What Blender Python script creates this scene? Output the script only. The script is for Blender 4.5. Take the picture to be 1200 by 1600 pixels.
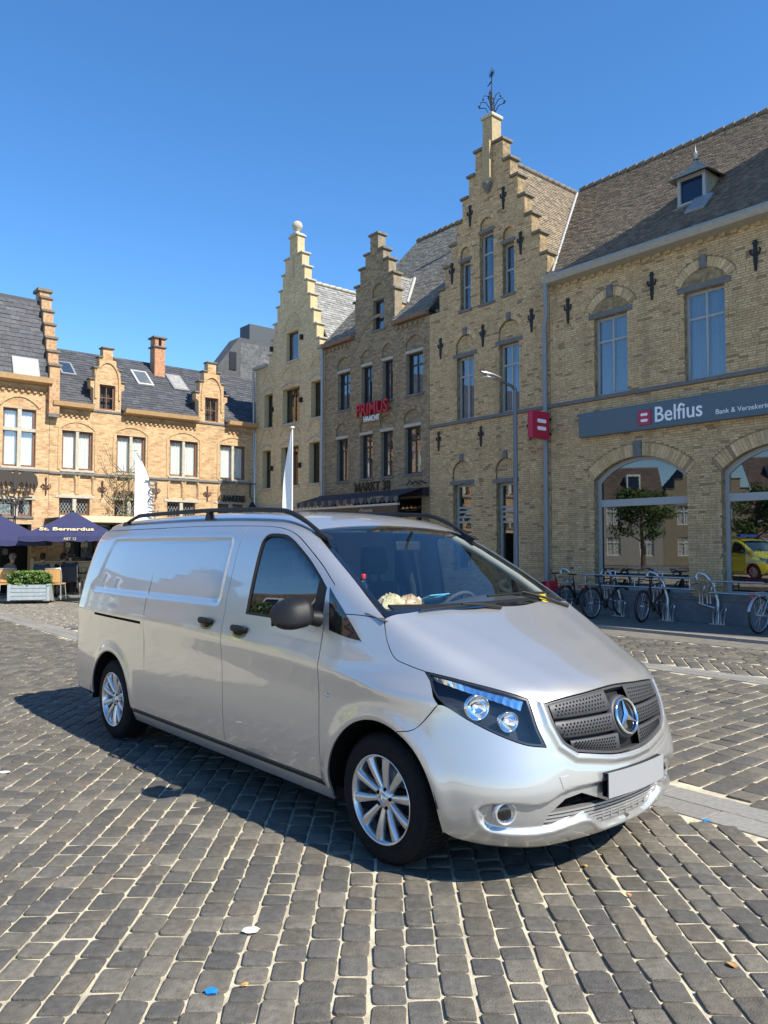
import bpy, bmesh, math, random
import numpy as np
from mathutils import Vector, Matrix
from mathutils.geometry import delaunay_2d_cdt, tessellate_polygon
random.seed(7); rng = np.random.default_rng(11)
for o in list(bpy.data.objects): bpy.data.objects.remove(o, do_unlink=True)
scene = bpy.context.scene
COL = scene.collection
rad = math.radians
# ------------------------------------------------------------------ camera
CAM_H = 1.6283; FPX = 1200.0; PITCH = math.atan(52/1200.0)
cd = bpy.data.cameras.new('camera'); cam = bpy.data.objects.new('camera', cd); COL.objects.link(cam)
cam.location = (0, 0, CAM_H); cam.rotation_euler = (math.pi/2 + PITCH, 0, 0)
cd.sensor_fit = 'VERTICAL'; cd.sensor_height = 36.0; cd.sensor_width = 27.0; cd.lens = 36.0*FPX/1600.0
cd.clip_start = 0.05; cd.clip_end = 3000
scene.camera = cam
# ------------------------------------------------------------------ sky and sun
SUN_EL = rad(45.3); SUN_ROT = math.atan2(.7597, -.6227)
w = bpy.data.worlds.new('World'); scene.world = w; w.use_nodes = True
nt = w.node_tree; nt.nodes.clear()
sky = nt.nodes.new('ShaderNodeTexSky'); sky.sky_type = 'NISHITA'; sky.sun_disc = False
sky.sun_elevation = SUN_EL; sky.sun_rotation = SUN_ROT; sky.air_density = 1.0; sky.dust_density = 0.0; sky.ozone_density = 6.0
bg = nt.nodes.new('ShaderNodeBackground'); bg.inputs['Strength'].default_value = 0.128
wo = nt.nodes.new('ShaderNodeOutputWorld')
hs = nt.nodes.new('ShaderNodeHueSaturation'); hs.inputs['Saturation'].default_value = 1.16; nt.links.new(sky.outputs[0], hs.inputs['Color']); nt.links.new(hs.outputs[0], bg.inputs[0]); nt.links.new(bg.outputs[0], wo.inputs[0])
sl = bpy.data.lights.new('sun', 'SUN'); sl.energy = 4.8; sl.angle = rad(0.53); sl.color = (1.0, .93, .80)
sun = bpy.data.objects.new('sun', sl); COL.objects.link(sun)
sdir = Vector((math.sin(SUN_ROT)*math.cos(SUN_EL), math.cos(SUN_ROT)*math.cos(SUN_EL), math.sin(SUN_EL)))
sun.rotation_euler = sdir.to_track_quat('Z', 'Y').to_euler(); sun.location = (20, -15, 25)
vs = scene.view_settings; vs.view_transform = 'Standard'; vs.look = 'None'; vs.exposure = 0.86; vs.gamma = 1.0; vs.use_curve_mapping = False
# ------------------------------------------------------------------ photo geometry: a pixel (1200x1600) gives a direction
CP, SP = math.cos(PITCH), math.sin(PITCH)
EYE = np.array([0, 0, CAM_H])
def ray(u, v):
    x = (u-600.0)/FPX; z = -(v-800.0)/FPX
    return np.array([x, CP-z*SP, SP+z*CP])
def gpt(u, v, z=0.0):
    d = ray(u, v); t = (z-CAM_H)/d[2]; return EYE+t*d
class Frame:
    """vertical facade frame: x to the right along the wall, y into the building, z up"""
    def __init__(s, o, ex):
        s.o = np.array(o, float); s.ex = np.array([ex[0], ex[1], 0.0]); s.ex /= np.linalg.norm(s.ex); s.ey = np.array([-s.ex[1], s.ex[0], 0.0])
        s.rz = math.atan2(s.ex[1], s.ex[0])
    def px(s, u, v, y=0.0):
        d = ray(u, v); t = np.dot(s.o+y*s.ey-EYE, s.ey)/np.dot(d, s.ey); P = EYE+t*d
        return float(np.dot(P-s.o, s.ex)), float(P[2])
    def rect(s, u0, u1, vt, vb, y=0.0):
        um = .5*(u0+u1); vm = .5*(vt+vb)
        return s.px(u0, vm, y)[0], s.px(u1, vm, y)[0], s.px(um, vb, y)[1], s.px(um, vt, y)[1]
    def world(s, x, y, z=0.0):
        P = s.o+x*s.ex+y*s.ey; return Vector((P[0], P[1], z))
# ------------------------------------------------------------------ materials
MATS = {}
def _bsdf(m): return m.node_tree.nodes['Principled BSDF']
def mat(name, col=(.5,.5,.5), rough=.6, metal=0.0, noise=0.0, nscale=8.0, bump=0.0, bscale=40.0, attr=None, coat=0.0, spec=.5, emit=0.0, detail=4.0, stain=0.0, stcol=(.05,.045,.04), stscale=1.2, ncol=None, pos=False):
    if name in MATS: return MATS[name]
    m = bpy.data.materials.new(name); m.use_nodes = True; N = m.node_tree.nodes; L = m.node_tree.links; b = _bsdf(m)
    b.inputs['Roughness'].default_value = rough; b.inputs['Metallic'].default_value = metal; b.inputs['Specular IOR Level'].default_value = spec
    b.inputs['Coat Weight'].default_value = coat; b.inputs['Coat Roughness'].default_value = .03
    tc = N.new('ShaderNodeTexCoord'); ge = N.new('ShaderNodeNewGeometry') if pos else None; VEC = ge.outputs['Position'] if pos else tc.outputs['Object']
    rgb = N.new('ShaderNodeRGB'); rgb.outputs[0].default_value = (*col, 1); out = rgb.outputs[0]
    if attr:
        at = N.new('ShaderNodeAttribute'); at.attribute_name = attr; out = at.outputs['Color']
    if noise > 0:
        nz = N.new('ShaderNodeTexNoise'); nz.inputs['Scale'].default_value = nscale; nz.inputs['Detail'].default_value = detail; L.new(VEC, nz.inputs['Vector'])
        mx = N.new('ShaderNodeMix'); mx.data_type = 'RGBA'; mx.blend_type = 'MULTIPLY'; mx.inputs[0].default_value = 1.0
        cr = N.new('ShaderNodeValToRGB'); lo = 1-noise; hi = 1+noise
        cr.color_ramp.elements[0].position = .3; cr.color_ramp.elements[0].color = (lo, lo, lo, 1)
        cr.color_ramp.elements[1].position = .7; cr.color_ramp.elements[1].color = (hi, hi, hi, 1)
        if ncol: cr.color_ramp.elements[0].color = (*ncol, 1)
        L.new(nz.outputs[0], cr.inputs[0]); L.new(out, mx.inputs[6]); L.new(cr.outputs[0], mx.inputs[7]); out = mx.outputs[2]
    if stain > 0:
        nz = N.new('ShaderNodeTexNoise'); nz.inputs['Scale'].default_value = stscale; nz.inputs['Detail'].default_value = 6; L.new(VEC, nz.inputs['Vector'])
        cr = N.new('ShaderNodeValToRGB'); cr.color_ramp.elements[0].position = .5; cr.color_ramp.elements[0].color = (0,0,0,1); cr.color_ramp.elements[1].position = .72; cr.color_ramp.elements[1].color = (stain,)*3+(1,)
        mx = N.new('ShaderNodeMix'); mx.data_type = 'RGBA'; L.new(nz.outputs[0], cr.inputs[0]); L.new(cr.outputs[0], mx.inputs[0]); L.new(out, mx.inputs[6]); mx.inputs[7].default_value = (*stcol, 1); out = mx.outputs[2]
    L.new(out, b.inputs['Base Color'])
    if bump > 0:
        nz = N.new('ShaderNodeTexNoise'); nz.inputs['Scale'].default_value = bscale; nz.inputs['Detail'].default_value = 5; L.new(VEC, nz.inputs['Vector'])
        bp = N.new('ShaderNodeBump'); bp.inputs['Strength'].default_value = bump; bp.inputs['Distance'].default_value = .01; L.new(nz.outputs[0], bp.inputs['Height']); L.new(bp.outputs[0], b.inputs['Normal'])
    if emit > 0:
        L.new(out, b.inputs['Emission Color']); b.inputs['Emission Strength'].default_value = emit
    MATS[name] = m; return m
def glass(name, tint=(.8,.85,.85), base=.05, ior=1.5, rough=.01):
    if name in MATS: return MATS[name]
    m = bpy.data.materials.new(name); m.use_nodes = True; N = m.node_tree.nodes; L = m.node_tree.links; N.clear()
    o = N.new('ShaderNodeOutputMaterial'); t = N.new('ShaderNodeBsdfTransparent'); t.inputs[0].default_value = (*tint, 1)
    g = N.new('ShaderNodeBsdfGlossy'); g.inputs['Roughness'].default_value = rough; g.inputs[0].default_value = (1, 1, 1, 1)
    lw = N.new('ShaderNodeLayerWeight'); lw.inputs[0].default_value = .5; f0 = min(.9, ((ior-1)/(ior+1))**2*2+base)
    pw = N.new('ShaderNodeMath'); pw.operation = 'POWER'; pw.inputs[1].default_value = 5.0; L.new(lw.outputs['Facing'], pw.inputs[0])
    a = N.new('ShaderNodeMath'); a.operation = 'MULTIPLY_ADD'; a.inputs[1].default_value = 1-f0; a.inputs[2].default_value = f0; a.use_clamp = True; L.new(pw.outputs[0], a.inputs[0])
    mx = N.new('ShaderNodeMixShader'); L.new(a.outputs[0], mx.inputs[0]); L.new(t.outputs[0], mx.inputs[1]); L.new(g.outputs[0], mx.inputs[2]); L.new(mx.outputs[0], o.inputs[0])
    MATS[name] = m; return m
# ------------------------------------------------------------------ mesh builder
class MB:
    def __init__(s): s.v = []; s.f = []; s.sm = []; s.M = None; s.smooth = False; s.mi = 0; s.fm = []
    def add(s, vs, fs, smooth=None):
        n = len(s.v)
        for p in vs:
            p = Vector(p); s.v.append(tuple(s.M @ p) if s.M is not None else tuple(p))
        for f in fs: s.f.append(tuple(n+i for i in f)); s.sm.append(s.smooth if smooth is None else smooth); s.fm.append(s.mi)
    def box(s, x0, x1, y0, y1, z0, z1, bev=0.0):
        if x1 < x0: x0, x1 = x1, x0
        if y1 < y0: y0, y1 = y1, y0
        if z1 < z0: z0, z1 = z1, z0
        if bev <= 0:
            s.add([(x0,y0,z0),(x1,y0,z0),(x1,y1,z0),(x0,y1,z0),(x0,y0,z1),(x1,y0,z1),(x1,y1,z1),(x0,y1,z1)],
                  [(0,3,2,1),(4,5,6,7),(0,1,5,4),(1,2,6,5),(2,3,7,6),(3,0,4,7)])
        else:
            b = min(bev, .45*(x1-x0), .45*(y1-y0), .45*(z1-z0)); bm = bmesh.new(); bmesh.ops.create_cube(bm, size=1.0)
            for q in bm.verts: q.co = ((x0+x1)/2+q.co.x*(x1-x0), (y0+y1)/2+q.co.y*(y1-y0), (z0+z1)/2+q.co.z*(z1-z0))
            bmesh.ops.bevel(bm, geom=bm.edges[:], offset=b, segments=2, profile=.6, affect='EDGES'); s.bm(bm)
    def bm(s, bm, smooth=None):
        bm.verts.index_update(); s.add([q.co[:] for q in bm.verts], [[q.index for q in f.verts] for f in bm.faces], smooth); bm.free()
    def prism(s, pts, y0, y1):
        """polygon in x,z extruded along y (counter-clockwise seen from -y)"""
        n = len(pts); area = sum(pts[i][0]*pts[(i+1)%n][1]-pts[(i+1)%n][0]*pts[i][1] for i in range(n))
        if area < 0: pts = pts[::-1]
        V = [(p[0], y0, p[1]) for p in pts]+[(p[0], y1, p[1]) for p in pts]
        T = tessellate_polygon([[Vector((p[0], p[1], 0)) for p in pts]])
        fs = []
        for a, b, c in T:
            ar = (pts[b][0]-pts[a][0])*(pts[c][1]-pts[a][1])-(pts[c][0]-pts[a][0])*(pts[b][1]-pts[a][1])
            if ar < 0: b, c = c, b
            fs += [(a, b, c), (n+a, n+c, n+b)]
        fs += [(i, n+i, n+(i+1)%n, (i+1)%n) for i in range(n)]
        s.add(V, fs, False)
    def tube(s, path, r, n=10, cap=True, closed=False):
        P = [Vector(p) for p in path]; k = len(P); R = r if isinstance(r, (list, tuple)) else [r]*k
        rings = []; up = None
        for i in range(k):
            if closed: t = (P[(i+1)%k]-P[i-1]).normalized()
            else: t = (P[min(i+1, k-1)]-P[max(i-1, 0)]).normalized()
            if up is None:
                up = Vector((0,0,1)) if abs(t.z) < .9 else Vector((1,0,0))
            a = t.cross(up); a = a.normalized() if a.length > 1e-6 else Vector((1,0,0)); b = a.cross(t).normalized(); up = b
            rings.append([P[i]+R[i]*(math.cos(2*math.pi*j/n)*a+math.sin(2*math.pi*j/n)*b) for j in range(n)])
        V = [q for g in rings for q in g]; fs = []
        for i in range(k if closed else k-1):
            for j in range(n):
                i2 = (i+1)%k; fs.append((i*n+j, i*n+(j+1)%n, i2*n+(j+1)%n, i2*n+j))
        s.add(V, fs, True)
        if cap and not closed:
            s.add(rings[0], [tuple(range(n))[::-1]], False); s.add(rings[-1], [tuple(range(n))], False)
    def lathe(s, prof, n=24, axis='z', o=(0,0,0), smooth=True, a0=0.0, a1=2*math.pi):
        full = abs(a1-a0-2*math.pi) < 1e-6; k = len(prof); m = n if full else n+1; V = []
        for i in range(m):
            a = a0+(a1-a0)*i/n; c, q = math.cos(a), math.sin(a)
            for r, h in prof:
                if axis == 'z': p = (r*c, r*q, h)
                elif axis == 'y': p = (r*c, h, r*q)
                else: p = (h, r*c, r*q)
                V.append((p[0]+o[0], p[1]+o[1], p[2]+o[2]))
        fs = []
        for i in range(n):
            i2 = (i+1)%m
            for j in range(k-1):
                f = (i*k+j, i2*k+j, i2*k+j+1, i*k+j+1)
                fs.append(f if axis != 'y' else f[::-1])
        s.add(V, fs, smooth)
    def grid(s, V, nu, nv, cu=False, smooth=True):
        fs = []
        for i in range(nu if cu else nu-1):
            for j in range(nv-1):
                a = i*nv+j; b = ((i+1)%nu)*nv+j; fs.append((a, b, b+1, a+1))
        s.add(V, fs, smooth)
    def blob(s, c, r, seg=14, rings=9, p=2.0):
        V = []
        sg = lambda q: math.copysign(abs(q)**(2/p), q)
        for i in range(seg):
            for j in range(rings+1):
                a = 2*math.pi*i/seg; b = -math.pi/2+math.pi*j/rings
                V.append((c[0]+r[0]*sg(math.cos(b))*sg(math.cos(a)), c[1]+r[1]*sg(math.cos(b))*sg(math.sin(a)), c[2]+r[2]*sg(math.sin(b))))
        s.grid(V, seg, rings+1, cu=True)
    def build(s, name, m=None, parent=None, loc=None, rot=None, fix=False):
        me = bpy.data.meshes.new(name); me.from_pydata(s.v, [], s.f); 
        me.polygons.foreach_set('use_smooth', s.sm)
        ms = m if isinstance(m, (list, tuple)) else [m]
        for q in ms:
            if q: me.materials.append(q)
        if len(ms) > 1: me.polygons.foreach_set('material_index', s.fm)
        if fix:
            b = bmesh.new(); b.from_mesh(me); bmesh.ops.recalc_face_normals(b, faces=b.faces[:]); b.to_mesh(me); b.free()
        me.update(); return link(name, me, parent, loc, rot)
def link(name, me, parent=None, loc=None, rot=None):
    o = bpy.data.objects.new(name, me); COL.objects.link(o)
    if parent is not None: o.parent = parent
    if loc is not None: o.location = loc
    if rot is not None: o.rotation_euler = rot
    return o
def empty(name, loc=(0,0,0), rz=0.0, label=None, cat=None, group=None):
    o = bpy.data.objects.new(name, None); COL.objects.link(o); o.location = loc; o.rotation_euler = (0,0,rz); o.empty_display_size = .2
    return tag(o, label, cat, group)
def tag(o, label=None, cat=None, group=None, kind=None):
    if label: o['label'] = label
    if cat: o['category'] = cat
    if group: o['group'] = group
    if kind: o['kind'] = kind
    return o
KIDS = {}
def copy_tree(o, parent=None):
    c = o.copy(); COL.objects.link(c)
    if parent is not None: c.parent = parent
    for ch in list(o.children): copy_tree(ch, c)
    return c
def np_mesh(name, V, Q, col=None, m=None, parent=None, smooth=False, T=None):
    """mesh from numpy arrays: V (n,3), Q (k,4) quads, T (j,3) tris, per-vertex colour"""
    me = bpy.data.meshes.new(name); V = np.asarray(V, np.float32); nq = len(Q); ntq = 0 if T is None else len(T)
    me.vertices.add(len(V)); me.vertices.foreach_set('co', V.ravel())
    loops = np.asarray(Q, np.int32).ravel()
    starts = np.arange(nq, dtype=np.int32)*4
    if ntq:
        starts = np.concatenate([starts, nq*4+np.arange(ntq, dtype=np.int32)*3]); loops = np.concatenate([loops, np.asarray(T, np.int32).ravel()])
    me.loops.add(len(loops)); me.loops.foreach_set('vertex_index', loops)
    me.polygons.add(nq+ntq); me.polygons.foreach_set('loop_start', starts.astype(np.int32))
    try: me.polygons.foreach_set('loop_total', np.concatenate([np.full(nq, 4), np.full(ntq, 3)]).astype(np.int32))
    except Exception: pass
    me.polygons.foreach_set('use_smooth', np.full(nq+ntq, bool(smooth)))
    if col is not None:
        a = me.color_attributes.new(name='col', type='FLOAT_COLOR', domain='POINT'); c = np.ones((len(V), 4), np.float32); c[:, :3] = col; a.data.foreach_set('color', c.ravel())
    me.update(calc_edges=True); me.validate()
    if m: me.materials.append(m)
    return link(name, me, parent) if name else me
# ------------------------------------------------------------------ courses of bricks or slates laid inside a polygon with openings
def spans(loops, z):
    xs = []
    for lp in loops:
        n = len(lp)
        for i in range(n):
            (x0, z0), (x1, z1) = lp[i], lp[(i+1)%n]
            if (z0 <= z) != (z1 <= z): xs.append(x0+(z-z0)/(z1-z0)*(x1-x0))
    xs.sort(); return list(zip(xs[0::2], xs[1::2]))
def isect(a, b):
    r = []
    for p in a:
        for q in b:
            l, h = max(p[0], q[0]), min(p[1], q[1])
            if h > l: r.append((l, h))
    return r
def courses(loops, L, H, joint, proud, cols, jit=.25, tilt=0.0, inset=0.0, y0=0.0, hjoint=None, smallp=.0, seed=1, stagger=.5, wob=0.0):
    """pieces as 5-sided boxes in local x,z with front face at y=-proud; returns V,Q,col"""
    r = random.Random(seed); hj = joint if hjoint is None else hjoint
    zs = [p[1] for p in loops[0]]; z = min(zs)+hj*.5; row = 0; V = []; C = []
    while z+H-hj < max(zs)+1e-4:
        z1 = z+H-hj; sp = isect(spans(loops, z+.002), spans(loops, z1-.002))
        for a, b in sp:
            a += inset; b -= inset
            x = a - (L*stagger if row%2 else 0.0) - (r.random()*L*.3 if stagger != .5 else 0)
            while x < b:
                l = L*(1+jit*(r.random()-.5)) if r.random() > smallp else L*.5
                x0, x1 = max(x, a), min(x+l-joint, b)
                if x1-x0 > L*.18:
                    p = proud*(1+.5*(r.random()-.5)); w = wob*(r.random()-.5)
                    pt = p-tilt; c = r.choice(cols); k = 1+.16*(r.random()-.5)
                    e = .0
                    V += [(x0, y0-p, z+w), (x1, y0-p, z+w), (x1, y0-pt, z1+w), (x0, y0-pt, z1+w), (x0, y0+.004, z+w), (x1, y0+.004, z+w), (x1, y0+.004, z1+w), (x0, y0+.004, z1+w)]
                    C += [(c[0]*k, c[1]*k, c[2]*k)]*8
                x += l
        z += H; row += 1
    V = np.array(V); n = len(V)//8
    base = np.array([[0,1,2,3],[4,5,1,0],[5,6,2,1],[6,7,3,2],[7,4,0,3]])
    Q = (base[None]+8*np.arange(n)[:, None, None]).reshape(-1, 4)
    return V, Q, np.array(C)
def wall_poly(mb, loops, y0, y1):
    """wall face with holes (outer loop first) at y0, reveals back to y1, plus back face"""
    pts = [p for lp in loops for p in lp]
    T = tessellate_polygon([[Vector((p[0], p[1], 0)) for p in lp] for lp in loops]); n = len(pts)
    V = [(p[0], y0, p[1]) for p in pts]+[(p[0], y1, p[1]) for p in pts]; fs = []
    for a, b, c in T:
        ar = (pts[b][0]-pts[a][0])*(pts[c][1]-pts[a][1])-(pts[c][0]-pts[a][0])*(pts[b][1]-pts[a][1])
        if ar < 0: b, c = c, b
        fs += [(a, b, c), (n+a, n+c, n+b)]
    k = 0
    for lp in loops:
        m = len(lp)
        for i in range(m): fs.append((k+i, n+k+i, n+k+(i+1)%m, k+(i+1)%m))
        k += m
    mb.add(V, fs, False)
# ================================================================== GROUND
ROW = Frame((6.28, 16.2, 0), (.640, -.768))
def sub(fr, x0, y0=0.0):
    f = Frame(fr.o+x0*fr.ex+y0*fr.ey, fr.ex[:2]); return f
m_sand = mat('joint_sand', (.51,.45,.325), .95, noise=.30, nscale=14, bump=.6, bscale=160, stain=.65, stcol=(.17,.15,.10), stscale=3.5)
m_sett = mat('basalt_sett', (.1,.1,.1), .74, attr='col', noise=.24, nscale=34, bump=.55, bscale=150, stain=.42, stcol=(.058,.052,.043), stscale=17, spec=.35, pos=True)
m_slab = mat('granite_slab', (.27,.26,.24), .75, noise=.16, nscale=30, bump=.2, bscale=150, attr='col')
def far_cobbles():
    m = mat('far_cobbles', (.115,.108,.098), .8, noise=.25, nscale=3, bump=.0)
    N = m.node_tree.nodes; L = m.node_tree.links; b = _bsdf(m)
    tc = N.new('ShaderNodeTexCoord'); vo = N.new('ShaderNodeTexVoronoi'); vo.feature = 'DISTANCE_TO_EDGE'; vo.inputs['Scale'].default_value = 6.5; L.new(tc.outputs['Object'], vo.inputs['Vector'])
    cr = N.new('ShaderNodeValToRGB'); cr.color_ramp.elements[0].position = .03; cr.color_ramp.elements[0].color = (.36,.32,.24,1); cr.color_ramp.elements[1].position = .10; cr.color_ramp.elements[1].color = (.115,.108,.098,1)
    L.new(vo.outputs[0], cr.inputs[0]); L.new(cr.outputs[0], b.inputs['Base Color']); return m
mb = MB(); mb.add([(-400,-400,-.035),(400,-400,-.035),(400,400,-.035),(-400,400,-.035)], [(0,1,2,3)]); ground = tag(mb.build('ground', far_cobbles()), kind='structure')
def bdist(x, y): return (6.28-x)*.768+(16.2-y)*.640          # distance out from the bank's wall
def adist(x, y): return (x-6.28)*.640-(y-16.2)*.768
def RP(a, b, z=0): P = ROW.o+a*ROW.ex-b*ROW.ey; return (P[0], P[1], z)
# sand bed of the paved square
mb = MB(); mb.add([RP(14,2.0,-.0085), RP(-4,2.0,-.0085), RP(-4,6.0,-.0085), RP(-7.6,10.3,-.0085), RP(-22,10.3,-.0085), RP(-22,24,-.0085), RP(16,24,-.0085)], [(0,1,2,3,4,5,6)]); square = tag(mb.build('square', m_sand, fix=True), kind='structure')
# ---------------- setts
TONES = [(.135,.124,.104),(.112,.104,.091),(.155,.142,.118),(.128,.116,.096),(.088,.084,.076),(.165,.150,.124),(.142,.126,.102),(.116,.110,.099),(.098,.093,.087)]
def sett_variant(k, seg):
    r = random.Random(100+k); ph = [2*math.pi*(i+.5)/seg for i in range(seg)]; pw = .13+.11*r.random(); o = []
    jx = [(r.random()-.5)*.10 for _ in range(4)]
    for cx_, cy_ in ((1,1),(-1,1),(-1,-1),(1,-1)):
        rc = .06+.09*r.random(); q = [(.5, .5-rc), (.5-.27*rc, .5-.27*rc), (.5-rc, .5)]
        if cx_*cy_ < 0: q = q[::-1]
        dx, dy = (r.random()-.5)*.07, (r.random()-.5)*.07
        for x, y in q: o.append((cx_*(x+dx*.5+(r.random()-.5)*.02)+jx[0]*cy_*y*.6, cy_*(y+dy*.5+(r.random()-.5)*.02)+jx[1]*cx_*x*.6))
    V = []; tx, ty = (r.random()-.5)*.016, (r.random()-.5)*.016; dome = .0005+.002*r.random()
    rings = [(1.0,-.022),(1.0,-.005),(.972,-.0010),(.92,0),(.5,dome)]
    for q, z in rings:
        for x, y in o: V.append((x*q, y*q, z+tx*x+ty*y+((r.random()-.5)*.0016 if q < .99 else 0)))
    V.append((0, 0, dome+(r.random()-.5)*.002)); Q = []; T = []
    for j in range(len(rings)-1):
        for i in range(seg): Q.append((j*seg+i, j*seg+(i+1)%seg, (j+1)*seg+(i+1)%seg, (j+1)*seg+i))
    b = (len(rings)-1)*seg
    for i in range(seg): T.append((b+i, b+(i+1)%seg, len(V)-1))
    return np.array(V), np.array(Q), np.array(T)
NV = 26
VAR = [sett_variant(k, 12) for k in range(NV)]; VTONE = [np.array(TONES[k%len(TONES)])*[.95,.94,.92]*(1+.22*(random.random()-.5)) for k in range(NV)]
VMESH = []
for k in range(NV):
    o = np_mesh('sett', VAR[k][0], VAR[k][1], VTONE[k], m_sett, None, True, VAR[k][2]); VMESH.append(o.data); bpy.data.objects.remove(o)
def lay(origin, ang, aw, al, test, ext, jit=.10, wander=.0, seed=3):
    """rows running along direction ang; aw row width, al mean piece length; returns list of pieces"""
    r = random.Random(seed); out = []; c, s_ = math.cos(ang), math.sin(ang)
    w0 = ext[0]
    while w0 < ext[1]:
        wd = aw*(1+jit*(r.random()-.5)); l0 = ext[2]-r.random()*al
        ph = r.random()*6
        while l0 < ext[3]:
            ln = al*(1+.42*(r.random()-.5)); l = l0+ln/2; ww = w0+wd/2+wander*math.sin(l*.9+w0*.35+ph*.12)
            x = origin[0]+l*c-ww*s_; y = origin[1]+l*s_+ww*c
            if test(x, y): out.append((x, y, ang+(r.random()-.5)*.05, ln, wd))
            l0 += ln
        w0 += wd
    return out
def seen(x, y, m=2.3):   # roughly inside the picture, with a margin for a step to the side
    return y > 1.3 and abs(x) < .5*y+m
pieces = []
pieces += lay((0,0), rad(90), .131, .137, lambda x, y: bdist(x,y) > 10.80 and seen(x,y), (-6.5,11.5,1.2,19), wander=.012, seed=5)
N1 = len(pieces)
pieces += lay((ROW.o[0],ROW.o[1]), math.atan2(.640,.768), .185, .215, lambda x, y: 5.98 < bdist(x,y) < 10.27 and seen(x,y,2.4) and y < 15.5, (-13,14,-12,0), seed=6)
pieces += lay((ROW.o[0],ROW.o[1]), math.atan2(.640,.768)+.62, .165, .20, lambda x, y: 4.62 < bdist(x,y) < 5.48 and seen(x,y,2.4) and y < 16, (-12,12,-12,4), seed=7)
pieces += lay((ROW.o[0],ROW.o[1]), math.atan2(.640,.768)-.70, .165, .20, lambda x, y: 3.05 < bdist(x,y) < 4.50 and seen(x,y,2.4) and y < 17.5, (-12,12,-12,4), seed=8)
# a straight stringer row between the two herringbone bays
pieces += lay((ROW.o[0],ROW.o[1]), math.atan2(-.768,.640), .12, .22, lambda x, y: 4.50 <= bdist(x,y) <= 4.62 and seen(x,y,2.4) and y < 17.5, (-5,-4,-9,8), seed=9)
big = sorted(range(len(pieces)), key=lambda i: -pieces[i][3]*pieces[i][4]/max(.5, pieces[i][1])**3*(1 if abs(pieces[i][0]) < .5*pieces[i][1] and pieces[i][1] > 2.45 else 0))
single = set(big[:300])
AV, AQ, AT, AC = [], [], [], []; nv = 0; rr_ = random.Random(4)
for i, (x, y, a, ln, wd) in enumerate(pieces):
    k = rr_.randrange(NV); j = .0112+.008*(rr_.random()-.5); sx, sy = (ln-j, wd-j*1.1) if i < N1 else (ln-j*.6, wd-j*1.7); z = (rr_.random()-.5)*.007; rot = a+(math.pi if rr_.random() > .5 else 0)
    if i in single:
        o = link('sett', VMESH[k], square, (x, y, z), (0, 0, rot)); o.scale = (sx, sy, 1.0)
    else:
        V, Q, T = VAR[k]; c, s_ = math.cos(rot), math.sin(rot); W = np.empty_like(V); W[:, 0] = x+V[:, 0]*sx*c-V[:, 1]*sy*s_; W[:, 1] = y+V[:, 0]*sx*s_+V[:, 1]*sy*c; W[:, 2] = V[:, 2]+z
        AV.append(W); AQ.append(Q+nv); AT.append(T+nv); AC.append(np.repeat((VTONE[k]*(1+.12*(rr_.random()-.5)))[None], len(V), 0)); nv += len(V)
tag(np_mesh('setts', np.vstack(AV), np.vstack(AQ), np.vstack(AC), m_sett, square, True, np.vstack(AT)), kind='stuff')
# ---------------- slab bands, sidewalk
def slab_row(b0, b1, a0, a1, ln, name, zt=.0, seed=1, zb=-.02):
    r = random.Random(seed); a = a0
    while a < a1:
        l = ln*(1+.25*(r.random()-.5)); k = 1+.2*(r.random()-.5); mb = MB(); dz = (r.random()-.5)*.004
        V = [RP(p, q, z) for z in (zb, zt+dz-.003, zt+dz) for p, q in ((a+.004,b0+.004),(a+.004,b1-.004),(a+l-.004,b1-.004),(a+l-.004,b0+.004))]
        c = np.array(V[8:]); m_ = c.mean(0); c[:, :2] = m_[:2]+(c[:, :2]-m_[:2])*.985; V[8:] = [tuple(q) for q in c]
        Q = [(0,1,5,4),(1,2,6,5),(2,3,7,6),(3,0,4,7),(4,5,9,8),(5,6,10,9),(6,7,11,10),(7,4,8,11),(8,9,10,11)]
        o = np_mesh(name, V, np.array(Q)[:, ::-1], np.array([.215,.205,.185])*k, m_slab, square); a += l
slab_row(10.30, 10.535, -15, 12, .95, 'paving_slab', seed=1); slab_row(10.535, 10.77, -15, 12, .8, 'paving_slab', seed=2)
slab_row(5.51, 5.73, -5, 12, .9, 'paving_slab', seed=3); slab_row(5.73, 5.95, -5, 12, 1.0, 'paving_slab', seed=4)
slab_row(2.08, 2.24, -14, 8.5, 1.0, 'kerb_stone', zt=.055, seed=5)
m_walk = mat('sidewalk_paving', (.15,.138,.115), .85, noise=.2, nscale=5, bump=.25, bscale=80)
mb = MB(); mb.add([RP(14,-.05,.05), RP(-20,-.05,.05), RP(-20,2.08,.05), RP(14,2.08,.05)], [(0,1,2,3)]); tag(mb.build('sidewalk', m_walk, fix=True), kind='structure')
mb = MB(); mb.add([RP(10,2.24,.0), RP(-14,2.24,.0), RP(-14,3.04,.0), RP(10,2.98,.0)], [(0,1,2,3)]); tag(mb.build('gutter_strip', m_walk, fix=True), kind='structure')
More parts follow.
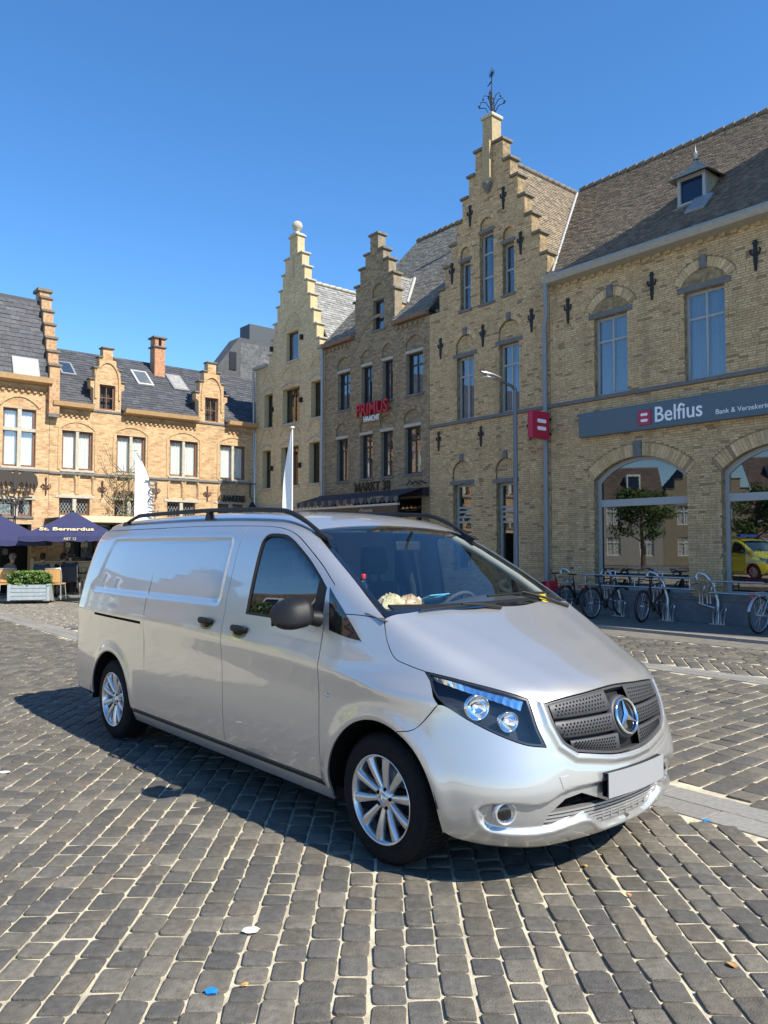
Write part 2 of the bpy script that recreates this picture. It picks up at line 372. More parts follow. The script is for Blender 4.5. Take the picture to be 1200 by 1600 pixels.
# pavement of the terrace on the left with its pale kerb
CRN = ROW.world(ROW.px(398, 800)[0], 0)
LEFT = Frame(CRN, (.768, .640))
kA = gpt(-260, 941.5); kB = gpt(150, 936.2)
def terr(t, e, z):
    d = (kB-kA)/np.linalg.norm((kB-kA)[:2]); n_ = np.array([-d[1], d[0], 0]); P = kA+d*t+n_*e; return (P[0], P[1], z)
mb = MB(); mb.add([terr(-12,.22,.06), terr(14.5,.22,.06), terr(14.5,12,.06), terr(-12,12,.06)], [(0,1,2,3)]); tag(mb.build('terrace_pavement', mat('terrace_paving', (.17,.155,.13), .85, noise=.2, nscale=4), fix=True), kind='structure')
for k in range(24):
    mb = MB(); a = -12+k*1.1; V = [terr(a+.004,0,-.03), terr(a+1.096,0,-.03), terr(a+1.096,.22,-.03), terr(a+.004,.22,-.03)]; V += [(p[0],p[1],.07) for p in V]
    mb.add(V, [(4,5,6,7),(0,1,5,4),(1,2,6,5),(3,0,4,7),(2,3,7,6)]); o = mb.build('kerb_stone', mat('kerb_pale', (.36,.335,.29), .8, noise=.15, nscale=9), square)
# ================================================================== BUILDINGS
BR_BANK = [(.50,.385,.215),(.47,.355,.19),(.53,.41,.235),(.44,.325,.17),(.50,.385,.225),(.52,.395,.215),(.46,.345,.185),(.52,.405,.235),(.48,.37,.205),(.41,.30,.165),(.46,.335,.185),(.26,.19,.115)]
BR_BANK = [(a*1.07, b*1.0, c*.97) for a, b, c in BR_BANK]*2; BR_BANK = BR_BANK[:-1]
BR_DARK = [(.29,.215,.13),(.24,.18,.11),(.33,.255,.15),(.26,.19,.11),(.31,.245,.155),(.19,.145,.095)]
BR_CREAM = [(.60,.475,.285),(.56,.445,.265),(.63,.505,.305),(.53,.415,.245)]
BR_LEFT = [(.53,.36,.20),(.50,.33,.175),(.56,.39,.22),(.46,.29,.15),(.54,.37,.215),(.52,.35,.19),(.42,.24,.125)]
SL_BROWN = [(.165,.132,.096),(.135,.108,.08),(.19,.155,.112),(.15,.118,.086),(.105,.087,.07),(.175,.142,.102)]
SL_GREY = [(.23,.235,.225),(.19,.195,.19),(.27,.275,.26),(.21,.21,.20)]
SL_DARK = [(.060,.064,.074),(.050,.054,.063),(.072,.076,.085),(.056,.058,.066)]
m_brick = mat('brick', attr='col', rough=.9, noise=.22, nscale=34, bump=.5, bscale=90, stain=.28, stcol=(.18,.135,.085), stscale=.9)
def streaks(m):
    N = m.node_tree.nodes; L = m.node_tree.links; b = _bsdf(m); src = b.inputs['Base Color'].links[0].from_socket
    tc = N.new('ShaderNodeTexCoord'); mp = N.new('ShaderNodeMapping'); mp.inputs['Scale'].default_value = (3.2, 3.2, .28); nz = N.new('ShaderNodeTexNoise'); nz.inputs['Scale'].default_value = 1.0; nz.inputs['Detail'].default_value = 5
    cr = N.new('ShaderNodeValToRGB'); cr.color_ramp.elements[0].position = .54; cr.color_ramp.elements[0].color = (0,0,0,1); cr.color_ramp.elements[1].position = .78; cr.color_ramp.elements[1].color = (.5,.5,.5,1)
    mx = N.new('ShaderNodeMix'); mx.data_type = 'RGBA'; mx.inputs[7].default_value = (.15,.12,.085,1)
    L.new(tc.outputs['Object'], mp.inputs[0]); L.new(mp.outputs[0], nz.inputs['Vector']); L.new(nz.outputs[0], cr.inputs[0]); L.new(cr.outputs[0], mx.inputs[0]); L.new(src, mx.inputs[6]); L.new(mx.outputs[2], b.inputs['Base Color'])
streaks(m_brick)
m_slate = mat('roof_slate', attr='col', rough=.75, noise=.28, nscale=9, bump=.3, bscale=50)
m_mort = mat('mortar', (.24,.18,.10), .95, noise=.45, nscale=9, bump=.3, bscale=80)
m_mortD = mat('mortar_dark', (.22,.185,.135), .95, noise=.2, nscale=9)
m_mortL = mat('mortar_orange', (.50,.38,.23), .95, noise=.15, nscale=9)
m_mortC = mat('mortar_cream', (.48,.385,.22), .95, noise=.12, nscale=9)
m_stone = mat('bluestone', (.135,.135,.135), .8, noise=.2, nscale=14, bump=.25, bscale=60)
m_stoneL = mat('pale_stone', (.40,.37,.30), .8, noise=.15, nscale=14)
m_cope = mat('coping_stone', (.15,.13,.10), .85, noise=.3, nscale=8)
m_fgrey = mat('frame_grey', (.31,.33,.33), .5); m_fblk = mat('frame_black', (.018,.018,.024), .35); m_fbrn = mat('frame_brown', (.17,.075,.04), .45, noise=.2, nscale=20); m_fdk = mat('frame_darkbrown', (.028,.018,.015), .4)
m_pane = glass('window_glass', (.85,.90,.92), .09, 1.5); m_paneD = glass('shop_glass', (.42,.50,.49), .05, 1.55)
m_curt = mat('net_curtain', (.13,.14,.16), .9, noise=.08, nscale=10); m_curtW = mat('white_curtain', (.80,.78,.72), .9)
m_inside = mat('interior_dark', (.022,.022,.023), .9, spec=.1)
m_zinc = mat('zinc', (.30,.315,.33), .45, .4, noise=.12, nscale=12); m_lead = mat('lead_flashing', (.40,.40,.38), .55, .2, noise=.15, nscale=10)
m_iron = mat('wrought_iron', (.014,.014,.016), .5, .3)
m_pipe = mat('downpipe_grey', (.20,.225,.25), .5); m_gutw = mat('gutter_wood', (.42,.27,.13), .6, noise=.12, nscale=12); m_gutg = mat('gutter_grey', (.30,.285,.24), .6, noise=.1, nscale=10)
FONT = None
def text(name, s, size, m, parent, loc, rot, ext=.01, sx=1.0, align='LEFT', bold=0.0):
    cu = bpy.data.curves.new(name, 'FONT'); cu.body = s; cu.size = size; cu.extrude = ext; cu.align_x = align; cu.offset = bold; cu.resolution_u = 3
    t = bpy.data.objects.new(name, cu); COL.objects.link(t); dg = bpy.context.evaluated_depsgraph_get(); me = bpy.data.meshes.new_from_object(t.evaluated_get(dg)); bpy.data.objects.remove(t)
    me.materials.clear(); me.materials.append(m); o = link(name, me, parent, loc, rot); o.scale = (sx, 1, 1); return o
R90 = math.pi/2
def arch_loop(x0, x1, z0, zs, zp, n=14):
    """opening with a segmental head: springing zs, crown zp"""
    w2 = (x1-x0)/2; h = max(zp-zs, .01); R = (w2*w2+h*h)/(2*h); xc = (x0+x1)/2; zc = zp-R; a = math.asin(min(1, w2/R))
    return [(x0, z0), (x1, z0)]+[(xc+R*math.sin(t), zc+R*math.cos(t)) for t in np.linspace(a, -a, n)]
def pointed(x0, x1, z0, zs, zp, n=7):
    xc = (x0+x1)/2; P = [(x0, z0), (x1, z0)]
    for t in np.linspace(0, 1, n): P.append((x1+(xc-x1)*(1-math.cos(t*R90)), zs+(zp-zs)*math.sin(t*R90)))
    for t in np.linspace(1, 0, n)[1:]: P.append((x0+(xc-x0)*(1-math.cos(t*R90)), zs+(zp-zs)*math.sin(t*R90)))
    return P
class House:
    def __init__(s, name, fr, label, cat='house', group=None):
        s.fr = fr; s.root = empty(name, fr.o.tolist(), fr.rz, label, cat, group)
    def wall(s, loops, bricks, mortar, th=.30, L=.175, H=.052, seed=1, name='wall', y=0.0, parent=None, geo=True):
        mb = MB(); wall_poly(mb, loops, y, y+th); w_ = mb.build(name, mortar, parent or s.root, fix=True)
        if geo:
            V, Q, C = courses(loops, L, H, .010, .006, bricks, seed=seed, inset=.003, y0=y, smallp=.15, wob=.003); tag(np_mesh('brickwork', V, Q, C, m_brick, w_), kind='stuff')
        return w_
    def blind(s, loop, bricks, mortar, y=.055, seed=1):
        mb = MB(); wall_poly(mb, [loop], y, y+.02); w_ = mb.build('blind_arch', mortar, s.root, fix=True); V, Q, C = courses([loop], .175, .052, .010, .005, bricks, seed=seed, y0=y, inset=.003)
        if len(V): tag(np_mesh('brickwork', V, Q, C, m_brick, w_), kind='stuff')
    def box(s, name, m, *a, bev=0.0, parent=None):
        mb = MB(); mb.box(*a, bev=bev); return mb.build(name, m, parent or s.root)
    def win(s, x0, x1, z0, z1, fm, mull=1, trans=None, fw=.055, dep=.13, curtain=None, gl=None, bar=.05, loop=None, tilt=0, lead=False, name='window'):
        mb = MB(); y0, y1 = dep, dep+.06
        if loop is None:
            mb.box(x0, x0+fw, y0, y1, z0, z1); mb.box(x1-fw, x1, y0, y1, z0, z1); mb.box(x0+fw, x1-fw, y0, y1, z0, z0+fw); mb.box(x0+fw, x1-fw, y0, y1, z1-fw, z1)
        else:
            inn = [];
            xc = (x0+x1)/2; zc = (z0+z1)/2
            for (x, z) in loop: inn.append((x+(fw if x < xc else -fw)*min(1, abs(x-xc)/((x1-x0)/2)*1.0+.0), z+(fw if z <= z0+.01 else -fw if z > zc else 0)))
            wall_poly(mb, [loop, inn], y0, y1)
        xs = [x0+fw]+[x0+(x1-x0)*(i+1)/(mull+1) for i in range(mull)]+[x1-fw]
        zs = [z0+fw]+([z0+(z1-z0)*t for t in (trans if isinstance(trans, (list, tuple)) else [trans])] if trans else [])+[z1-fw]
        top = z1-fw
        for x in xs[1:-1]: mb.box(x-bar/2, x+bar/2, y0+.004, y1-.004, z0+fw, top)
        for z in zs[1:-1]: mb.box(x0+fw, x1-fw, y0+.002, y1-.002, z-bar/2, z+bar/2)
        wn = mb.build(name, fm, s.root, fix=loop is not None)
        g = gl or m_pane
        if loop is None:
            for i in range(len(xs)-1):
                for j in range(len(zs)-1):
                    mb = MB(); a, b, c, d = xs[i], xs[i+1], zs[j], zs[j+1]; r = random.Random(int(a*977+c*313)); t = (r.random()-.5)*.006; t2 = (r.random()-.5)*.006
                    mb.add([(a, y0+.02+t, c), (b, y0+.02-t, c), (b, y0+.02-t+t2, d), (a, y0+.02+t+t2, d)], [(0,1,2,3)]); mb.build('pane', g, wn)
            if lead:
                mb = MB(); n = 5; st = (x1-x0)/10
                k = -6
                for q in range(-8, 14):
                    for sg in (1, -1):
                        a = x0+q*st; pts = []
                        for t in np.linspace(0, 1, 2): pts.append((a+sg*(z1-z0)*t*.6 if sg > 0 else a+(z1-z0)*.6*(1-t), z0+(z1-z0)*t))
                        (xa, za), (xb, zb) = pts
                        # clip to the window
                        for lim, keep in ((x0+fw, 1), (x1-fw, -1)):
                            if (xa-lim)*keep < 0 and (xb-lim)*keep < 0: xa = None; break
                            if (xa-lim)*keep < 0: za = za+(lim-xa)/(xb-xa)*(zb-za); xa = lim
                            elif (xb-lim)*keep < 0: zb = za+(lim-xa)/(xb-xa)*(zb-za); xb = lim
                        if xa is None: continue
                        mb.add([(xa-.006, y0+.012, za), (xa+.006, y0+.012, za), (xb+.006, y0+.012, zb), (xb-.006, y0+.012, zb)], [(0,1,2,3)])
                mb.build('leading', m_lead, wn)
        if curtain:
            for (a, b) in ((x0+fw, (x0+x1)/2-.02), ((x0+x1)/2+.02, x1-fw)):
                mb = MB(); V = []; n = 26; r = random.Random(int(a*331)); f1 = 5+3*r.random()
                for i in range(n):
                    t = i/(n-1); yy = y1+.035+.018*math.sin(t*f1*6.28)+.008*math.sin(t*23+1); V += [(a+(b-a)*t, yy, z0+.02), (a+(b-a)*t, yy, z1-.03)]
                mb.grid(V, n, 2); mb.build('curtain', curtain, wn)
        return wn
    def sill(s, x0, x1, z, m=None, h=.07, out=.05, name='sill'): s.box(name, m or m_stone, x0-.05, x1+.05, -out, .12, z-h, z-.001, bev=.008)
    def lintel(s, x0, x1, z, m=None, h=.10, out=.03, ext=.10): s.box('lintel', m or m_stone, x0-ext, x1+ext, -out, .12, z+.001, z+h, bev=.008)
    def voussoirs(s, x0, x1, zs, zp, ln=.20, wd=.062, cols=None, key=False, y=-.012, nm='brick', keym=None, th=.05):
        """one brick on edge after another round a segmental arch, each its own part"""
        w2 = (x1-x0)/2; h = max(zp-zs, .01); R = (w2*w2+h*h)/(2*h); xc = (x0+x1)/2; zc = zp-R; a = math.asin(min(1, w2/R)); n = max(5, int(round(2*a*R/(wd+.008)))); r = random.Random(int(x0*100))
        for i in range(n):
            t = -a+2*a*(i+.5)/n; hw = (a/n)*.93
            if key and abs(t)*R < key/2+.02: continue
            L_ = ln*(1+.04*(r.random()-.5)); P = [(xc+(R+.004)*math.sin(t-hw), zc+(R+.004)*math.cos(t-hw)), (xc+(R+.004)*math.sin(t+hw), zc+(R+.004)*math.cos(t+hw)), (xc+(R+L_)*math.sin(t+hw), zc+(R+L_)*math.cos(t+hw)), (xc+(R+L_)*math.sin(t-hw), zc+(R+L_)*math.cos(t-hw))]
            k = 1+.25*(r.random()-.5); c = r.choice(cols); yy = y-.004*r.random()
            V = [(p[0], yy, p[1]) for p in P]+[(p[0], th, p[1]) for p in P]
            np_mesh(nm, V, [(0,3,2,1)[::-1],(0,1,5,4)[::-1],(1,2,6,5)[::-1],(2,3,7,6)[::-1],(3,0,4,7)[::-1]], np.array(c)*k, m_brick, s.root)
        if key: s.box('keystone', keym or m_stone, xc-key/2, xc+key/2, -.05, .05, zp-.02, zp+ln+.06, bev=.01)
    def band(s, loop_in, name, m, w_=.05, y0=-.03, y1=.02):
        """moulding following an open polyline"""
        mb = MB(); n = len(loop_in); V = []
        for i, (x, z) in enumerate(loop_in):
            a = loop_in[max(i-1, 0)]; b = loop_in[min(i+1, n-1)]; tx, tz = b[0]-a[0], b[1]-a[1]; l = math.hypot(tx, tz)+1e-9; nx, nz = -tz/l, tx/l
            V += [(x, y1, z), (x, y0, z), (x+nx*w_, y0, z+nz*w_), (x+nx*w_, y1, z+nz*w_)]
        mb.grid(V, n, 4, smooth=False); return mb.build(name, m, s.root, fix=True)
    def anchor(s, x, z, h=.62, m=None):
        mb = MB(); y = -.035; w_ = h*.055
        mb.prism([(x-w_*.5, z-h*.5), (x+w_*.5, z-h*.5), (x+w_*1.2, z-h*.12), (x+w_, z+h*.36), (x+w_*2.0, z+h*.42), (x+w_*.8, z+h*.44), (x+w_*1.3, z+h*.5), (x-w_*1.3, z+h*.5), (x-w_*.8, z+h*.44), (x-w_*2.0, z+h*.42), (x-w_, z+h*.36), (x-w_*1.2, z-h*.12)], y, y+.03)
        for sg in (-1, 1): mb.tube([(x+sg*w_*.6, y+.01, z+h*.05), (x+sg*h*.13, y+.005, z+h*.07), (x+sg*h*.165, y+.005, z+h*.16), (x+sg*h*.13, y+.005, z+h*.22)], w_*.55, 6)
        mb.box(x-h*.13, x+h*.13, y-.006, y+.03, z+.02*h, z+.08*h); mb.tube([(x, y+.03, z), (x, .02, z)], w_*.5, 6)
        return mb.build('wall_anchor', m or m_iron, s.root)
    def roof_front(s, loop, ye, ze, pitch, cols, L=.17, H=.115, seed=3, name='roof', base=None, th=.06):
        """slated slope facing the viewer; loop in (x, q) with q measured up the slope"""
        c, q_ = math.cos(pitch), math.sin(pitch); f = lambda V: np.stack([V[:, 0], ye+V[:, 2]*c+V[:, 1]*q_, ze+V[:, 2]*q_-V[:, 1]*c], 1)
        return s._roof(loop, f, cols, L, H, seed, name, base, th)
    def roof_side(s, loop, xe, ze, pitch, sgn, cols, L=.17, H=.115, seed=3, name='roof', base=None, th=.06):
        """slope facing +x (sgn 1) or -x (sgn -1); loop in (y, q)"""
        c, q_ = math.cos(pitch), math.sin(pitch)
        f = (lambda V: np.stack([xe-V[:, 2]*c-V[:, 1]*q_, V[:, 0], ze+V[:, 2]*q_-V[:, 1]*c], 1)) if sgn > 0 else (lambda V: np.stack([xe+V[:, 2]*c+V[:, 1]*q_, -V[:, 0], ze+V[:, 2]*q_-V[:, 1]*c], 1))
        if sgn < 0: loop = [(-a, b) for a, b in loop][::-1]
        return s._roof(loop, f, cols, L, H, seed, name, base, th)
    def _roof(s, loop, f, cols, L, H, seed, name, base, th):
        mb = MB(); wall_poly(mb, [loop], 0.0, th); mb.v = [tuple(p) for p in f(np.array(mb.v))]; r_ = mb.build(name, base or m_mortD, s.root, fix=True)
        V, Q, C = courses([loop], L, H, .004, .018, cols, seed=seed, tilt=.015, hjoint=.0, jit=.15, wob=.006); tag(np_mesh('slates', f(V), Q, C, m_slate, r_), kind='stuff'); return r_
    def steps(s, xc, caps, zb, xl, xr, y0=-.06, y1=.36, capm=None, capt=.07):
        """stepped gable outline from half widths and heights (top to bottom); adds the coping slabs"""
        R = []; 
        for hw, z in caps: R.append((hw, z))
        P = [(xl, zb), (xr, zb)]
        for i in range(len(R)-1, -1, -1):
            hw, z = R[i]; zl = R[i+1][1] if i+1 < len(R) else zb
            P += [(xc+hw, max(zl, zb)), (xc+hw, z)]
        for i in range(len(R)):
            hw, z = R[i]; zl = R[i+1][1] if i+1 < len(R) else zb
            P += [(xc-hw, z), (xc-hw, max(zl, zb))]
        Q = []
        for p in P:
            if not Q or math.hypot(p[0]-Q[-1][0], p[1]-Q[-1][1]) > 1e-4: Q.append(p)
        for i, (hw, z) in enumerate(R):
            prev = R[i-1][0] if i else 0
            if i == 0: s.box('coping', capm or m_cope, xc-hw-.05, xc+hw+.05, y0, y1, z+.001, z+capt, bev=.012)
            else:
                s.box('coping', capm or m_cope, xc+prev+.002, xc+hw+.06, y0, y1, z+.001, z+capt, bev=.012); s.box('coping', capm or m_cope, xc-hw-.06, xc-prev-.002, y0, y1, z+.001, z+capt, bev=.012)
        return Q
    def shell(s, x0, x1, z1, y1=8.0, m=None):
        """back and side walls so the inside is dark, and a plain back of the rooms"""
        mb = MB(); mb.box(x0+.005, x0+.2, .31, y1, 0, z1); mb.box(x1-.2, x1-.005, .31, y1, 0, z1); mb.box(x0+.2, x1-.2, y1-.2, y1, 0, z1); mb.build('rear_walls', m or m_mortD, s.root)
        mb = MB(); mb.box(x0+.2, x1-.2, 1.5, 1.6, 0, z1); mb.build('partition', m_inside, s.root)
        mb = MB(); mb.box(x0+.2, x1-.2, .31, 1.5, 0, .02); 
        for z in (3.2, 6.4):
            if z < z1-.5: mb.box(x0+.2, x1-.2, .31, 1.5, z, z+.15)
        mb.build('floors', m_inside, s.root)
def step_caps(fr, xc, uv, capt=.07, over=.06): return [(abs(fr.px(u, v)[0]-xc)-over, fr.px(u, v)[1]-capt) for u, v in uv]
# ------------------------------------------------------------------ the bank
XB0 = ROW.px(862, 800)[0]; fb = sub(ROW, XB0); XE = 10.55
bank = House('bank_building', fb, 'tan brick bank with grey sign band and large arched ground-floor windows', 'building')
EAVE = 8.05
w1 = fb.rect(929, 980.5, 492, 612); w2 = fb.rect(1069.5, 1133.5, 450, 584.5); pit = (w2[0]+w2[1]-w1[0]-w1[1])/2
zsl = 5.09; uw = [(w1[0], w1[1], zsl, w1[3]), (w2[0], w2[1], zsl, w2[3]), (w2[0]+pit, w2[1]+pit, zsl, w2[3])]
a1 = fb.rect(929, 1075, 712, 930); a2x = fb.px(1128, 800)[0]; aw = a1[1]-a1[0]; zs_ = fb.px(1000, 745)[1]; zp_ = a1[3]; asil = .62
aws = [(a1[0], a1[1]), (a2x, a2x+aw), (2*a2x-a1[0], 2*a2x-a1[0]+aw)]
loops = [[(0,0),(XE,0),(XE,EAVE),(0,EAVE)]]
blind = []
for x0, x1, z0, z1 in uw: loops.append([(x0,z0),(x1,z0),(x1,z1),(x0,z1)])
aloops = [arch_loop(x0, x1, asil, zs_, zp_) for x0, x1 in aws]; loops += aloops
# brick wall with the arch rings kept free for the voussoirs
bl = [loops[0]]
for x0, x1, z0, z1 in uw: bl.append(loops[1+uw.index((x0,x1,z0,z1))])
mb = MB(); wall_poly(mb, loops, 0, .30); bw = mb.build('wall', m_mort, bank.root, fix=True)
ring = []
for (x0, x1) in aws: ring.append(arch_loop(x0-.002, x1+.002, asil, zs_, zp_+.0))
def outer(x0, x1, zs, zp, ln):
    w2_ = (x1-x0)/2; h = zp-zs; R = (w2_*w2_+h*h)/(2*h); xc = (x0+x1)/2; zc = zp-R; a = math.asin(w2_/R); return [(xc+(R+ln)*math.sin(t), zc+(R+ln)*math.cos(t)) for t in np.linspace(a, -a, 16)], (xc, zc, R, a)
ringl = []
for (x0, x1) in aws:
    o_, (xc, zc, R, a) = outer(x0, x1, zs_, zp_, .30); ringl.append([(x0, asil), (x1, asil), (x1, zs_)]+o_+[(x0, zs_)])
upl = []
for x0, x1, z0, z1 in uw:
    o_, q = outer(x0-.06, x1+.06, z1+.14, z1+.14+.30, .22); upl.append([(x0, z0), (x1, z0), (x1, z1)]+[(x1+.06, z1+.14)]+o_+[(x0-.06, z1+.14), (x0, z1)])
V, Q, C = courses([loops[0]]+ringl+upl, .175, .052, .010, .006, BR_BANK, seed=2, inset=.003, smallp=.15, wob=.003); tag(np_mesh('brickwork', V, Q, C, m_brick, bw), kind='stuff')
for (x0, x1), lp in zip(aws, aloops):
    bank.voussoirs(x0, x1, zs_, zp_, .28, .060, BR_BANK, key=.20)
    bank.win(x0, x1, asil, zp_, m_fgrey, mull=0, fw=.08, dep=.16, loop=lp)
    ztr = fb.px(1000, 782)[1]
    mb = MB(); mb.box(x0+.05, x1-.05, .150, .235, ztr-.10, ztr+.06); mb.build('transom', m_fgrey, bank.root)
    for (za, zb, nm) in ((asil+.08, ztr-.10, 0), (ztr+.06, None, 1)):
        mb = MB()
        if nm == 0: mb.add([(x0+.06,.19,za),(x1-.06,.193,za),(x1-.06,.19,zb),(x0+.06,.186,zb)], [(0,1,2,3)])
        else:
            P = [(x0+.04, za), (x1-.04, za)]+[p for p in lp[2:] if p[1] > za]; mb.add([(min(max(p[0], x0+.04), x1-.04), .19, p[1]-.02 if i > 1 else p[1]) for i, p in enumerate(P)], [tuple(range(len(P)))])
        mb.build('pane', m_paneD, bank.root)
    bank.box('sill', m_stone, x0-.08, x1+.08, -.07, .16, asil-.12, asil-.002, bev=.01)
for x0, x1, z0, z1 in uw:
    i = uw.index((x0, x1, z0, z1)); bank.lintel(x0, x1, z1, h=.12, ext=.14)
    bank.voussoirs(x0-.06, x1+.06, z1+.14, z1+.44, .20, .060, BR_BANK, key=.16)
    P = arch_loop(x0-.04, x1+.04, z1+.125, z1+.14, z1+.43); V, Q, C = courses([P], .19, .060, .010, .004, [(c[0]*1.05, c[1]*.88, c[2]*.85) for c in BR_BANK], seed=20+i, y0=.03); tag(np_mesh('tympanum', V, Q, C, m_brick, bank.root), kind='stuff')
    bank.win(x0, x1, z0, z1, m_fgrey, mull=1, trans=.70, fw=.06, dep=.12, curtain=m_curt)
# string course doubles as sill
bank.box('string_course', m_stone, -.0, XE, -.07, .02, 5.00, 5.085, bev=.012)
bank.box('plinth', mat('plinth_grey', (.13,.135,.145), .85, noise=.15, nscale=6), 0, XE, -.07, -.001, 0, .50)
bank.box('plinth_cap', m_stone, 0, XE, -.09, -.002, .501, .56, bev=.01)
# cornice bricks under the gutter, gutter, roof
for k in range(int(XE/.24)): bank.box('cornice_brick', mat('cornice', (.36,.28,.155), .9, noise=.25, nscale=20), k*.24+.02, k*.24+.14, -.05, .0, EAVE-.13, EAVE-.05)
mb = MB(); mb.prism([(-.28,-.02),(-.02,-.06),(-.02,.14),(-.30,.17),(-.33,.10)], 0, XE); mb.v = [(p[1], p[0], EAVE+p[2]) for p in mb.v]; mb.build('gutter', m_gutg, bank.root, fix=True)
PITB = math.atan2(12.32-8.18, 4.2); RQ = math.hypot(12.32-8.18, 4.2)
q0 = .60/math.cos(PITB); bank.roof_front([(0, 0), (XE, 0), (XE, RQ), (-2.0, RQ), (-2.0, q0), (0, q0)], -.22, EAVE+.15, PITB, SL_BROWN, L=.14, H=.085, seed=5)
mb = MB(); mb.add([(-2.0,4.0,12.32),(XE,4.0,12.32),(XE,8.4,8.0),(-2.0,8.4,8.0)], [(0,1,2,3)]); mb.build('rear_roof', m_mortD, bank.root)
for k in range(44):
    mb = MB(); x = -1.9+k*.28; mb.tube([(x, 3.98, 12.36), (x+.25, 3.98, 12.375)], [.075, .09], 8); mb.build('ridge_tile', m_cope, bank.root)
bank.shell(0, XE, EAVE, 8.4)
mb = MB(); mb.add([(XE-.1,-.0,EAVE),(XE-.1,4.0,12.25),(XE-.1,8.4,EAVE)], [(0,1,2)]); mb.build('gable_end', m_mort, bank.root)
# dormer on the slope
dx0 = fb.px(1066, 315, 1.0)[0]; dx1 = fb.px(1095, 300, 1.0)[0]
yd = .85; zd = EAVE+.15+(yd+.22)*math.tan(PITB); dxc = fb.px(1080, 300, yd)[0]; hw = .33
zt = fb.px(1080, 272, yd)[1]
mb = MB(); wall_poly(mb, [[(dxc-hw, zd-.05), (dxc+hw, zd-.05), (dxc+hw, zt), (dxc-hw, zt)], [(dxc-hw+.07, zd+.06), (dxc+hw-.07, zd+.06), (dxc+hw-.07, zt-.08), (dxc-hw+.07, zt-.08)]], yd, yd+.1); dm = mb.build('dormer', m_fgrey, bank.root, fix=True)
mb = MB(); mb.box(dxc-hw+.07, dxc+hw-.07, yd+.05, yd+.06, zd+.06, zt-.08); mb.build('pane', mat('dormer_glass', (.01,.02,.05), .08), dm)
mb = MB(); mb.prism([(dxc-hw,0),(dxc-hw+.04,0),(dxc-hw+.04,1),(dxc-hw,1)], 0, 1); 
for sg in (-1, 1):
    mb = MB(); x = dxc+sg*hw; yb = yd+(zt-zd)/math.tan(PITB); mb.add([(x, yd+.1, zd-.05), (x, yb, zt), (x, yd+.1, zt), (x-sg*.05, yd+.1, zd-.05), (x-sg*.05, yb, zt), (x-sg*.05, yd+.1, zt)], [(0,1,2),(3,4,5),(0,2,5,3),(0,1,4,3)]); mb.build('cheek', mat('cheek_slate', (.33,.29,.21), .8, noise=.25, nscale=12), dm, fix=True)
zr = zt+.42; yr = yd+(zr-zd)/math.tan(PITB)
mb = MB(); e = .16; ez = zt-.05
V = [(dxc-hw-e, yd-e, ez), (dxc+hw+e, yd-e, ez), (dxc+hw+e, yd+1.0, ez+.06), (dxc-hw-e, yd+1.0, ez+.06), (dxc, yd+.22, zr), (dxc, yr+.1, zr), (dxc-hw*.45, yd+.02, zt+.14), (dxc+hw*.45, yd+.02, zt+.14)]
mb.add(V, [(0,1,7,6),(6,7,4),(0,6,4,5,3),(1,2,5,4,7)]); mb.build('dormer_roof', mat('dormer_slate', (.28,.25,.19), .7, noise=.3, nscale=14, bump=.4, bscale=30), dm, fix=True)
mb = MB(); mb.lathe([(.06,0),(.02,.06),(.035,.10),(.05,.14),(.03,.18),(.012,.22),(.0,.36)], 12, o=(dxc, yd+.22, zr-.02)); mb.build('finial', m_lead, dm)
mb = MB(); mb.box(dxc-hw-.10, dxc+hw+.10, yd-.06, yd+.0, zd-.10, zd-.045); mb.build('apron', m_lead, dm)
# skylight below it
sx, sz = fb.px(1086, 343, .45); c, s_ = math.cos(PITB), math.sin(PITB)
mb = MB(); mb.M = Matrix.Translation((sx, .45, EAVE+.15+.67*math.tan(PITB))) @ Matrix.Rotation(PITB, 4, 'X'); mb.box(-.22, .22, -.02, .62, .01, .07, bev=.01); mb.build('skylight', mat('skylight_pale', (.30,.33,.36), .25, .2), bank.root)
# anchors
for u, v in ((888,486),(1019,447.5),(1181,399.5)): x, z = fb.px(u, v); bank.anchor(x, z, .62)
for k in (1, 2): x, z = fb.px(1181, 399.5); bank.anchor(x+k*1.6*1.6, z, .62)
# sign band
SX0 = fb.px(910.5, 665)[0]; m_signb = mat('sign_slate', (.075,.115,.145), .45); m_sred = mat('sign_red', (.42,.012,.05), .35); m_swht = mat('sign_white', (.78,.80,.82), .5)
sb = empty('bank_sign', fb.world(0, 0, 0), fb.rz, 'long slate-grey bank sign band with red logo and white lettering', 'sign')
mb = MB(); mb.box(SX0, XE-.6, -.16, -.012, 4.15, 4.72, bev=.02); mb.build('sign_board', m_signb, sb)
lx0, lx1, lz0, lz1 = fb.rect(997.5, 1017.5, 641, 664, -.16)
mb = MB(); mb.box(lx0, lx1, -.185, -.161, lz0, lz1, bev=.02); lg = mb.build('logo_tile', m_sred, sb)
def pill(mb, xa, xb, zc, r, y0, y1):
    P = [(xb-r+r*math.cos(t), zc+r*math.sin(t)) for t in np.linspace(-R90, R90, 8)]+[(xa+r+r*math.cos(t), zc+r*math.sin(t)) for t in np.linspace(R90, 3*R90, 8)]; mb.prism(P, y0, y1)
for k in (-1, 1):
    mb = MB(); w_ = lx1-lx0; pill(mb, lx0+w_*.22, lx1-w_*.22, (lz0+lz1)/2+k*.065, .030, -.192, -.186); mb.build('logo_bar', m_swht, lg)
tx, tz = fb.px(1022, 661, -.16); text('sign_lettering', 'Belfius', .47, m_swht, sb, (tx, -.163, 4.245+.04), (R90, 0, 0), .008, .90, bold=.004)
tx, tz = fb.px(1118, 645, -.16); text('sign_lettering', 'Bank & Verzekeringen', .142, m_swht, sb, (tx, -.163, tz-.03), (R90, 0, 0), .006)
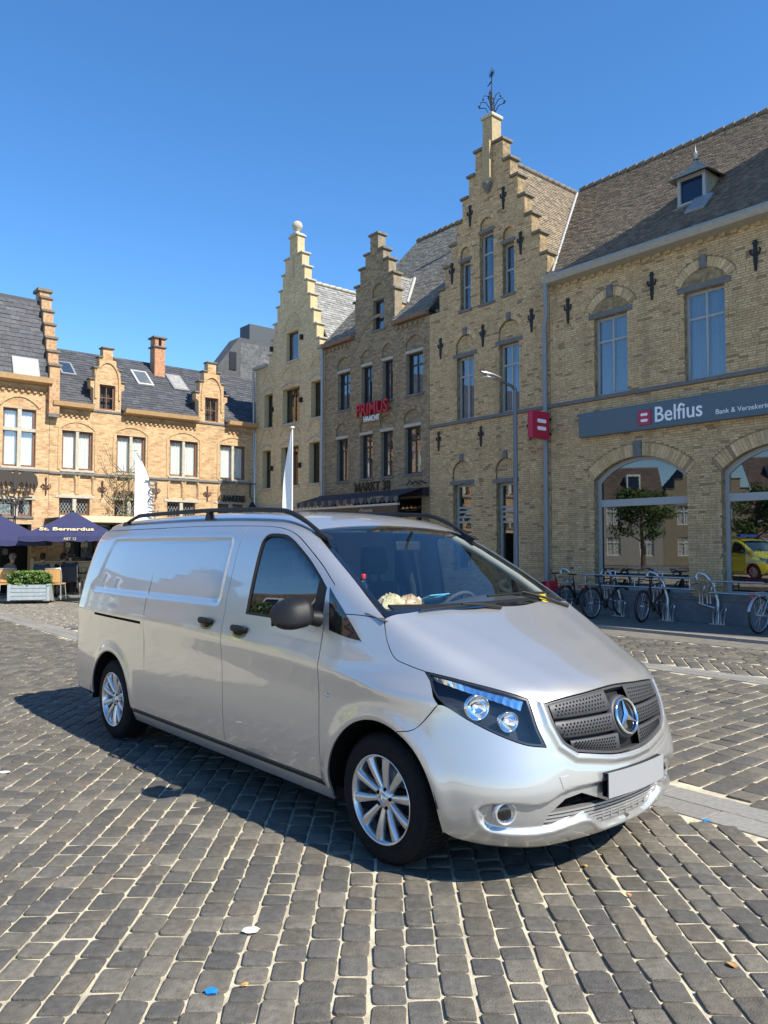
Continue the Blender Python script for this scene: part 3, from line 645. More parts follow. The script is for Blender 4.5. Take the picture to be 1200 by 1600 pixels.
# projecting red sign box
rs = empty('hanging_sign', fb.world(0, 0, 0), fb.rz, 'red projecting sign box with two white bars beside the downpipe', 'sign')
rx = fb.px(860, 662)[0]; z0 = fb.px(858, 684, -.4)[1]; z1 = fb.px(858, 641, -.4)[1]
mb = MB(); mb.box(rx-.07, rx+.09, -.80, -.14, z0, z1, bev=.035); mb.build('sign_box', m_sred, rs)
for k in (-1, 1):
    mb = MB(); zc = (z0+z1)/2+k*.09; pill(mb, -.62, -.28, zc, .045, 0, .006); mb.v = [(rx+.091+p[1], p[0], p[2]) for p in mb.v]; mb.build('sign_bar', m_swht, rs, fix=True)
mb = MB(); mb.box(rx-.02, rx+.04, -.14, -.0, z1-.18, z1-.12); mb.box(rx-.02, rx+.04, -.14, -.0, z0+.12, z0+.18); mb.build('bracket', m_iron, rs)
# downpipe at the joint with the gabled house
dp = empty('downpipe', fb.world(0, 0, 0), fb.rz, 'grey-blue zinc downpipe between the bank and the stepped gable', 'downpipe')
mb = MB(); mb.tube([(.06,-.24,EAVE-.02),(.06,-.24,EAVE-.25),(.05,-.20,EAVE-.75),(-.10,-.10,EAVE-1.05),(-.10,-.09,EAVE-1.3),(-.10,-.09,.05)], .058, 12); mb.build('pipe', m_pipe, dp)
for z in (1.1, 2.9, 6.2): mb = MB(); mb.lathe([(.066,0),(.07,.02),(.066,.04)], 14, o=(-.10,-.09,z)); mb.build('pipe_collar', m_pipe, dp)
# interior of the banking hall glimpsed through the arches
mb = MB(); mb.box(a1[0]+.3, a1[0]+1.5, .9, 1.4, .02, 1.15); mb.build('counter', mat('counter', (.45,.43,.40), .5), bank.root)
xr0, zr1 = fb.px(1166, 848, .6); mb = MB(); mb.box(xr0, xr0+1.5, .55, .60, .75, zr1); pn = mb.build('poster_stand', m_swht, bank.root)
mb = MB(); mb.box(xr0, xr0+1.5, .535, .549, .75, zr1-.42); mb.build('poster', m_sred, pn)
text('poster_text', 'Belfius', .24, mat('text_dark', (.05,.06,.09), .6), pn, (xr0+.22, .546, zr1-.30), (R90,0,0), .002)
mb = MB(); mb.box(xr0+.08, xr0+.14, .53, .547, zr1-.30, zr1-.14); mb.build('poster_logo', m_sred, pn)
# ------------------------------------------------------------------ stepped gable house next to the bank
XG0 = ROW.px(672, 800)[0]; fg = sub(ROW, XG0); GW = XB0-XG0-.01; gc = fg.px(764, 250)[0]
gab = House('gable_house', fg, 'tall tan brick house with stepped gable, iron weathervane and three attic windows', 'house')
capsR = step_caps(fg, gc, [(788.4,212),(800,241.3),(811.9,267.7),(822.7,298.6),(833.9,328),(846.5,357.3),(858.3,389.7),(871,421)])
print('caps', gc, GW, capsR); capsR[-1] = (min(capsR[-1][0], GW-gc-.0), capsR[-1][1])
zsh = capsR[-1][1]-.35
ol = gab.steps(gc, capsR, 0, 0, GW)
# tidy the outline: straight walls below the lowest step
hwb = capsR[-1][0]; xl_, xr_ = gc-hwb, gc+hwb
ol = [(0, 0), (GW, 0), (GW, capsR[-1][1])]+[p for p in ol if p[1] > capsR[-1][1]-.001 and abs(p[0]-gc) < hwb+.001 and not (abs(p[1]-capsR[-1][1]) < .001 and abs(abs(p[0]-gc)-hwb) < .001)]+[(0, capsR[-1][1])]
gw = {}
g1 = [fg.rect(714, 741, 557, 652), fg.rect(780.5, 811.5, 536, 640)]; gz = [fg.rect(708.5, 736.5, 757, 870), fg.rect(776, 806, 754, 870)]
ga = [fg.rect(719.5, 735.5, 409, 484), fg.rect(750, 771.5, 363, 473), fg.rect(785.5, 803.5, 379, 459)]
g1 = [(a, b, 5.11, d) for a, b, c, d in g1]
gz = [(a, b, .95, d) for a, b, c, d in gz]
gbl = [arch_loop(a-.02, b+.02, d+.115, d+.36, d+.62) for a, b, c, d in g1]+[arch_loop(a-.02, b+.02, d+.115, d+.36, d+.66) for a, b, c, d in gz]+[arch_loop(a+.02, b-.02, d+.095, d+.26, d+.42) for a, b, c, d in ga]
for i, q in enumerate(gbl): gab.blind(q, BR_BANK, m_mort, seed=70+i)
gl = [ol]+[[(a,c),(b,c),(b,d),(a,d)] for a, b, c, d in g1+gz+ga]+gbl
gab.wall(gl, BR_BANK, m_mort, seed=11, H=.052)
for i, (a, b, c, d) in enumerate(g1):
    gab.win(a, b, c, d, m_fgrey, mull=1, trans=.70, fw=.05, curtain=m_curt); gab.lintel(a, b, d, ext=.12, h=.11); gab.voussoirs(a-.02, b+.02, d+.36, d+.62, .13, .060, BR_BANK, key=.12, y=-.016)
for i, (a, b, c, d) in enumerate(gz):
    gab.win(a, b, c, d, m_fgrey, mull=0, trans=[.56,.62,.68,.73], fw=.06, dep=.16, bar=.06); gab.lintel(a, b, d, ext=.12, h=.11); gab.voussoirs(a-.02, b+.02, d+.36, d+.66, .13, .060, BR_BANK, key=.12, y=-.016)
for i, (a, b, c, d) in enumerate(ga):
    gab.win(a, b, c, d, m_fgrey, mull=0, trans=[.38,.72] if i == 1 else [.5], fw=.05, curtain=m_curt if i == 1 else None); gab.lintel(a, b, d, ext=.05, h=.09); gab.sill(a, b, c); gab.voussoirs(a+.02, b-.02, d+.26, d+.42, .11, .060, BR_LEFT if i == 2 else BR_BANK, y=-.016)
gab.box('string_course', m_stone, 0, GW, -.07, .02, 5.00, 5.085, bev=.012)
zc0 = fg.px(763, 290)[1]; zc1 = fg.px(763, 183)[1]
gab.box('pilaster', mat('pilaster_brick', (.36,.28,.155), .9, noise=.25, nscale=24, bump=.5, bscale=50), gc-.13, gc+.13, -.13, -.004, zc0, capsR[0][1]+.10)
gab.box('finial_shaft', mat('pilaster_brick', (.36,.28,.155), .9), gc-.17, gc+.17, -.06, .30, capsR[0][1]+.075, zc1-.07)
gab.box('finial_cap', m_stoneL, gc-.22, gc+.22, -.11, .35, zc1-.06, zc1+.04, bev=.03)
mb = MB(); mb.lathe([(.02,-.22),(.09,-.10),(.15,0),(.15,.05)], 12, o=(gc,-.07,zc0-.02)); mb.build('corbel', m_stone, gab.root)
for u, v in ((787,310),(735,338),(707,428),(814,380),(831,501),(755,525),(689,545),(686,690),(752,682),(829,670)): x, z = fg.px(u, v); gab.anchor(x, z, .60 if v < 600 else .55)
mb = MB(); z0 = zc1+.05; zt_ = fg.px(764, 102)[1]; mb.tube([(gc,.13,z0),(gc,.13,zt_)], [.022,.010], 8); vane = mb.build('weathervane', m_iron, gab.root)
mb = MB(); hT = zt_-z0
for k in range(4):
    a = k*R90+.5
    for r0, za, zb, zc_, sc_ in ((.10,.0,.22,.30,.36),(.05,.12,.34,.27,.34),(.05,.24,.46,.42,.24)):
        mb.tube([(gc+r0*.3*math.cos(a), .13+r0*.3*math.sin(a), z0+za*hT), (gc+sc_*.5*math.cos(a), .13+sc_*.5*math.sin(a), z0+(zb-.02)*hT), (gc+sc_*.9*math.cos(a), .13+sc_*.9*math.sin(a), z0+zb*hT), (gc+sc_*math.cos(a), .13+sc_*math.sin(a), z0+zc_*hT-.05)], [.013,.012,.011,.008], 6)
        mb.blob((gc+sc_*math.cos(a), .13+sc_*math.sin(a), z0+zc_*hT-.05), (.028,.028,.028), 8, 6)
mb.build('scroll', m_iron, vane)
mb = MB()
for k in range(6): a = k*math.pi/6; mb.tube([(gc-.11*math.cos(a), .13, zt_-.18-.11*math.sin(a)), (gc+.11*math.cos(a), .13, zt_-.18+.11*math.sin(a))], .009, 5)
mb.prism([(gc-.16, z0+.66*hT), (gc-.02, z0+.70*hT), (gc+.02, z0+.75*hT), (gc-.05, z0+.72*hT)], .12, .14); mb.build('star', m_iron, vane)
RZ = 12.22; pg = math.atan2(RZ-8.05, GW/2+.1); gq = math.hypot(RZ-8.05, GW/2+.1)
gab.roof_side([(.30, 0), (4.6, 0), (4.6, gq), (.30, gq)], gc+GW/2+.10, 8.05, pg, 1, [(c[0]*1.5, c[1]*1.5, c[2]*1.4) for c in SL_BROWN], L=.14, H=.085, seed=8)  # sunlit slope: same slates, with the sun's brightening put into their colour
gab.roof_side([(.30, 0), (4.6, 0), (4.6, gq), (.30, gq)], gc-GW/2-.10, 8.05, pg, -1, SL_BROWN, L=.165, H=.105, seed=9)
for k in range(16): mb = MB(); y = .32+k*.27; mb.tube([(gc, y, RZ+.04), (gc, y+.24, RZ+.055)], [.07,.085], 8); mb.build('ridge_tile', m_cope, gab.root)
gab.shell(0, GW, 8.0, 8.0)
# valley flashing between the two roofs
mb = MB(); va = (GW+.15, -.05, 8.35); vb = (gc, 3.95, RZ+.10); mb.add([(va[0]-.12, va[1], va[2]+.0), (va[0]+.12, va[1]-.02, va[2]+.02), (vb[0]+.12, vb[1], vb[2]), (vb[0]-.12, vb[1], vb[2]-.02)], [(0,1,2,3)])
mb2 = MB(); mb2.tube([va, vb], .05, 6); mb2.build('valley_flashing', m_lead, gab.root)
# ------------------------------------------------------------------ hotel with the beer sign
XP0 = ROW.px(507, 800)[0]; fp = sub(ROW, XP0); PW = XG0-XP0-.01; PEAVE = 8.35
pri = House('hotel_house', fp, 'brown brick house with red beer sign and small stepped dormer gable', 'house')
pw2 = [fp.rect(528,547,584,641), fp.rect(565,581.5,574,632), fp.rect(598,614,561,624), fp.rect(635,661,548,616)]; pw1 = [fp.rect(526,543.5,685,751), fp.rect(563,582.5,679,748), fp.rect(595,614,673,745), fp.rect(632.5,657.5,668,740)]
zz = np.mean([w_[2] for w_ in pw2]); zt2 = np.mean([w_[3] for w_ in pw2]); z1a = np.mean([w_[2] for w_ in pw1]); z1b = np.mean([w_[3] for w_ in pw1])
pw2 = [(a, b, zz, zt2) for a, b, c, d in pw2]; pw1 = [(a, b, z1a, z1b) for a, b, c, d in pw1]
dxa, dxb = fp.px(554.5, 500)[0], fp.px(617, 500)[0]; dc = (dxa+dxb)/2; dcaps = [(abs(fp.px(u, v)[0]-dc)-.05, fp.px(u, v)[1]-.06) for u, v in ((603,370),(609.7,386),(616,405),(622,423),(630,446))]
dhw = (dxb-dxa)/2; dcaps = [(.20, fp.px(593,364)[1]), (.45, fp.px(608,384)[1]), (.72, fp.px(612,402)[1]), (.95, fp.px(621,424)[1]), (dhw, fp.px(628,446)[1])]
dw = fp.rect(583,600,468,515)
dol = pri.steps(dc, dcaps, 0, 0, PW)
top = [p for p in dol if p[1] > PEAVE]
ol = [(0, 0), (PW, 0), (PW, PEAVE), (dc+dhw, PEAVE)]+top+[(dc-dhw, PEAVE), (0, PEAVE)]
gfl = (.35, PW-.35, .0, 3.05)
pbl = [arch_loop(a-.04, b+.04, d+.10, d+.30, d+.52) for a, b, c, d in pw2+pw1+[dw]]
for i, q in enumerate(pbl): pri.blind(q, BR_DARK, m_mortD, seed=90+i)
pri.wall([ol]+pbl+[[(a,c),(b,c),(b,d),(a,d)] for a, b, c, d in pw2+pw1+[dw]]+[[(gfl[0],.05),(gfl[1],.05),(gfl[1],gfl[3]),(gfl[0],gfl[3])]], BR_DARK, m_mortD, seed=14, H=.055)
for a, b, c, d in pw2+pw1:
    pri.win(a, b, c, d, m_fblk, mull=1 if b-a > .8 else 1, trans=.72, fw=.06, curtain=m_curt, bar=.05); pri.sill(a, b, c, m_stone); pri.box('shutter_box', m_stoneL, a-.02, b+.02, -.02, .10, d+.001, d+.09); pri.voussoirs(a-.04, b+.04, d+.30, d+.52, .11, .062, BR_DARK, y=-.016)
a, b, c, d = dw; pri.win(a, b, c, d, m_fblk, mull=0, trans=None, fw=.06, curtain=m_curt); pri.sill(a, b, c); pri.voussoirs(a-.04, b+.04, d+.30, d+.52, .11, .062, BR_DARK, y=-.016)
for x0, x1 in ((-.0, dc-dhw-.02), (dc+dhw+.02, PW)):
    pri.box('eaves_gutter', mat('gutter_rust', (.20,.11,.065), .7, noise=.2, nscale=10), x0, x1, -.18, -.01, PEAVE+.002, PEAVE+.14, bev=.02)
    for k in range(int((x1-x0)/.22)): pri.box('cornice_brick', mat('cornice_dark', (.22,.175,.11), .9), x0+.03+k*.22, x0+.15+k*.22, -.05, 0, PEAVE-.16, PEAVE-.06)
pp = rad(47); pq = 4.4/math.cos(pp)
pq0 = .46/math.cos(pp); pri.roof_front([(0, 0), (dc-dhw-.01, 0), (dc-dhw-.01, pq0), (dc+dhw+.01, pq0), (dc+dhw+.01, 0), (PW, 0), (PW, pq0), (PW+.6, pq0), (PW+.6, pq), (0, pq)], -.12, PEAVE+.14, pp, SL_GREY and [(c[0]*.75, c[1]*.72, c[2]*.66) for c in SL_GREY], L=.17, H=.11, seed=15)
zrp = PEAVE+.14+4.4*math.tan(pp); mb = MB(); mb.add([(0,4.28,zrp),(PW+.6,4.28,zrp),(PW+.6,8.4,8),(0,8.4,8)], [(0,1,2,3)]); mb.build('rear_roof', m_mortD, pri.root)
for k in range(20): mb = MB(); x = .05+k*.29; mb.tube([(x,4.26,zrp+.03),(x+.25,4.26,zrp+.045)], [.07,.085], 8); mb.build('ridge_tile', m_cope, pri.root)
# the dormer gable's own little roof
dz = dcaps[2][1]-.12; dze = fp.px(622, 476, .3)[1]; dp_ = math.atan2(dz-dze, dhw); dq = math.hypot(dz-dze, dhw)
for sg in (1, -1):
    pri.roof_side([(.30,0),(4.0,0),(4.0,dq),(.30,dq)], dc+sg*(dhw+.04), dze, dp_, sg, SL_GREY, L=.17, H=.11, seed=16); pri.box('dormer_cheek', mat('dormer_brick', (.46,.27,.14), .9, noise=.2, nscale=12), dc+sg*dhw, dc+sg*(dhw-.15), .305, 2.2, PEAVE, dze-.01)
mb = MB(); yv = lambda z: -.12+(z-PEAVE-.14)/math.tan(pp); mb.tube([(dc+dhw+.04,yv(dze),dze+.03),(dc+.05,yv(dz),dz+.05)], .06, 6); mb.build('valley_flashing', m_lead, pri.root)
mb = MB(); mb.tube([(dc-dhw-.04,yv(dze),dze+.03),(dc-.05,yv(dz),dz+.05)], .06, 6); mb.build('valley_flashing', m_lead, pri.root)
mb = MB(); mb.tube([(PW*.80,2.6,zrp-1.6),(PW*.80,2.6,zrp-.25)], .07, 10); mb.build('vent_pipe', m_zinc, pri.root)
# relief arches over the middle windows
ra = fp.rect(560, 622, 536, 600); pri.band([(ra[0]+(ra[1]-ra[0])*t, zt2+.55+.9*math.sin(math.pi*(.08+.84*t))**.8) for t in np.linspace(0, 1, 17)], 'relief_arch', mat('cornice_dark', (.22,.175,.11), .9), .10, -.03, .0)
x0, z0 = fp.px(558, 653, -.2); x1, _ = fp.px(606, 640, -.2)
m_neon = mat('neon_red', (.42,.02,.035), .45); pri.root  # beer sign letters stand off the wall
bs_ = empty('beer_sign', fp.world(0,0,0), fp.rz, 'red raised beer lettering with small white line fixed between the hotel windows', 'sign')
t_ = text('sign_lettering', 'PRIMUS', .56, m_neon, bs_, (x0, -.22, z0+.02), (R90,0,0), .045, 1.0, bold=.004); t_.scale = ((x1-x0)/max(t_.dimensions.x, .1), 1, 1)
x2, z2 = fp.px(569, 660, -.2); x3, _ = fp.px(593, 655, -.2); t_ = text('sign_lettering', 'HAACHT', .25, mat('sign_white', (.78,.80,.82), .5), bs_, (x2, -.22, z2), (R90,0,0), .02); t_.scale = ((x3-x2)/max(t_.dimensions.x, .1), 1, 1)
mb = MB(); mb.box(x0+.1, x1-.1, -.15, -.01, z0+.12, z0+.16); mb.box(x0+.1, x1-.1, -.15, -.01, z0+.36, z0+.40); mb.build('sign_rail', m_iron, bs_)
x0, z0 = fp.px(555, 769); x1, _ = fp.px(610, 765); t_ = text('facade_lettering', 'MARKT 38', .40, m_iron, pri.root, (x0, -.03, z0), (R90,0,0), .015, bold=.008); t_.scale = ((x1-x0)/max(t_.dimensions.x, .1), 1, 1)
# shop front, canopy with scalloped valance
zc_ = fp.px(590, 775)[1]; pri.box('fascia', m_fblk, .02, PW-.02, -.25, -.01, 3.05, 3.30, bev=.01)
cn = MB(); cn.add([(.05,-.25,3.28),(PW-.05,-.25,3.28),(PW-.05,-1.15,3.02),(.05,-1.15,3.02)], [(0,1,2,3)]); cn.add([(.05,-.25,3.24),(PW-.05,-.25,3.24),(PW-.05,-1.15,2.98),(.05,-1.15,2.98)], [(3,2,1,0)]); aw_ = cn.build('awning', mat('awning_dark', (.035,.035,.042), .7), pri.root)
for k in range(26):
    x = .06+k*(PW-.12)/26; mb = MB(); wv = (PW-.12)/26; mb.prism([(x+.01,3.02),(x+wv-.01,3.02),(x+wv-.01,2.90),(x+wv/2,2.83),(x+.01,2.90)], -1.17, -1.155); mb.build('valance_scallop', mat('valance_a', (.10,.10,.11), .7) if k%2 else mat('valance_b', (.03,.03,.035), .7), aw_)
mb = MB(); mb.box(.04, PW-.04, -1.20, -1.12, 2.76, 2.82); mb.build('awning_bar', m_lead, aw_)
text('awning_text', "t'Potterke", .15, mat('gold_text', (.45,.40,.30), .6), pri.root, (PW-1.75, -1.21, 2.60), (R90,0,0), .003)
mb = MB(); mb.box(.05, PW-.05, -1.19, -1.17, 2.55, 2.755); mb.build('awning_flap', m_fblk, aw_)
for x in np.linspace(gfl[0], gfl[1]-.08, 5): pri.box('shopfront_post', m_fblk, x, x+.08, .10, .20, .05, gfl[3])
mb = MB(); mb.add([(gfl[0],.14,.05),(gfl[1],.14,.05),(gfl[1],.14,gfl[3]),(gfl[0],.14,gfl[3])], [(0,1,2,3)]); mb.build('shopfront_glass', m_paneD, pri.root)
mb = MB(); 
for k in range(3): mb.tube([(PW-.9+.28*k, -.08, zc_+.25+.05*k), (PW-.75+.28*k, -.12, zc_+.38-.04*k), (PW-.62+.28*k, -.08, zc_+.25)], .018, 6)
mb.build('iron_scroll', m_iron, pri.root)
pri.shell(0, PW, PEAVE, 8.4)
mb = MB(); mb.tube([(-.03,-.10,PEAVE+.1),(-.03,-.10,.05)], .05, 10); tag(mb.build('downpipe', m_zinc, None, fp.o.tolist(), (0,0,fp.rz)), 'thin zinc downpipe between the cream gable and the hotel', 'downpipe')
# ------------------------------------------------------------------ cream gable at the corner
XC0 = ROW.px(398, 800)[0]; fc = sub(ROW, XC0); CW = XP0-XC0-.01; cc = fc.px(459, 400)[0]
cre = House('cream_house', fc, 'cream brick corner house with stepped gable topped by a stone ball', 'house')
ccaps = step_caps(fc, cc, [(469.5,392),(473.5,391.5),(477.5,412.5),(482,433.8),(486.5,456),(491.8,480),(496.5,502.5),(501,525)], .06, .05)
ccaps[0] = (.26, fc.px(460, 370)[1]); ccaps = ccaps[:1]+ccaps[1:]
CE = fc.px(505, 545)[1]
ctop = cre.steps(cc, ccaps, 0, 0, CW, capm=m_stoneL, capt=.06)
chw = ccaps[-1][0]
ol = [(0,0),(CW,0),(CW,CE),(cc+chw,CE)]+[p for p in ctop if p[1] > CE]+[(cc-chw,CE),(0,CE)]
cw2 = [fc.rect(413,426,617,668), fc.rect(441.6,468.4,606,662), fc.rect(486,502,594,651)]; cw1 = [fc.rect(410,423,706,762), fc.rect(439,466.6,695,759), fc.rect(483,499.5,692,756)]; cwa = fc.rect(448,466,518,563)
mz = lambda ws: [(a, b, float(np.mean([q[2] for q in ws])), float(np.mean([q[3] for q in ws]))) for a, b, c, d in ws]
cw2, cw1 = mz(cw2), mz(cw1)
cre.wall([ol]+[[(a,c),(b,c),(b,d),(a,d)] for a, b, c, d in cw2+cw1+[cwa]], BR_CREAM, m_mortC, seed=21)
for a, b, c, d in cw2+cw1: cre.win(a, b, c, d, m_fdk, mull=1 if b-a > 1 else 0, trans=None, fw=.07, dep=.20); cre.sill(a, b, c, m_stoneL); cre.band([(a-.08+(b-a+.16)*t, d+.06+.14*math.sin(math.pi*t)) for t in np.linspace(0,1,9)], 'hood_mould', m_stoneL, .06); cre.band([(a-.05+(b-a+.10)*t, d+.42+.36*math.sin(math.pi*t)**.7) for t in np.linspace(0,1,11)], 'relief_arch', m_mortC, .06)
a, b, c, d = cwa; cre.win(a, b, c, d, m_fdk, mull=0, trans=None, fw=.06); cre.sill(a, b, c, m_stoneL); cre.band([(a-.1+(b-a+.2)*t, d+.1+.5*math.sin(math.pi*t)**.7) for t in np.linspace(0,1,13)], 'relief_arch', m_mortC, .08)
zb_ = fc.px(459.7, 357)[1]; zt_ = ccaps[0][1]
cre.box('finial_base', m_stoneL, cc-.20, cc+.20, -.05, .35, zt_+.062, zt_+.15, bev=.03); mb = MB(); mb.lathe([(.14,0),(.09,.06),(.08,.10),(.17,.18),(.20,.28),(.17,.40),(.08,.47),(0,.49)], 18, o=(cc,.15,zt_+.15)); mb.build('ball_finial', m_stoneL, cre.root)
cre.box('panel_slot', mat('cream_slot', (.40,.34,.21), .9), cc-.05, cc+.05, -.03, -.004, zt_-1.5, zt_-.7)
rq = (ccaps[2][1]-.3-CE); cp = math.atan2(rq, chw+.35); cq = math.hypot(rq, chw+.35)
cre.roof_side([(.30,0),(8.5,0),(8.5,cq),(.30,cq)], cc+chw+.35, CE+.05, cp, 1, SL_GREY, L=.2, H=.13, seed=22); cre.roof_side([(.30,0),(8.5,0),(8.5,cq),(.30,cq)], cc-chw-.35, CE+.05, cp, -1, SL_GREY, L=.2, H=.13, seed=23)
for k in range(26): mb = MB(); y = .32+k*.31; mb.tube([(cc,y,CE+.05+rq+.03),(cc,y+.28,CE+.05+rq+.045)], [.07,.085], 8); mb.build('ridge_tile', m_stoneL, cre.root)
cre.box('eaves_gutter', m_gutg, 0, cc-chw-.02, -.16, -.01, CE+.002, CE+.13, bev=.02); cre.box('eaves_gutter', m_gutg, cc+chw+.02, CW, -.16, -.01, CE+.002, CE+.13, bev=.02)
for u, v in ((426,546),(473,527),(427,640),(472,625),(426,732),(470,727)): x, z = fc.px(u, v); cre.box('wall_lamp', m_iron, x-.05, x+.05, -.12, -.004, z-.09, z+.09, bev=.015)
cre.box('shop_band', m_stoneL, 0, CW, -.05, -.004, 3.0, 3.12); cre.box('shop_glass', mat('shop_dark', (.015,.017,.02), .1), .4, CW-.4, -.02, -.004, .3, 2.8)
cre.shell(0, CW, CE, 8.5, m_mortC)
cf = MB(); cf.tube([(.05,-.14,CE-.05),(.02,-.10,CE-.5),(.02,-.08,3.0)], .045, 8); cf.build('rain_pipe', m_zinc, cre.root)
# slate-clad rooftop boxes rising behind the corner
fx = LEFT
mb = MB(); ax, az = LEFT.px(340, 572, 3.2); bx_, bz = LEFT.px(374, 527, 3.2); cx_, _ = LEFT.px(425, 530, 3.2)
bxs = House('rooftop_box', LEFT, 'grey slate-clad modern rooftop extension behind the corner roofs', 'building')
mb = MB(); mb.prism([(ax, 6.8), (cx_, 6.8), (cx_, bz), (bx_, bz), (ax, az)], 3.2, 4.1); mb.build('clad_wall', mat('clad_slate', (.06,.064,.07), .7, noise=.2, nscale=6), bxs.root, fix=True)
V, Q, C = courses([[(bx_+.05, 7.0), (cx_, 7.0), (cx_, bz-.03), (bx_+.05, bz-.03)]], .32, .18, .006, .012, [(.10,.104,.11),(.085,.09,.095),(.115,.12,.125)], seed=5, y0=3.2, hjoint=.004); tag(np_mesh('slates', V, Q, C, m_slate, bxs.root), kind='stuff')
mb = MB(); a0, a1_ = LEFT.px(358, 560, 3.2)[0], LEFT.px(369, 560, 3.2)[0]; z0 = LEFT.px(364, 578, 3.2)[1]; mb.box(a0, a1_, 3.17, 3.195, z0, LEFT.px(364, 550, 3.2)[1]); mb.build('window', m_fblk, bxs.root)
mb = MB(); a0 = LEFT.px(390, 520, 5.0)[0]; z1_ = LEFT.px(415, 511, 5.0)[1]; mb.box(a0, a0+2.2, 5.0, 5.9, 7.0, z1_); mb.build('lift_housing', mat('clad_dark', (.05,.058,.068), .6), bxs.root)
# ------------------------------------------------------------------ brasserie on the left
XL = LEFT.px(77, 700)[0]; fl = sub(LEFT, XL); FLF = fl; LW = -XL-.01; LE = 6.12
lef = House('brasserie_house', fl, 'orange brick brasserie with slate roof and two small stepped dormers', 'house')
lw1 = [fl.rect(96.6,145,672.5,734), fl.rect(182,227.5,681.5,737.5), fl.rect(265,309,689,746), fl.rect(343.6,384,697,751)]; lw1 = mz(lw1)
lw0 = [fl.rect(92,140,778,803), fl.rect(178.5,224,781,806), fl.rect(261,305,785,809), fl.rect(340,381,788,812)]; zt0 = float(np.mean([q[3] for q in lw0])); lw0 = [(a, b, 2.62, zt0) for a, b, c, d in lw0]
dms = []
for (ua, ub, um, vt) in ((141,194,169,543),(306,355,332,566)):
    xa, xb = fl.px(ua, 620)[0], fl.px(ub, 620)[0]; xm = (xa+xb)/2; hw_ = (xb-xa)/2; zt_ = fl.px(um, vt)[1]; z0_ = LE+.02; hh = zt_-z0_
    dms.append((xm, hw_, zt_, [(.17, zt_-.05), (hw_*.50, zt_-hh*.17), (hw_*.76, zt_-hh*.34), (hw_, zt_-hh*.52)]))
ol = [(0,0),(LW,0),(LW,LE)]
dwin = []
for xm, hw_, zt_, cp_ in dms[::-1]:
    st = [p for p in lef.steps(xm, cp_, LE, xm-hw_, xm+hw_, capt=.05, y1=.30)]
    st = [p for p in st if p[1] > LE+.01]
    ol += [(xm+hw_*.82, LE), (xm+hw_*.82, cp_[-1][1]-.30), (xm+hw_, cp_[-1][1]-.22)]+st+[(xm-hw_, cp_[-1][1]-.22), (xm-hw_*.82, cp_[-1][1]-.30), (xm-hw_*.82, LE)]
    dwin.append((xm-.27, xm+.27, LE+.12, LE+.12+ (zt_-LE)*.38))
ol += [(0, LE)]
dloops = [[(a,c),(b,c),(b,d),(a,d)] for a, b, c, d in dwin]
gfd = [(.5, LW-.5, .1, 2.35)]
lbl = []
for a, b, c, d in lw1:
    xm = (a+b)/2
    for xa, xb in ((a-.02, xm-.05), (xm+.05, b+.02)): lbl.append(pointed(xa+.02, xb-.02, zt0+.14, zt0+.54, zt0+.88))
for i, q in enumerate(lbl): lef.blind(q, BR_LEFT, m_mortL, seed=110+i)
lef.wall([ol]+lbl+[[(a,c),(b,c),(b,d),(a,d)] for a, b, c, d in lw1+lw0+gfd]+dloops, BR_LEFT, m_mortL, seed=31, L=.19, H=.06)
for a, b, c, d in lw1:
    lef.win(a, b, c, d, m_fbrn, mull=1, trans=None, fw=.07, dep=.10, curtain=m_curtW, bar=.10); lef.box('mullion', m_stoneL, (a+b)/2-.05, (a+b)/2+.05, .02, .11, c+.002, d-.002); lef.sill(a, b, c, m_stoneL)
    lef.band([(b+.06, c)]+[(b+.06, d+.02)]+[(a-.06+(b-a+.12)*t, d+.04+.24*math.sin(math.pi*t)**.8) for t in np.linspace(1,0,13)]+[(a-.06, d+.02),(a-.06, c)], 'window_surround', mat('surround', (.44,.30,.16), .9, noise=.2, nscale=14), -.07, -.03, .0)
    xm = (a+b)/2
    for sg in (-1, 1):
        xa, xb = (a-.02, xm-.05) if sg < 0 else (xm+.05, b+.02); z0_ = zt0+.12; P = pointed(xa, xb, z0_, z0_+.42, z0_+.78); lef.band(P[1:]+[P[0]], 'blind_arch', mat('surround', (.44,.30,.16), .9), -.055, -.035, .0)
for a, b, c, d in lw0: lef.win(a, b, c, d, m_fbrn, mull=1, fw=.06, dep=.12, lead=True); lef.box('mullion', m_stoneL, (a+b)/2-.06, (a+b)/2+.06, .0, .12, c+.002, d-.002); lef.box('lintel', m_stoneL, a-.12, b+.12, -.03, .10, d+.002, d+.10)
for a, b, c, d in dwin:
    lef.win(a, b, c, d, m_fbrn, mull=1, trans=[.5], fw=.06, dep=.10, bar=.03); lef.sill(a-.25, b+.25, c-.03, m_stone)
    P = pointed(a-.10, b+.10, d-.5, d+.12, d+.75); lef.band(P[1:]+[P[0]], 'blind_arch', mat('surround', (.44,.30,.16), .9), -.07, -.05, .0)
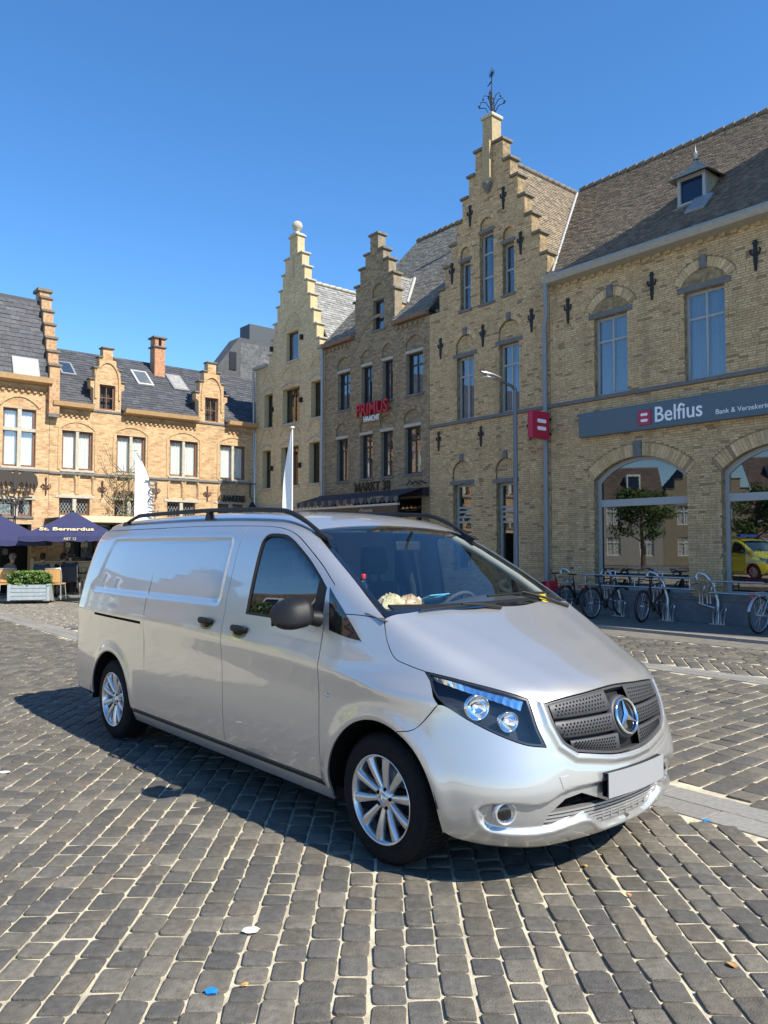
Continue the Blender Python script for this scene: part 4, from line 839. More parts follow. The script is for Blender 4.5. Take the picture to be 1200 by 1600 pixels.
# string course, cornice dentils, gutters
lef.box('string_course', m_stone, 0, LW, -.06, -.002, 3.96, 4.03)
segs = [0]+[q for xm, hw_, _, _ in dms for q in (xm-hw_*.9, xm+hw_*.9)]+[LW]
for i in range(0, len(segs), 2):
    x0, x1 = segs[i]+.02, segs[i+1]-.02; mb = MB(); mb.prism([(-.30,.0),(-.02,-.06),(-.02,.12),(-.34,.14)], x0, x1); mb.v = [(p[1], p[0], LE+.06+p[2]) for p in mb.v]; mb.build('gutter', m_gutw, lef.root, fix=True)
    mb = MB(); n = int((x1-x0)/.17)
    for k in range(n):
        for r in range(2): mb.box(x0+.02+(k+.5*r)*.17, x0+.10+(k+.5*r)*.17, -.06, -.004, LE-.16-.08*r, LE-.09-.08*r)
    tag(mb.build('dentils', mat('dentil_brick', (.42,.25,.12), .9), lef.root), kind='stuff')
lp_ = rad(39); lq = 3.2/math.cos(lp_)
lq0 = .48/math.cos(lp_); lp2 = [(-.1, 0)]+[p for xm, hw_, _, _ in dms for p in ((xm-hw_*.83, 0), (xm-hw_*.83, lq0), (xm+hw_*.83, lq0), (xm+hw_*.83, 0))]+[(LW, 0), (LW+1.5, lq0), (LW+1.5, lq), (-.1, lq)]
lef.roof_front(lp2, -.16, LE+.14, lp_, SL_DARK, L=.3, H=.17, seed=33, base=mat('slate_bed', (.05,.052,.058), .9))
zrl = LE+.14+3.2*math.tan(lp_); mb = MB(); mb.add([(-.1,3.04,zrl),(LW+1.5,3.04,zrl),(LW+1.5,7.5,6),(-.1,7.5,6)], [(0,1,2,3)]); mb.build('rear_roof', m_mortD, lef.root)
for xm, hw_, zt_, cp_ in dms:
    dz = cp_[2][1]; aq = math.atan2(dz-LE-.9, hw_*.9); ql = math.hypot(dz-LE-.9, hw_*.9)
    for sg in (1, -1): lef.roof_side([(.28,0),(2.4,0),(2.4,ql),(.28,ql)], xm+sg*hw_*.9, LE+.9, aq, sg, SL_DARK, L=.3, H=.17, seed=34)
    mb = MB(); mb.box(xm-hw_*.8, xm+hw_*.8, .28, 1.3, LE, LE+.95); mb.build('dormer_cheeks', mat('slate_bed', (.05,.052,.058), .9), lef.root)
cxm, czt = fl.px(247, 528, 2.4); cz0 = fl.px(247, 580, 2.4)[1]
mb = MB(); ch = lef.box('chimney', mat('chimney_brick', (.40,.21,.12), .9, noise=.3, nscale=18, bump=.4, bscale=30), cxm-.21, cxm+.21, 2.2, 2.65, cz0-.4, czt-.42)
lef.box('chimney_slab', m_stone, cxm-.27, cxm+.27, 2.14, 2.71, czt-.42, czt-.37, parent=ch); lef.box('chimney_slab', m_stone, cxm-.28, cxm+.28, 2.13, 2.72, czt-.06, czt, parent=ch)
for sx in (-1, 1): lef.box('chimney_pot', mat('chimney_brick', (.40,.21,.12), .9), cxm+sx*.13-.07, cxm+sx*.13+.07, 2.2, 2.65, czt-.37, czt-.06, parent=ch)
def roof_window(h, fr, u0, u1, v0, v1, ye, ze, p, m, m2):
    um, vm = (u0+u1)/2, (v0+v1)/2
    y = 1.0
    for _ in range(30): x, z = fr.px(um, vm, y); y = .5*y+.5*(ye+(z-ze)/math.tan(p))
    xa, xb = fr.px(u0, vm, y)[0], fr.px(u1, vm, y)[0]; hh = abs(fr.px(um, v0, y)[1]-fr.px(um, v1, y)[1])/math.sin(p)*.62
    M = Matrix.Translation(((xa+xb)/2, y, ze+(y-ye)*math.tan(p))) @ Matrix.Rotation(p, 4, 'X'); w_ = (xb-xa)/2
    mb = MB(); mb.M = M; mb.box(-w_, w_, -hh, hh, -.02, .07, bev=.01); f_ = mb.build('roof_window', m, h.root); mb = MB(); mb.M = M; mb.box(-w_+.07, w_-.07, -hh+.08, hh-.08, .072, .076); mb.build('pane', m2, f_)
roof_window(lef, fl, 91, 115, 567, 587, -.16, LE+.14, lp_, mat('rw_grey', (.22,.22,.23), .5), mat('rw_glass', (.03,.05,.08), .06)); roof_window(lef, fl, 209, 234, 581, 603, -.16, LE+.14, lp_, mat('rw_pale', (.5,.5,.48), .5), mat('rw_glass2', (.10,.12,.14), .06)); roof_window(lef, fl, 264, 288, 587, 611, -.16, LE+.14, lp_, mat('rw_grey', (.22,.22,.23), .5), mat('rw_blind', (.27,.265,.25), .5, noise=.25, nscale=8))
for u, v in ((71.5,760),(159.5,765),(243.5,767),(323.5,772)):
    x, z = fl.px(u, v); mb = MB(); y = -.04
    mb.tube([(x,y,z-.26),(x,y,z+.22)], .022, 6); mb.blob((x,y,z+.25),(.035,.02,.06),8,6)
    for sg in (-1,1): mb.tube([(x,y,z-.02),(x+sg*.10,y,z+.08),(x+sg*.15,y,z+.02),(x+sg*.12,y,z-.03)], .018, 6)
    mb.box(x-.10, x+.10, y-.02, -.002, z-.06, z-.03); mb.build('wall_anchor', mat('rusty_iron', (.09,.045,.03), .7), lef.root)
m_let = mat('letter_iron', (.03,.022,.018), .6)
for s_t, u0, u1, v in (('PATRON', 179, 211, 777), ('ORANGERIE', 342, 383, 783)):
    xa, z = fl.px(u0, v, -.1); xb, _ = fl.px(u1, v, -.1); t_ = text('facade_lettering', s_t, .34, m_let, lef.root, (xa, -.10, z), (R90,0,0), .02, bold=.01); t_.scale = ((xb-xa)/max(t_.dimensions.x, .1), 1, 1)
mb = MB(); xq = LW-.25; mb.tube([(xq,-.08,4.0),(xq,-.10,3.5),(xq-.02,-.3,3.35)], .02, 6); mb.lathe([(.02,.25),(.06,.2),(.16,.02),(.17,0)], 14, o=(xq-.02,-.3,3.05)); mb.build('lantern', m_iron, lef.root)
lef.box('awning_box', mat('awning_cream', (.62,.50,.32), .8), -.1, 5.2, -1.55, -1.45, 2.36, 2.56); lef.box('awning_cover', mat('awning_brown', (.10,.07,.05), .8), -.1, 5.2, -1.449, -.02, 2.44, 2.50)
lef.shell(0, LW, LE, 7.5, m_mortL)
for x in (.5, 1.6, 2.7, 3.8, 5.0, 6.0): lef.box('shopfront_post', m_fbrn, x, x+.10, .08, .20, .1, 2.35)
mb = MB(); mb.add([(.5,.14,.1),(LW-.5,.14,.1),(LW-.5,.14,2.35),(.5,.14,2.35)], [(0,1,2,3)]); mb.build('shopfront_glass', m_paneD, lef.root)
# ------------------------------------------------------------------ taller hotel house at the left edge
HW = 9.0; fh = sub(LEFT, XL-HW); HE = fh.px(40, 600)[1]
hot = House('terrace_hotel', fh, 'orange brick hotel at the square corner with cross-mullioned windows and iron eagle sign', 'house')
a = fh.rect(4, 56, 638, 729); pit_ = 2.9; hw1 = [(a[0]-k*pit_, a[1]-k*pit_, a[2], a[3]) for k in range(3)]; b_ = fh.rect(-2, 50, 780, 806); hw0 = [(b_[0]-k*pit_, b_[1]-k*pit_, 2.55, b_[3]) for k in range(3)]
ol = [(0,0),(HW-.01,0),(HW-.01,HE),(0,HE)]
hot.wall([ol]+[[(q[0],q[2]),(q[1],q[2]),(q[1],q[3]),(q[0],q[3])] for q in hw1+hw0]+[[(.4,.1),(HW-.5,.1),(HW-.5,2.3),(.4,2.3)]], BR_LEFT, m_mortL, seed=41, L=.19, H=.06)
for q in hw1:
    hot.win(*q, m_fbrn, mull=1, trans=.64, fw=.07, dep=.10, curtain=m_curtW, bar=.12); hot.box('mullion', m_stoneL, (q[0]+q[1])/2-.06, (q[0]+q[1])/2+.06, .01, .11, q[2]+.002, q[3]-.002); hot.box('transom', m_stoneL, q[0], q[1], .015, .105, q[2]+(q[3]-q[2])*.64-.05, q[2]+(q[3]-q[2])*.64+.05); hot.sill(q[0], q[1], q[2], m_stoneL)
    hot.band([(q[0]-.08+(q[1]-q[0]+.16)*t, q[3]+.05+.32*math.sin(math.pi*t)**.8) for t in np.linspace(1,0,13)], 'window_surround', mat('surround', (.44,.30,.16), .9), -.08, -.04, .0)
for q in hw0: hot.win(*q, m_fbrn, mull=1, fw=.06, dep=.12, lead=True); hot.box('lintel', m_stoneL, q[0]-.1, q[1]+.1, -.03, .10, q[3]+.002, q[3]+.10); hot.box('mullion', m_stoneL, (q[0]+q[1])/2-.07, (q[0]+q[1])/2+.07, .0, .12, q[2]+.002, q[3]-.002); hot.sill(q[0], q[1], q[2], m_stone)
hot.box('string_course', m_stone, 0, HW-.01, -.06, -.002, a[2]-.14, a[2]-.075)
mb = MB(); mb.prism([(-.34,.0),(-.02,-.06),(-.02,.12),(-.38,.16)], 0, HW-.01); mb.v = [(p[1], p[0], HE+.06+p[2]) for p in mb.v]; mb.build('gutter', m_gutw, hot.root, fix=True)
mb = MB()
for k in range(int(HW/.19)):
    for r in range(2): mb.box((k+.5*r)*.19+.02, (k+.5*r)*.19+.11, -.07, -.004, HE-.18-.09*r, HE-.10-.09*r)
tag(mb.build('dentils', mat('dentil_brick', (.42,.25,.12), .9), hot.root), kind='stuff')
hp = rad(67); hq = 1.25/math.cos(hp)
hot.roof_front([(0,0),(HW-.02,0),(HW-.02,hq),(0,hq)], -.2, HE+.16, hp, SL_DARK, L=.3, H=.17, seed=43, base=mat('slate_bed', (.05,.052,.058), .9))
zrh = HE+.16+1.25*math.tan(hp); mb = MB(); mb.add([(0,1.05,zrh),(HW,1.05,zrh),(HW,8,6.5),(0,8,6.5)], [(0,1,2,3)]); mb.build('rear_roof', m_mortD, hot.root)
roof_window(hot, fh, 19, 61, 562, 592, -.2, HE+.16, hp, mat('rw_grey', (.22,.22,.23), .5), mat('rw_blind', (.27,.265,.25), .5))
# stepped side parapet: steps climb with the roof slope
xpar = HW+.06
for k in range(6):
    y0 = -.25+k*.21; zt_ = HE+.16+(y0+.2+.21)*math.tan(hp)+.12; pz = hot.box('parapet_step', mat('parapet_brick', (.40,.25,.14), .9, noise=.3, nscale=14, bump=.4, bscale=30), xpar-.16, xpar+.16, y0, y0+.209, HE-.9 if k == 0 else HE-.1, zt_); hot.box('coping', m_cope, xpar-.21, xpar+.21, y0-.05, y0+.205, zt_+.001, zt_+.07, parent=pz)
zt_ = fh.px(85, 457, 1.2)[1]; pz = hot.box('parapet_top', mat('parapet_brick', (.40,.25,.14), .9), xpar-.16, xpar+.16, 1.01, 1.5, HE+1.0, zt_-.10); hot.box('coping', m_cope, xpar-.24, xpar+.24, .95, 1.56, zt_-.10, zt_, parent=pz)
hot.box('corbel', m_stone, xpar-.17, xpar+.17, -.24, .0, HE-1.0, HE-.901)
hot.shell(0, HW, HE, 8, m_mortL)
# iron eagle emblem with lettering over the door
eg = empty('eagle_sign', fh.world(0,0,0), fh.rz, 'dark wrought-iron spread-wing sign with lettering over the terrace door', 'sign'); ex_, ez_ = fh.px(25, 752, -.12)
mb = MB()
for sg in (-1, 1):
    P = [(0,.10),(.12,.26),(.30,.34),(.48,.32),(.62,.18),(.66,-.06),(.60,-.22),(.52,-.02),(.50,-.24),(.42,-.02),(.39,-.20),(.30,.02),(.26,-.14),(.16,.0),(.05,-.10)]
    mb.prism([(ex_+sg*p[0], ez_+p[1]) for p in P], -.14, -.11)
mb.prism([(ex_-.07,ez_-.25),(ex_+.07,ez_-.25),(ex_+.09,ez_+.15),(ex_+.05,ez_+.36),(ex_-.05,ez_+.36),(ex_-.09,ez_+.15)], -.15, -.10)
mb.build('eagle', m_let, eg, fix=True)
for i, (s_t, dz_) in enumerate((('HOTEL', -.28), ('HOPE', -.58))): text('sign_lettering', s_t, .30, m_let, eg, (ex_-.42, -.12, ez_+dz_-.12), (R90,0,0), .015, bold=.01)
mb = MB(); mb.tube([(ex_,-.12,ez_-.7),(ex_,-.12,ez_-1.5)], .02, 6); mb.tube([(ex_,-.12,ez_-1.5),(ex_+.1,-.2,ez_-1.65),(ex_,-.25,ez_-1.8),(ex_-.1,-.2,ez_-1.7)], .02, 6); mb.build('scroll', m_iron, eg)
# ------------------------------------------------------------------ made-up unseen block beyond the bank, shaped to throw shade on its roof
ft = sub(ROW, XB0+10.9); tow = House('roof_shade_block', ft, 'added unseen tan brick block beyond the bank that shades its roof', 'building')
mb = MB(); mb.prism([(.6,0),(9,0),(9,8.8),(1.6,19.6),(.6,17.6)], 0, 7.0); mb.v = [(p[1], p[0], p[2]) for p in mb.v]; mb.build('wall', mat('shade_block_brick', (.36,.28,.16), .9, noise=.2, nscale=2), tow.root, fix=True)
for z in (4.0, 8.0, 12.0):
    for x in (1.2, 3.4, 5.4): mb = MB(); mb.box(x, x+.9, .57, .62, z, z+2.2); mb.build('window', m_fgrey, tow.root)
# ================================================================== THE VAN: one analytic body surface, panels cut out of it
VAN_YAW = -.8451
VFW = np.array([math.cos(VAN_YAW), math.sin(VAN_YAW), 0]); VLF = np.array([-VFW[1], VFW[0], 0])
VAN_O = np.array([-.0229, 3.9894, 0])+.935*VLF
def to_van(P): P = np.asarray(P)-VAN_O; return np.stack([P@VFW, P@VLF, P[..., 2]], -1)
def dir_van(d): return np.stack([d@VFW, d@VLF, d[..., 2]], -1)
def pchip(xs, ys, xq):
    xs = np.array(xs, float); ys = np.array(ys, float); h = np.diff(xs); dl = np.diff(ys)/h; d = np.zeros(len(xs))
    for i in range(1, len(xs)-1):
        if dl[i-1]*dl[i] > 0:
            w1 = 2*h[i]+h[i-1]; w2 = h[i]+2*h[i-1]; d[i] = (w1+w2)/(w1/dl[i-1]+w2/dl[i])
    d[0] = dl[0]; d[-1] = dl[-1]
    k = np.clip(np.searchsorted(xs, xq)-1, 0, len(xs)-2); t = (xq-xs[k])/h[k]
    return ((2*t**3-3*t**2+1)*ys[k]+(t**3-2*t**2+t)*h[k]*d[k]+(-2*t**3+3*t**2)*ys[k+1]+(t**3-t**2)*h[k]*d[k+1])
class Tab:
    def __init__(s, pts, sig=.015, n=3000):
        xs = [p[0] for p in pts]; ys = [p[1] for p in pts]; m = 4*sig
        s.x = np.linspace(xs[0]-m, xs[-1]+m, n); y = pchip(xs, ys, np.clip(s.x, xs[0], xs[-1]))
        lo = s.x < xs[0]; hi = s.x > xs[-1]
        y[lo] += (s.x[lo]-xs[0])*(ys[1]-ys[0])/(xs[1]-xs[0]); y[hi] += (s.x[hi]-xs[-1])*(ys[-1]-ys[-2])/(xs[-1]-xs[-2])
        dx = s.x[1]-s.x[0]; k = int(3*sig/dx)+1; g = np.exp(-.5*(np.arange(-k, k+1)*dx/sig)**2); g /= g.sum()
        s.y = np.convolve(np.pad(y, k, mode='reflect', reflect_type='odd'), g, 'valid'); s.d = np.gradient(s.y, dx)
    def __call__(s, x): return np.interp(x, s.x, s.y)
    def der(s, x): return np.interp(x, s.x, s.d)
T_side = Tab([(.16,.86),(.22,.905),(.30,.935),(.40,.951),(.55,.957),(.70,.954),(.85,.952),(.95,.957),(1.0,.961),(1.03,.962),(1.06,.957),(1.12,.944),(1.20,.929),(1.35,.897),(1.5,.860),(1.62,.826),(1.72,.790),(1.80,.752),(1.95,.66)], .013)
T_crease = Tab([(-4.6,1.05),(-2.8,1.045),(-1.55,1.02),(-.6,.965),(0,.92),(.5,.86),(.95,.82)], .15)
T_bell = Tab([(.2,0),(.4,.0),(.7,.6),(.85,1),(1.1,1),(1.3,.5),(1.5,0),(1.9,0)], .03)
T_front = Tab([(.10,.55),(.16,.72),(.20,.81),(.26,.862),(.35,.89),(.45,.898),(.55,.889),(.65,.870),(.75,.848),(.85,.805),(.90,.772),(.935,.725),(.97,.655),(1.02,.545),(1.09,.39),(1.16,.225),(1.22,.085),(1.255,.01),(1.30,-.09),(1.45,-.37),(1.60,-.645),(1.72,-.865),(1.807,-1.03),(1.88,-1.18),(1.95,-1.33)], .010)
T_fc = Tab([(.1,.30),(.5,.30),(.9,.32),(1.0,.28),(1.15,.17),(1.3,.09),(1.9,.07)], .04)
T_fk = Tab([(.1,.36),(.45,.36),(.62,.43),(.78,.50),(.95,.42),(1.08,.31),(1.2,.20),(1.35,.13),(1.9,.12)], .04)
T_roof = Tab([(-4.7,1.80),(-4.3,1.862),(-3.6,1.893),(-2.6,1.903),(-1.9,1.892),(-1.4,1.868),(-1.0,1.835),(-.4,1.77)], .12)
T_rear = Tab([(.1,4.40),(.3,4.45),(.5,4.472),(.8,4.468),(1.05,4.452),(1.4,4.385),(1.7,4.30),(1.95,4.20)], .03)
def smax(a, b, k):
    h = np.maximum(k-np.abs(a-b), 0)/k; return np.maximum(a, b)+h*h*k*.25
def sstep(t): t = np.clip(t, 0, 1); return t*t*(3-2*t)
def F(P):
    x, y, z = P[..., 0], P[..., 1], P[..., 2]; ay = np.sqrt(y*y+1e-8)
    ze = z-(T_crease(x)-1.03)*T_bell(z)
    W = T_side(ze)
    W = W-.10*np.clip((x-.05)/.85, 0, 1.5)**2-.05*np.clip((-x-3.3)/1.15, 0, 1.5)**2
    # blind window recess in the load-bay sides
    xl = -3.98+(z-1.22)*.5; dx = np.minimum(x-xl, -1.655-x); dz = np.minimum(z-1.215, 1.70-z)
    dm = np.minimum(dx, dz); dm = np.where((dx < .07) & (dz < .07), .07-np.hypot(np.maximum(.07-dx, 0), np.maximum(.07-dz, 0)), dm)
    W = W-.011*sstep(dm/.045)
    # wheel-arch lips
    for xa in (0.0, -3.43):
        r = np.hypot(x-xa, z-.325); W = W+.014*np.exp(-((r-.425)/.050)**2)*sstep((z-.2)/.2)
    fs = ay-W
    ft = z-T_roof(x)+.09*y*y
    f = smax(fs, ft, .17)
    dz_ = T_front.der(z)
    ff = (x-T_front(z)+T_fc(z)*y*y)/np.sqrt(1+dz_*dz_)
    f = smax(f, ff, T_fk(z))
    fr = (-x-T_rear(z)+.06*y*y)
    return smax(f, fr, .15)
def Fn(P, e=.003):
    g = np.stack([F(P+np.eye(3)[i]*e)-F(P-np.eye(3)[i]*e) for i in range(3)], -1)
    return g/np.linalg.norm(g, axis=-1, keepdims=True)
def root(O, D, s0, s1, n=120):
    """first surface point from O+s0*D going towards O+s1*D"""
    O = np.atleast_2d(O); D = np.atleast_2d(D); S = np.linspace(s0, s1, n)
    v = F(O[:, None]+S[None, :, None]*D[:, None]) < 0
    k = np.argmax(v, 1); ok = v.any(1); k = np.clip(k, 1, n-1); a = S[k-1]; b = S[k]
    for _ in range(26):
        m = .5*(a+b); q = F(O+m[:, None]*D) < 0; b = np.where(q, m, b); a = np.where(q, a, m)
    P = O+b[:, None]*D; P[~ok] = np.nan
    return P
def pix(*uv):
    """photo pixels to points on the van body (van coordinates)"""
    uv = np.array(uv, float).reshape(-1, 2); D = np.array([dir_van(ray(u, v)) for u, v in uv]); O = np.repeat(to_van(EYE)[None], len(D), 0)
    return root(O, D, 1.5, 9.5, 1500)
def S(*xz):
    xz = np.array(xz, float).reshape(-1, 2); n = len(xz)
    return root(np.stack([xz[:, 0], np.full(n, -1.3), xz[:, 1]], 1), np.repeat([[0., 1, 0]], n, 0), 0, 1.25)
# ------------------------------------------------------------------ charts and panels
QC = np.array([0.0, 0, .72])
class ChSide:
    def to(s, P): return np.stack([P[:, 0], P[:, 2]], 1)
    def back(s, p): return S(*p)
class ChFront:
    def to(s, P):
        d = P-QC; d = d/np.linalg.norm(d, axis=1, keepdims=True); ph = np.arccos(np.clip(d[:, 0], -1, 1)); h = np.hypot(d[:, 1], d[:, 2])+1e-9
        return np.stack([-d[:, 1]/h*ph, d[:, 2]/h*ph], 1)
    def back(s, p):
        ph = np.hypot(p[:, 0], p[:, 1])+1e-9; D = np.stack([np.cos(ph), -np.sin(ph)*p[:, 0]/ph, np.sin(ph)*p[:, 1]/ph], 1)
        return root(np.repeat(QC[None], len(p), 0), D, 1.6, .05, 200)
class ChTop:
    def to(s, P): return P[:, :2].copy()
    def back(s, p): n = len(p); return root(np.stack([p[:, 0], p[:, 1], np.full(n, 2.2)], 1), np.repeat([[0., 0, -1]], n, 0), 0, 1.7, 200)
class ChCyl:
    """round the long axis: (x, angle)"""
    def to(s, P): return np.stack([P[:, 0], np.arctan2(P[:, 2]-1.0, -P[:, 1])], 1)
    def back(s, p):
        n = len(p); D = np.stack([np.zeros(n), -np.cos(p[:, 1]), np.sin(p[:, 1])], 1)
        return root(np.stack([p[:, 0], np.zeros(n), np.full(n, 1.0)], 1), D, 1.4, .05, 200)
class ChRear:
    def to(s, P): return np.stack([-P[:, 1], P[:, 2]], 1)
    def back(s, p): n = len(p); return root(np.stack([np.full(n, -5.2), -p[:, 0], p[:, 1]], 1), np.repeat([[1., 0, 0]], n, 0), 0, 1.3, 200)
class ChRCyl:
    """round a vertical axis near the tail: (angle*0.9, z)"""
    A = np.array([-3.75, 0, 0])
    def to(s, P): d = P-s.A; return np.stack([np.arctan2(-d[:, 0], -d[:, 1])*.9, P[:, 2]], 1)
    def back(s, p):
        n = len(p); a = p[:, 0]/.9; D = np.stack([-np.sin(a), -np.cos(a), np.zeros(n)], 1); O = np.stack([np.full(n, s.A[0]), np.zeros(n), p[:, 1]], 1)
        return root(O, D, 2.2, .05, 240)
SIDE, FRONT, TOPC, CYLX, REARC, RCYL = ChSide(), ChFront(), ChTop(), ChCyl(), ChRear(), ChRCyl()
def crom(p, step):
    """smooth resample of a 2-D polyline"""
    p = np.asarray(p, float)
    if len(p) == 2: q = p
    else:
        e = np.vstack([2*p[0]-p[1], p, 2*p[-1]-p[-2]]); out = []
        for i in range(1, len(e)-2):
            P0, P1, P2, P3 = e[i-1], e[i], e[i+1], e[i+2]
            t = np.linspace(0, 1, 24, endpoint=False)[:, None]
            out.append(.5*((2*P1)+(-P0+P2)*t+(2*P0-5*P1+4*P2-P3)*t**2+(-P0+3*P1-3*P2+P3)*t**3))
        q = np.vstack(out+[p[-1:]])
    d = np.concatenate([[0], np.cumsum(np.linalg.norm(np.diff(q, axis=0), axis=1))]); n = max(2, int(round(d[-1]/step))+1)
    s = np.linspace(0, d[-1], n); return np.stack([np.interp(s, d, q[:, 0]), np.interp(s, d, q[:, 1])], 1)
def outline(chart, segs, step, gap=.0025):
    out = []
    for sg in segs:
        q = crom(chart.to(np.asarray(sg)), step); 
        if out and np.linalg.norm(out[-1][-1]-q[0]) > 1.5*step: out.append(crom(np.vstack([out[-1][-1], q[0]]), step)[1:-1])
        if out and len(out[-1]) and np.linalg.norm(out[-1][-1]-q[0]) < .3*step: q = q[1:]
        out.append(q)
    p = np.vstack([o for o in out if len(o)])
    if np.linalg.norm(p[0]-p[-1]) < .3*step: p = p[:-1]
    a = .5*np.sum(p[:, 0]*np.roll(p[:, 1], -1)-np.roll(p[:, 0], -1)*p[:, 1])
    if a < 0: p = p[::-1]
    return inset2(p, gap)
def inset2(p, g):
    if abs(g) < 1e-9: return p
    t = np.roll(p, -1, 0)-np.roll(p, 1, 0); t /= np.linalg.norm(t, axis=1, keepdims=True)+1e-12
    return p+g*np.stack([-t[:, 1], t[:, 0]], 1)
def inside(poly, q):
    x, y = q[:, 0], q[:, 1]; r = np.zeros(len(q), bool); n = len(poly); j = n-1
    for i in range(n):
        a, b = poly[i], poly[j]
        c = (a[1] > y) != (b[1] > y)
        with np.errstate(divide='ignore', invalid='ignore'): xx = (b[0]-a[0])*(y-a[1])/(b[1]-a[1])+a[0]
        r ^= c & (x < xx); j = i
    return r
def pdist(poly, q):
    d = np.full(len(q), 1e9)
    for i in range(len(poly)):
        a, b = poly[i], poly[(i+1)%len(poly)]; ab = b-a; t = np.clip(((q-a)@ab)/(ab@ab+1e-12), 0, 1); d = np.minimum(d, np.linalg.norm(q-a-t[:, None]*ab, axis=1))
    return d
def mesh2d(poly, holes, sp):
    lo, hi = poly.min(0), poly.max(0); gx = np.arange(lo[0]+sp*.5, hi[0], sp); gy = np.arange(lo[1]+sp*.5, hi[1], sp*.92)
    G = np.array([(x+(sp*.5 if j%2 else 0), y) for j, y in enumerate(gy) for x in gx]) if len(gx) and len(gy) else np.zeros((0, 2))
    if len(G):
        k = inside(poly, G) & (pdist(poly, G) > sp*.45)
        for h in holes: k &= ~inside(h, G) & (pdist(h, G) > sp*.45)
        G = G[k]
    V = [Vector(p) for p in poly]; E = [(i, (i+1)%len(poly)) for i in range(len(poly))]
    for h in holes:
        o = len(V); V += [Vector(p) for p in h]; E += [(o+i, o+(i+1)%len(h)) for i in range(len(h))]
    V += [Vector(p) for p in G]
    vo, eo, fo, ov, oe, of = delaunay_2d_cdt(V, E, [], 0, 1e-6)
    vo = np.array([tuple(q) for q in vo]); fo = np.array([f for f in fo if len(f) == 3]); c = vo[fo].mean(1)
    k = inside(poly, c)
    for h in holes: k &= ~inside(h, c)
    return vo, fo[k]
def surf_mesh(name, V, T, Nn, m, parent, flange=.014, mirror=False, autonormal=False):
    """triangles with analytic normals plus a turned-in edge"""
    V = V.copy(); Nn = Nn.copy(); T = np.array(T)
    n0 = np.cross(V[T[:, 1]]-V[T[:, 0]], V[T[:, 2]]-V[T[:, 0]]); fl = (n0*Nn[T[:, 0]]).sum(1) < 0; T[fl] = T[fl][:, ::-1]
    used = np.zeros(len(V), bool); used[T.ravel()] = True; idx = np.cumsum(used)-1; V = V[used]; Nn = Nn[used]; T = idx[T]
    nsurf = len(T)
    if flange:
        cnt = {}
        for t in T:
            for a, b in ((t[0], t[1]), (t[1], t[2]), (t[2], t[0])): cnt[(a, b)] = 1
        be = [e for e in cnt if (e[1], e[0]) not in cnt]; k = len(V); A = np.array(be)
        if len(A):
            outn = np.cross(V[A[:, 1]]-V[A[:, 0]], Nn[A[:, 0]]); outn /= np.linalg.norm(outn, axis=1, keepdims=True)+1e-12
            q = len(A); top = V[A.ravel()]; nn = np.repeat(outn, 2, 0); bot = top-flange*Nn[A.ravel()]
            V = np.vstack([V, top, bot]); Nn = np.vstack([Nn, nn, nn]); i = np.arange(q)*2
            T = np.vstack([T, np.stack([k+i+1, k+i, k+2*q+i], 1), np.stack([k+i+1, k+2*q+i, k+2*q+i+1], 1)])
    if mirror: V = V*[1, -1, 1]; Nn = Nn*[1, -1, 1]; T = T[:, ::-1]
    me = bpy.data.meshes.new(name); me.from_pydata(V.tolist(), [], T.tolist()); me.polygons.foreach_set('use_smooth', [True]*len(T))
    if m: me.materials.append(m)
    me.update()
    if not autonormal: me.normals_split_custom_set_from_vertices(Nn.tolist())
    return link(name, me, parent)
def panel(name, chart, segs, m, parent, sp=.035, gap=.0025, off=0.0, flange=.014, holes=(), disp=None, both=False, sym=False, poly=None, ringw=None):
    p = outline(chart, segs, sp*.7, gap) if poly is None else poly
    if sym:   # right half outline given from centre line to centre line: close it with its mirror image (charts with first coordinate = right)
        pass
    hs = [outline(chart, h, sp*.6, -.001) if not isinstance(h, np.ndarray) else h for h in holes]
    if ringw: hs.append(inset2(p, ringw))
    v, T = mesh2d(p, hs, sp); P = chart.back(v); bad = np.isnan(P).any(1)
    if bad.any():
        T = T[~bad[T].any(1)]; P[bad] = 0
    Nn = Fn(P); P = P+off*Nn
    if disp is not None:
        d = disp(v, P); P = P-d[:, None]*Nn
    o = surf_mesh(name, P, T, Nn, m, parent, flange, autonormal=disp is not None)
    if both: return o, surf_mesh(name, P, T, Nn, m, parent, flange, mirror=True, autonormal=disp is not None)
    return o
def mir(P): return np.asarray(P)*[1, -1, 1]
# ------------------------------------------------------------------ van materials
m_paint = mat('silver_paint', (.50,.495,.485), .35, .68, coat=1.0, noise=.025, nscale=420, detail=1)
_bsdf(m_paint).inputs['Coat IOR'].default_value = 1.75
m_black = mat('black_trim', (.011,.0115,.0125), .5, spec=.3, bump=.15, bscale=300)
m_under = mat('underbody', (.005,.005,.0055), .85, spec=.1)
m_gblk = mat('gloss_black', (.006,.006,.008), .06, coat=1.0)
m_chrome = mat('chrome', (.82,.83,.85), .07, 1.0)
m_alloy = mat('alloy', (.60,.605,.62), .27, .9, coat=.5)
m_rubber = mat('tyre_rubber', (.010,.010,.0105), .85, spec=.2, noise=.25, nscale=30, bump=.2, bscale=90)
m_grille = mat('grille_plastic', (.045,.046,.05), .5, bump=.1, bscale=400)
m_vglass = glass('van_glass', (.45,.53,.52), .06, 1.5)
m_wglass = glass('windscreen_glass', (.84,.90,.89), .02, 1.45)
m_lens = glass('lamp_lens', (.97,.98,1.0), .0, 1.4)
m_seat = mat('seat_cloth', (.022,.023,.027), .9, noise=.3, nscale=60)
m_dash = mat('dash_plastic', (.05,.051,.054), .75, bump=.2, bscale=500)
m_liner = mat('interior_liner', (.33,.33,.32), .9)
m_amber = mat('amber_lens', (.8,.25,.03), .2, coat=.6)
m_red = mat('red_lens', (.38,.012,.012), .15, coat=1.0)
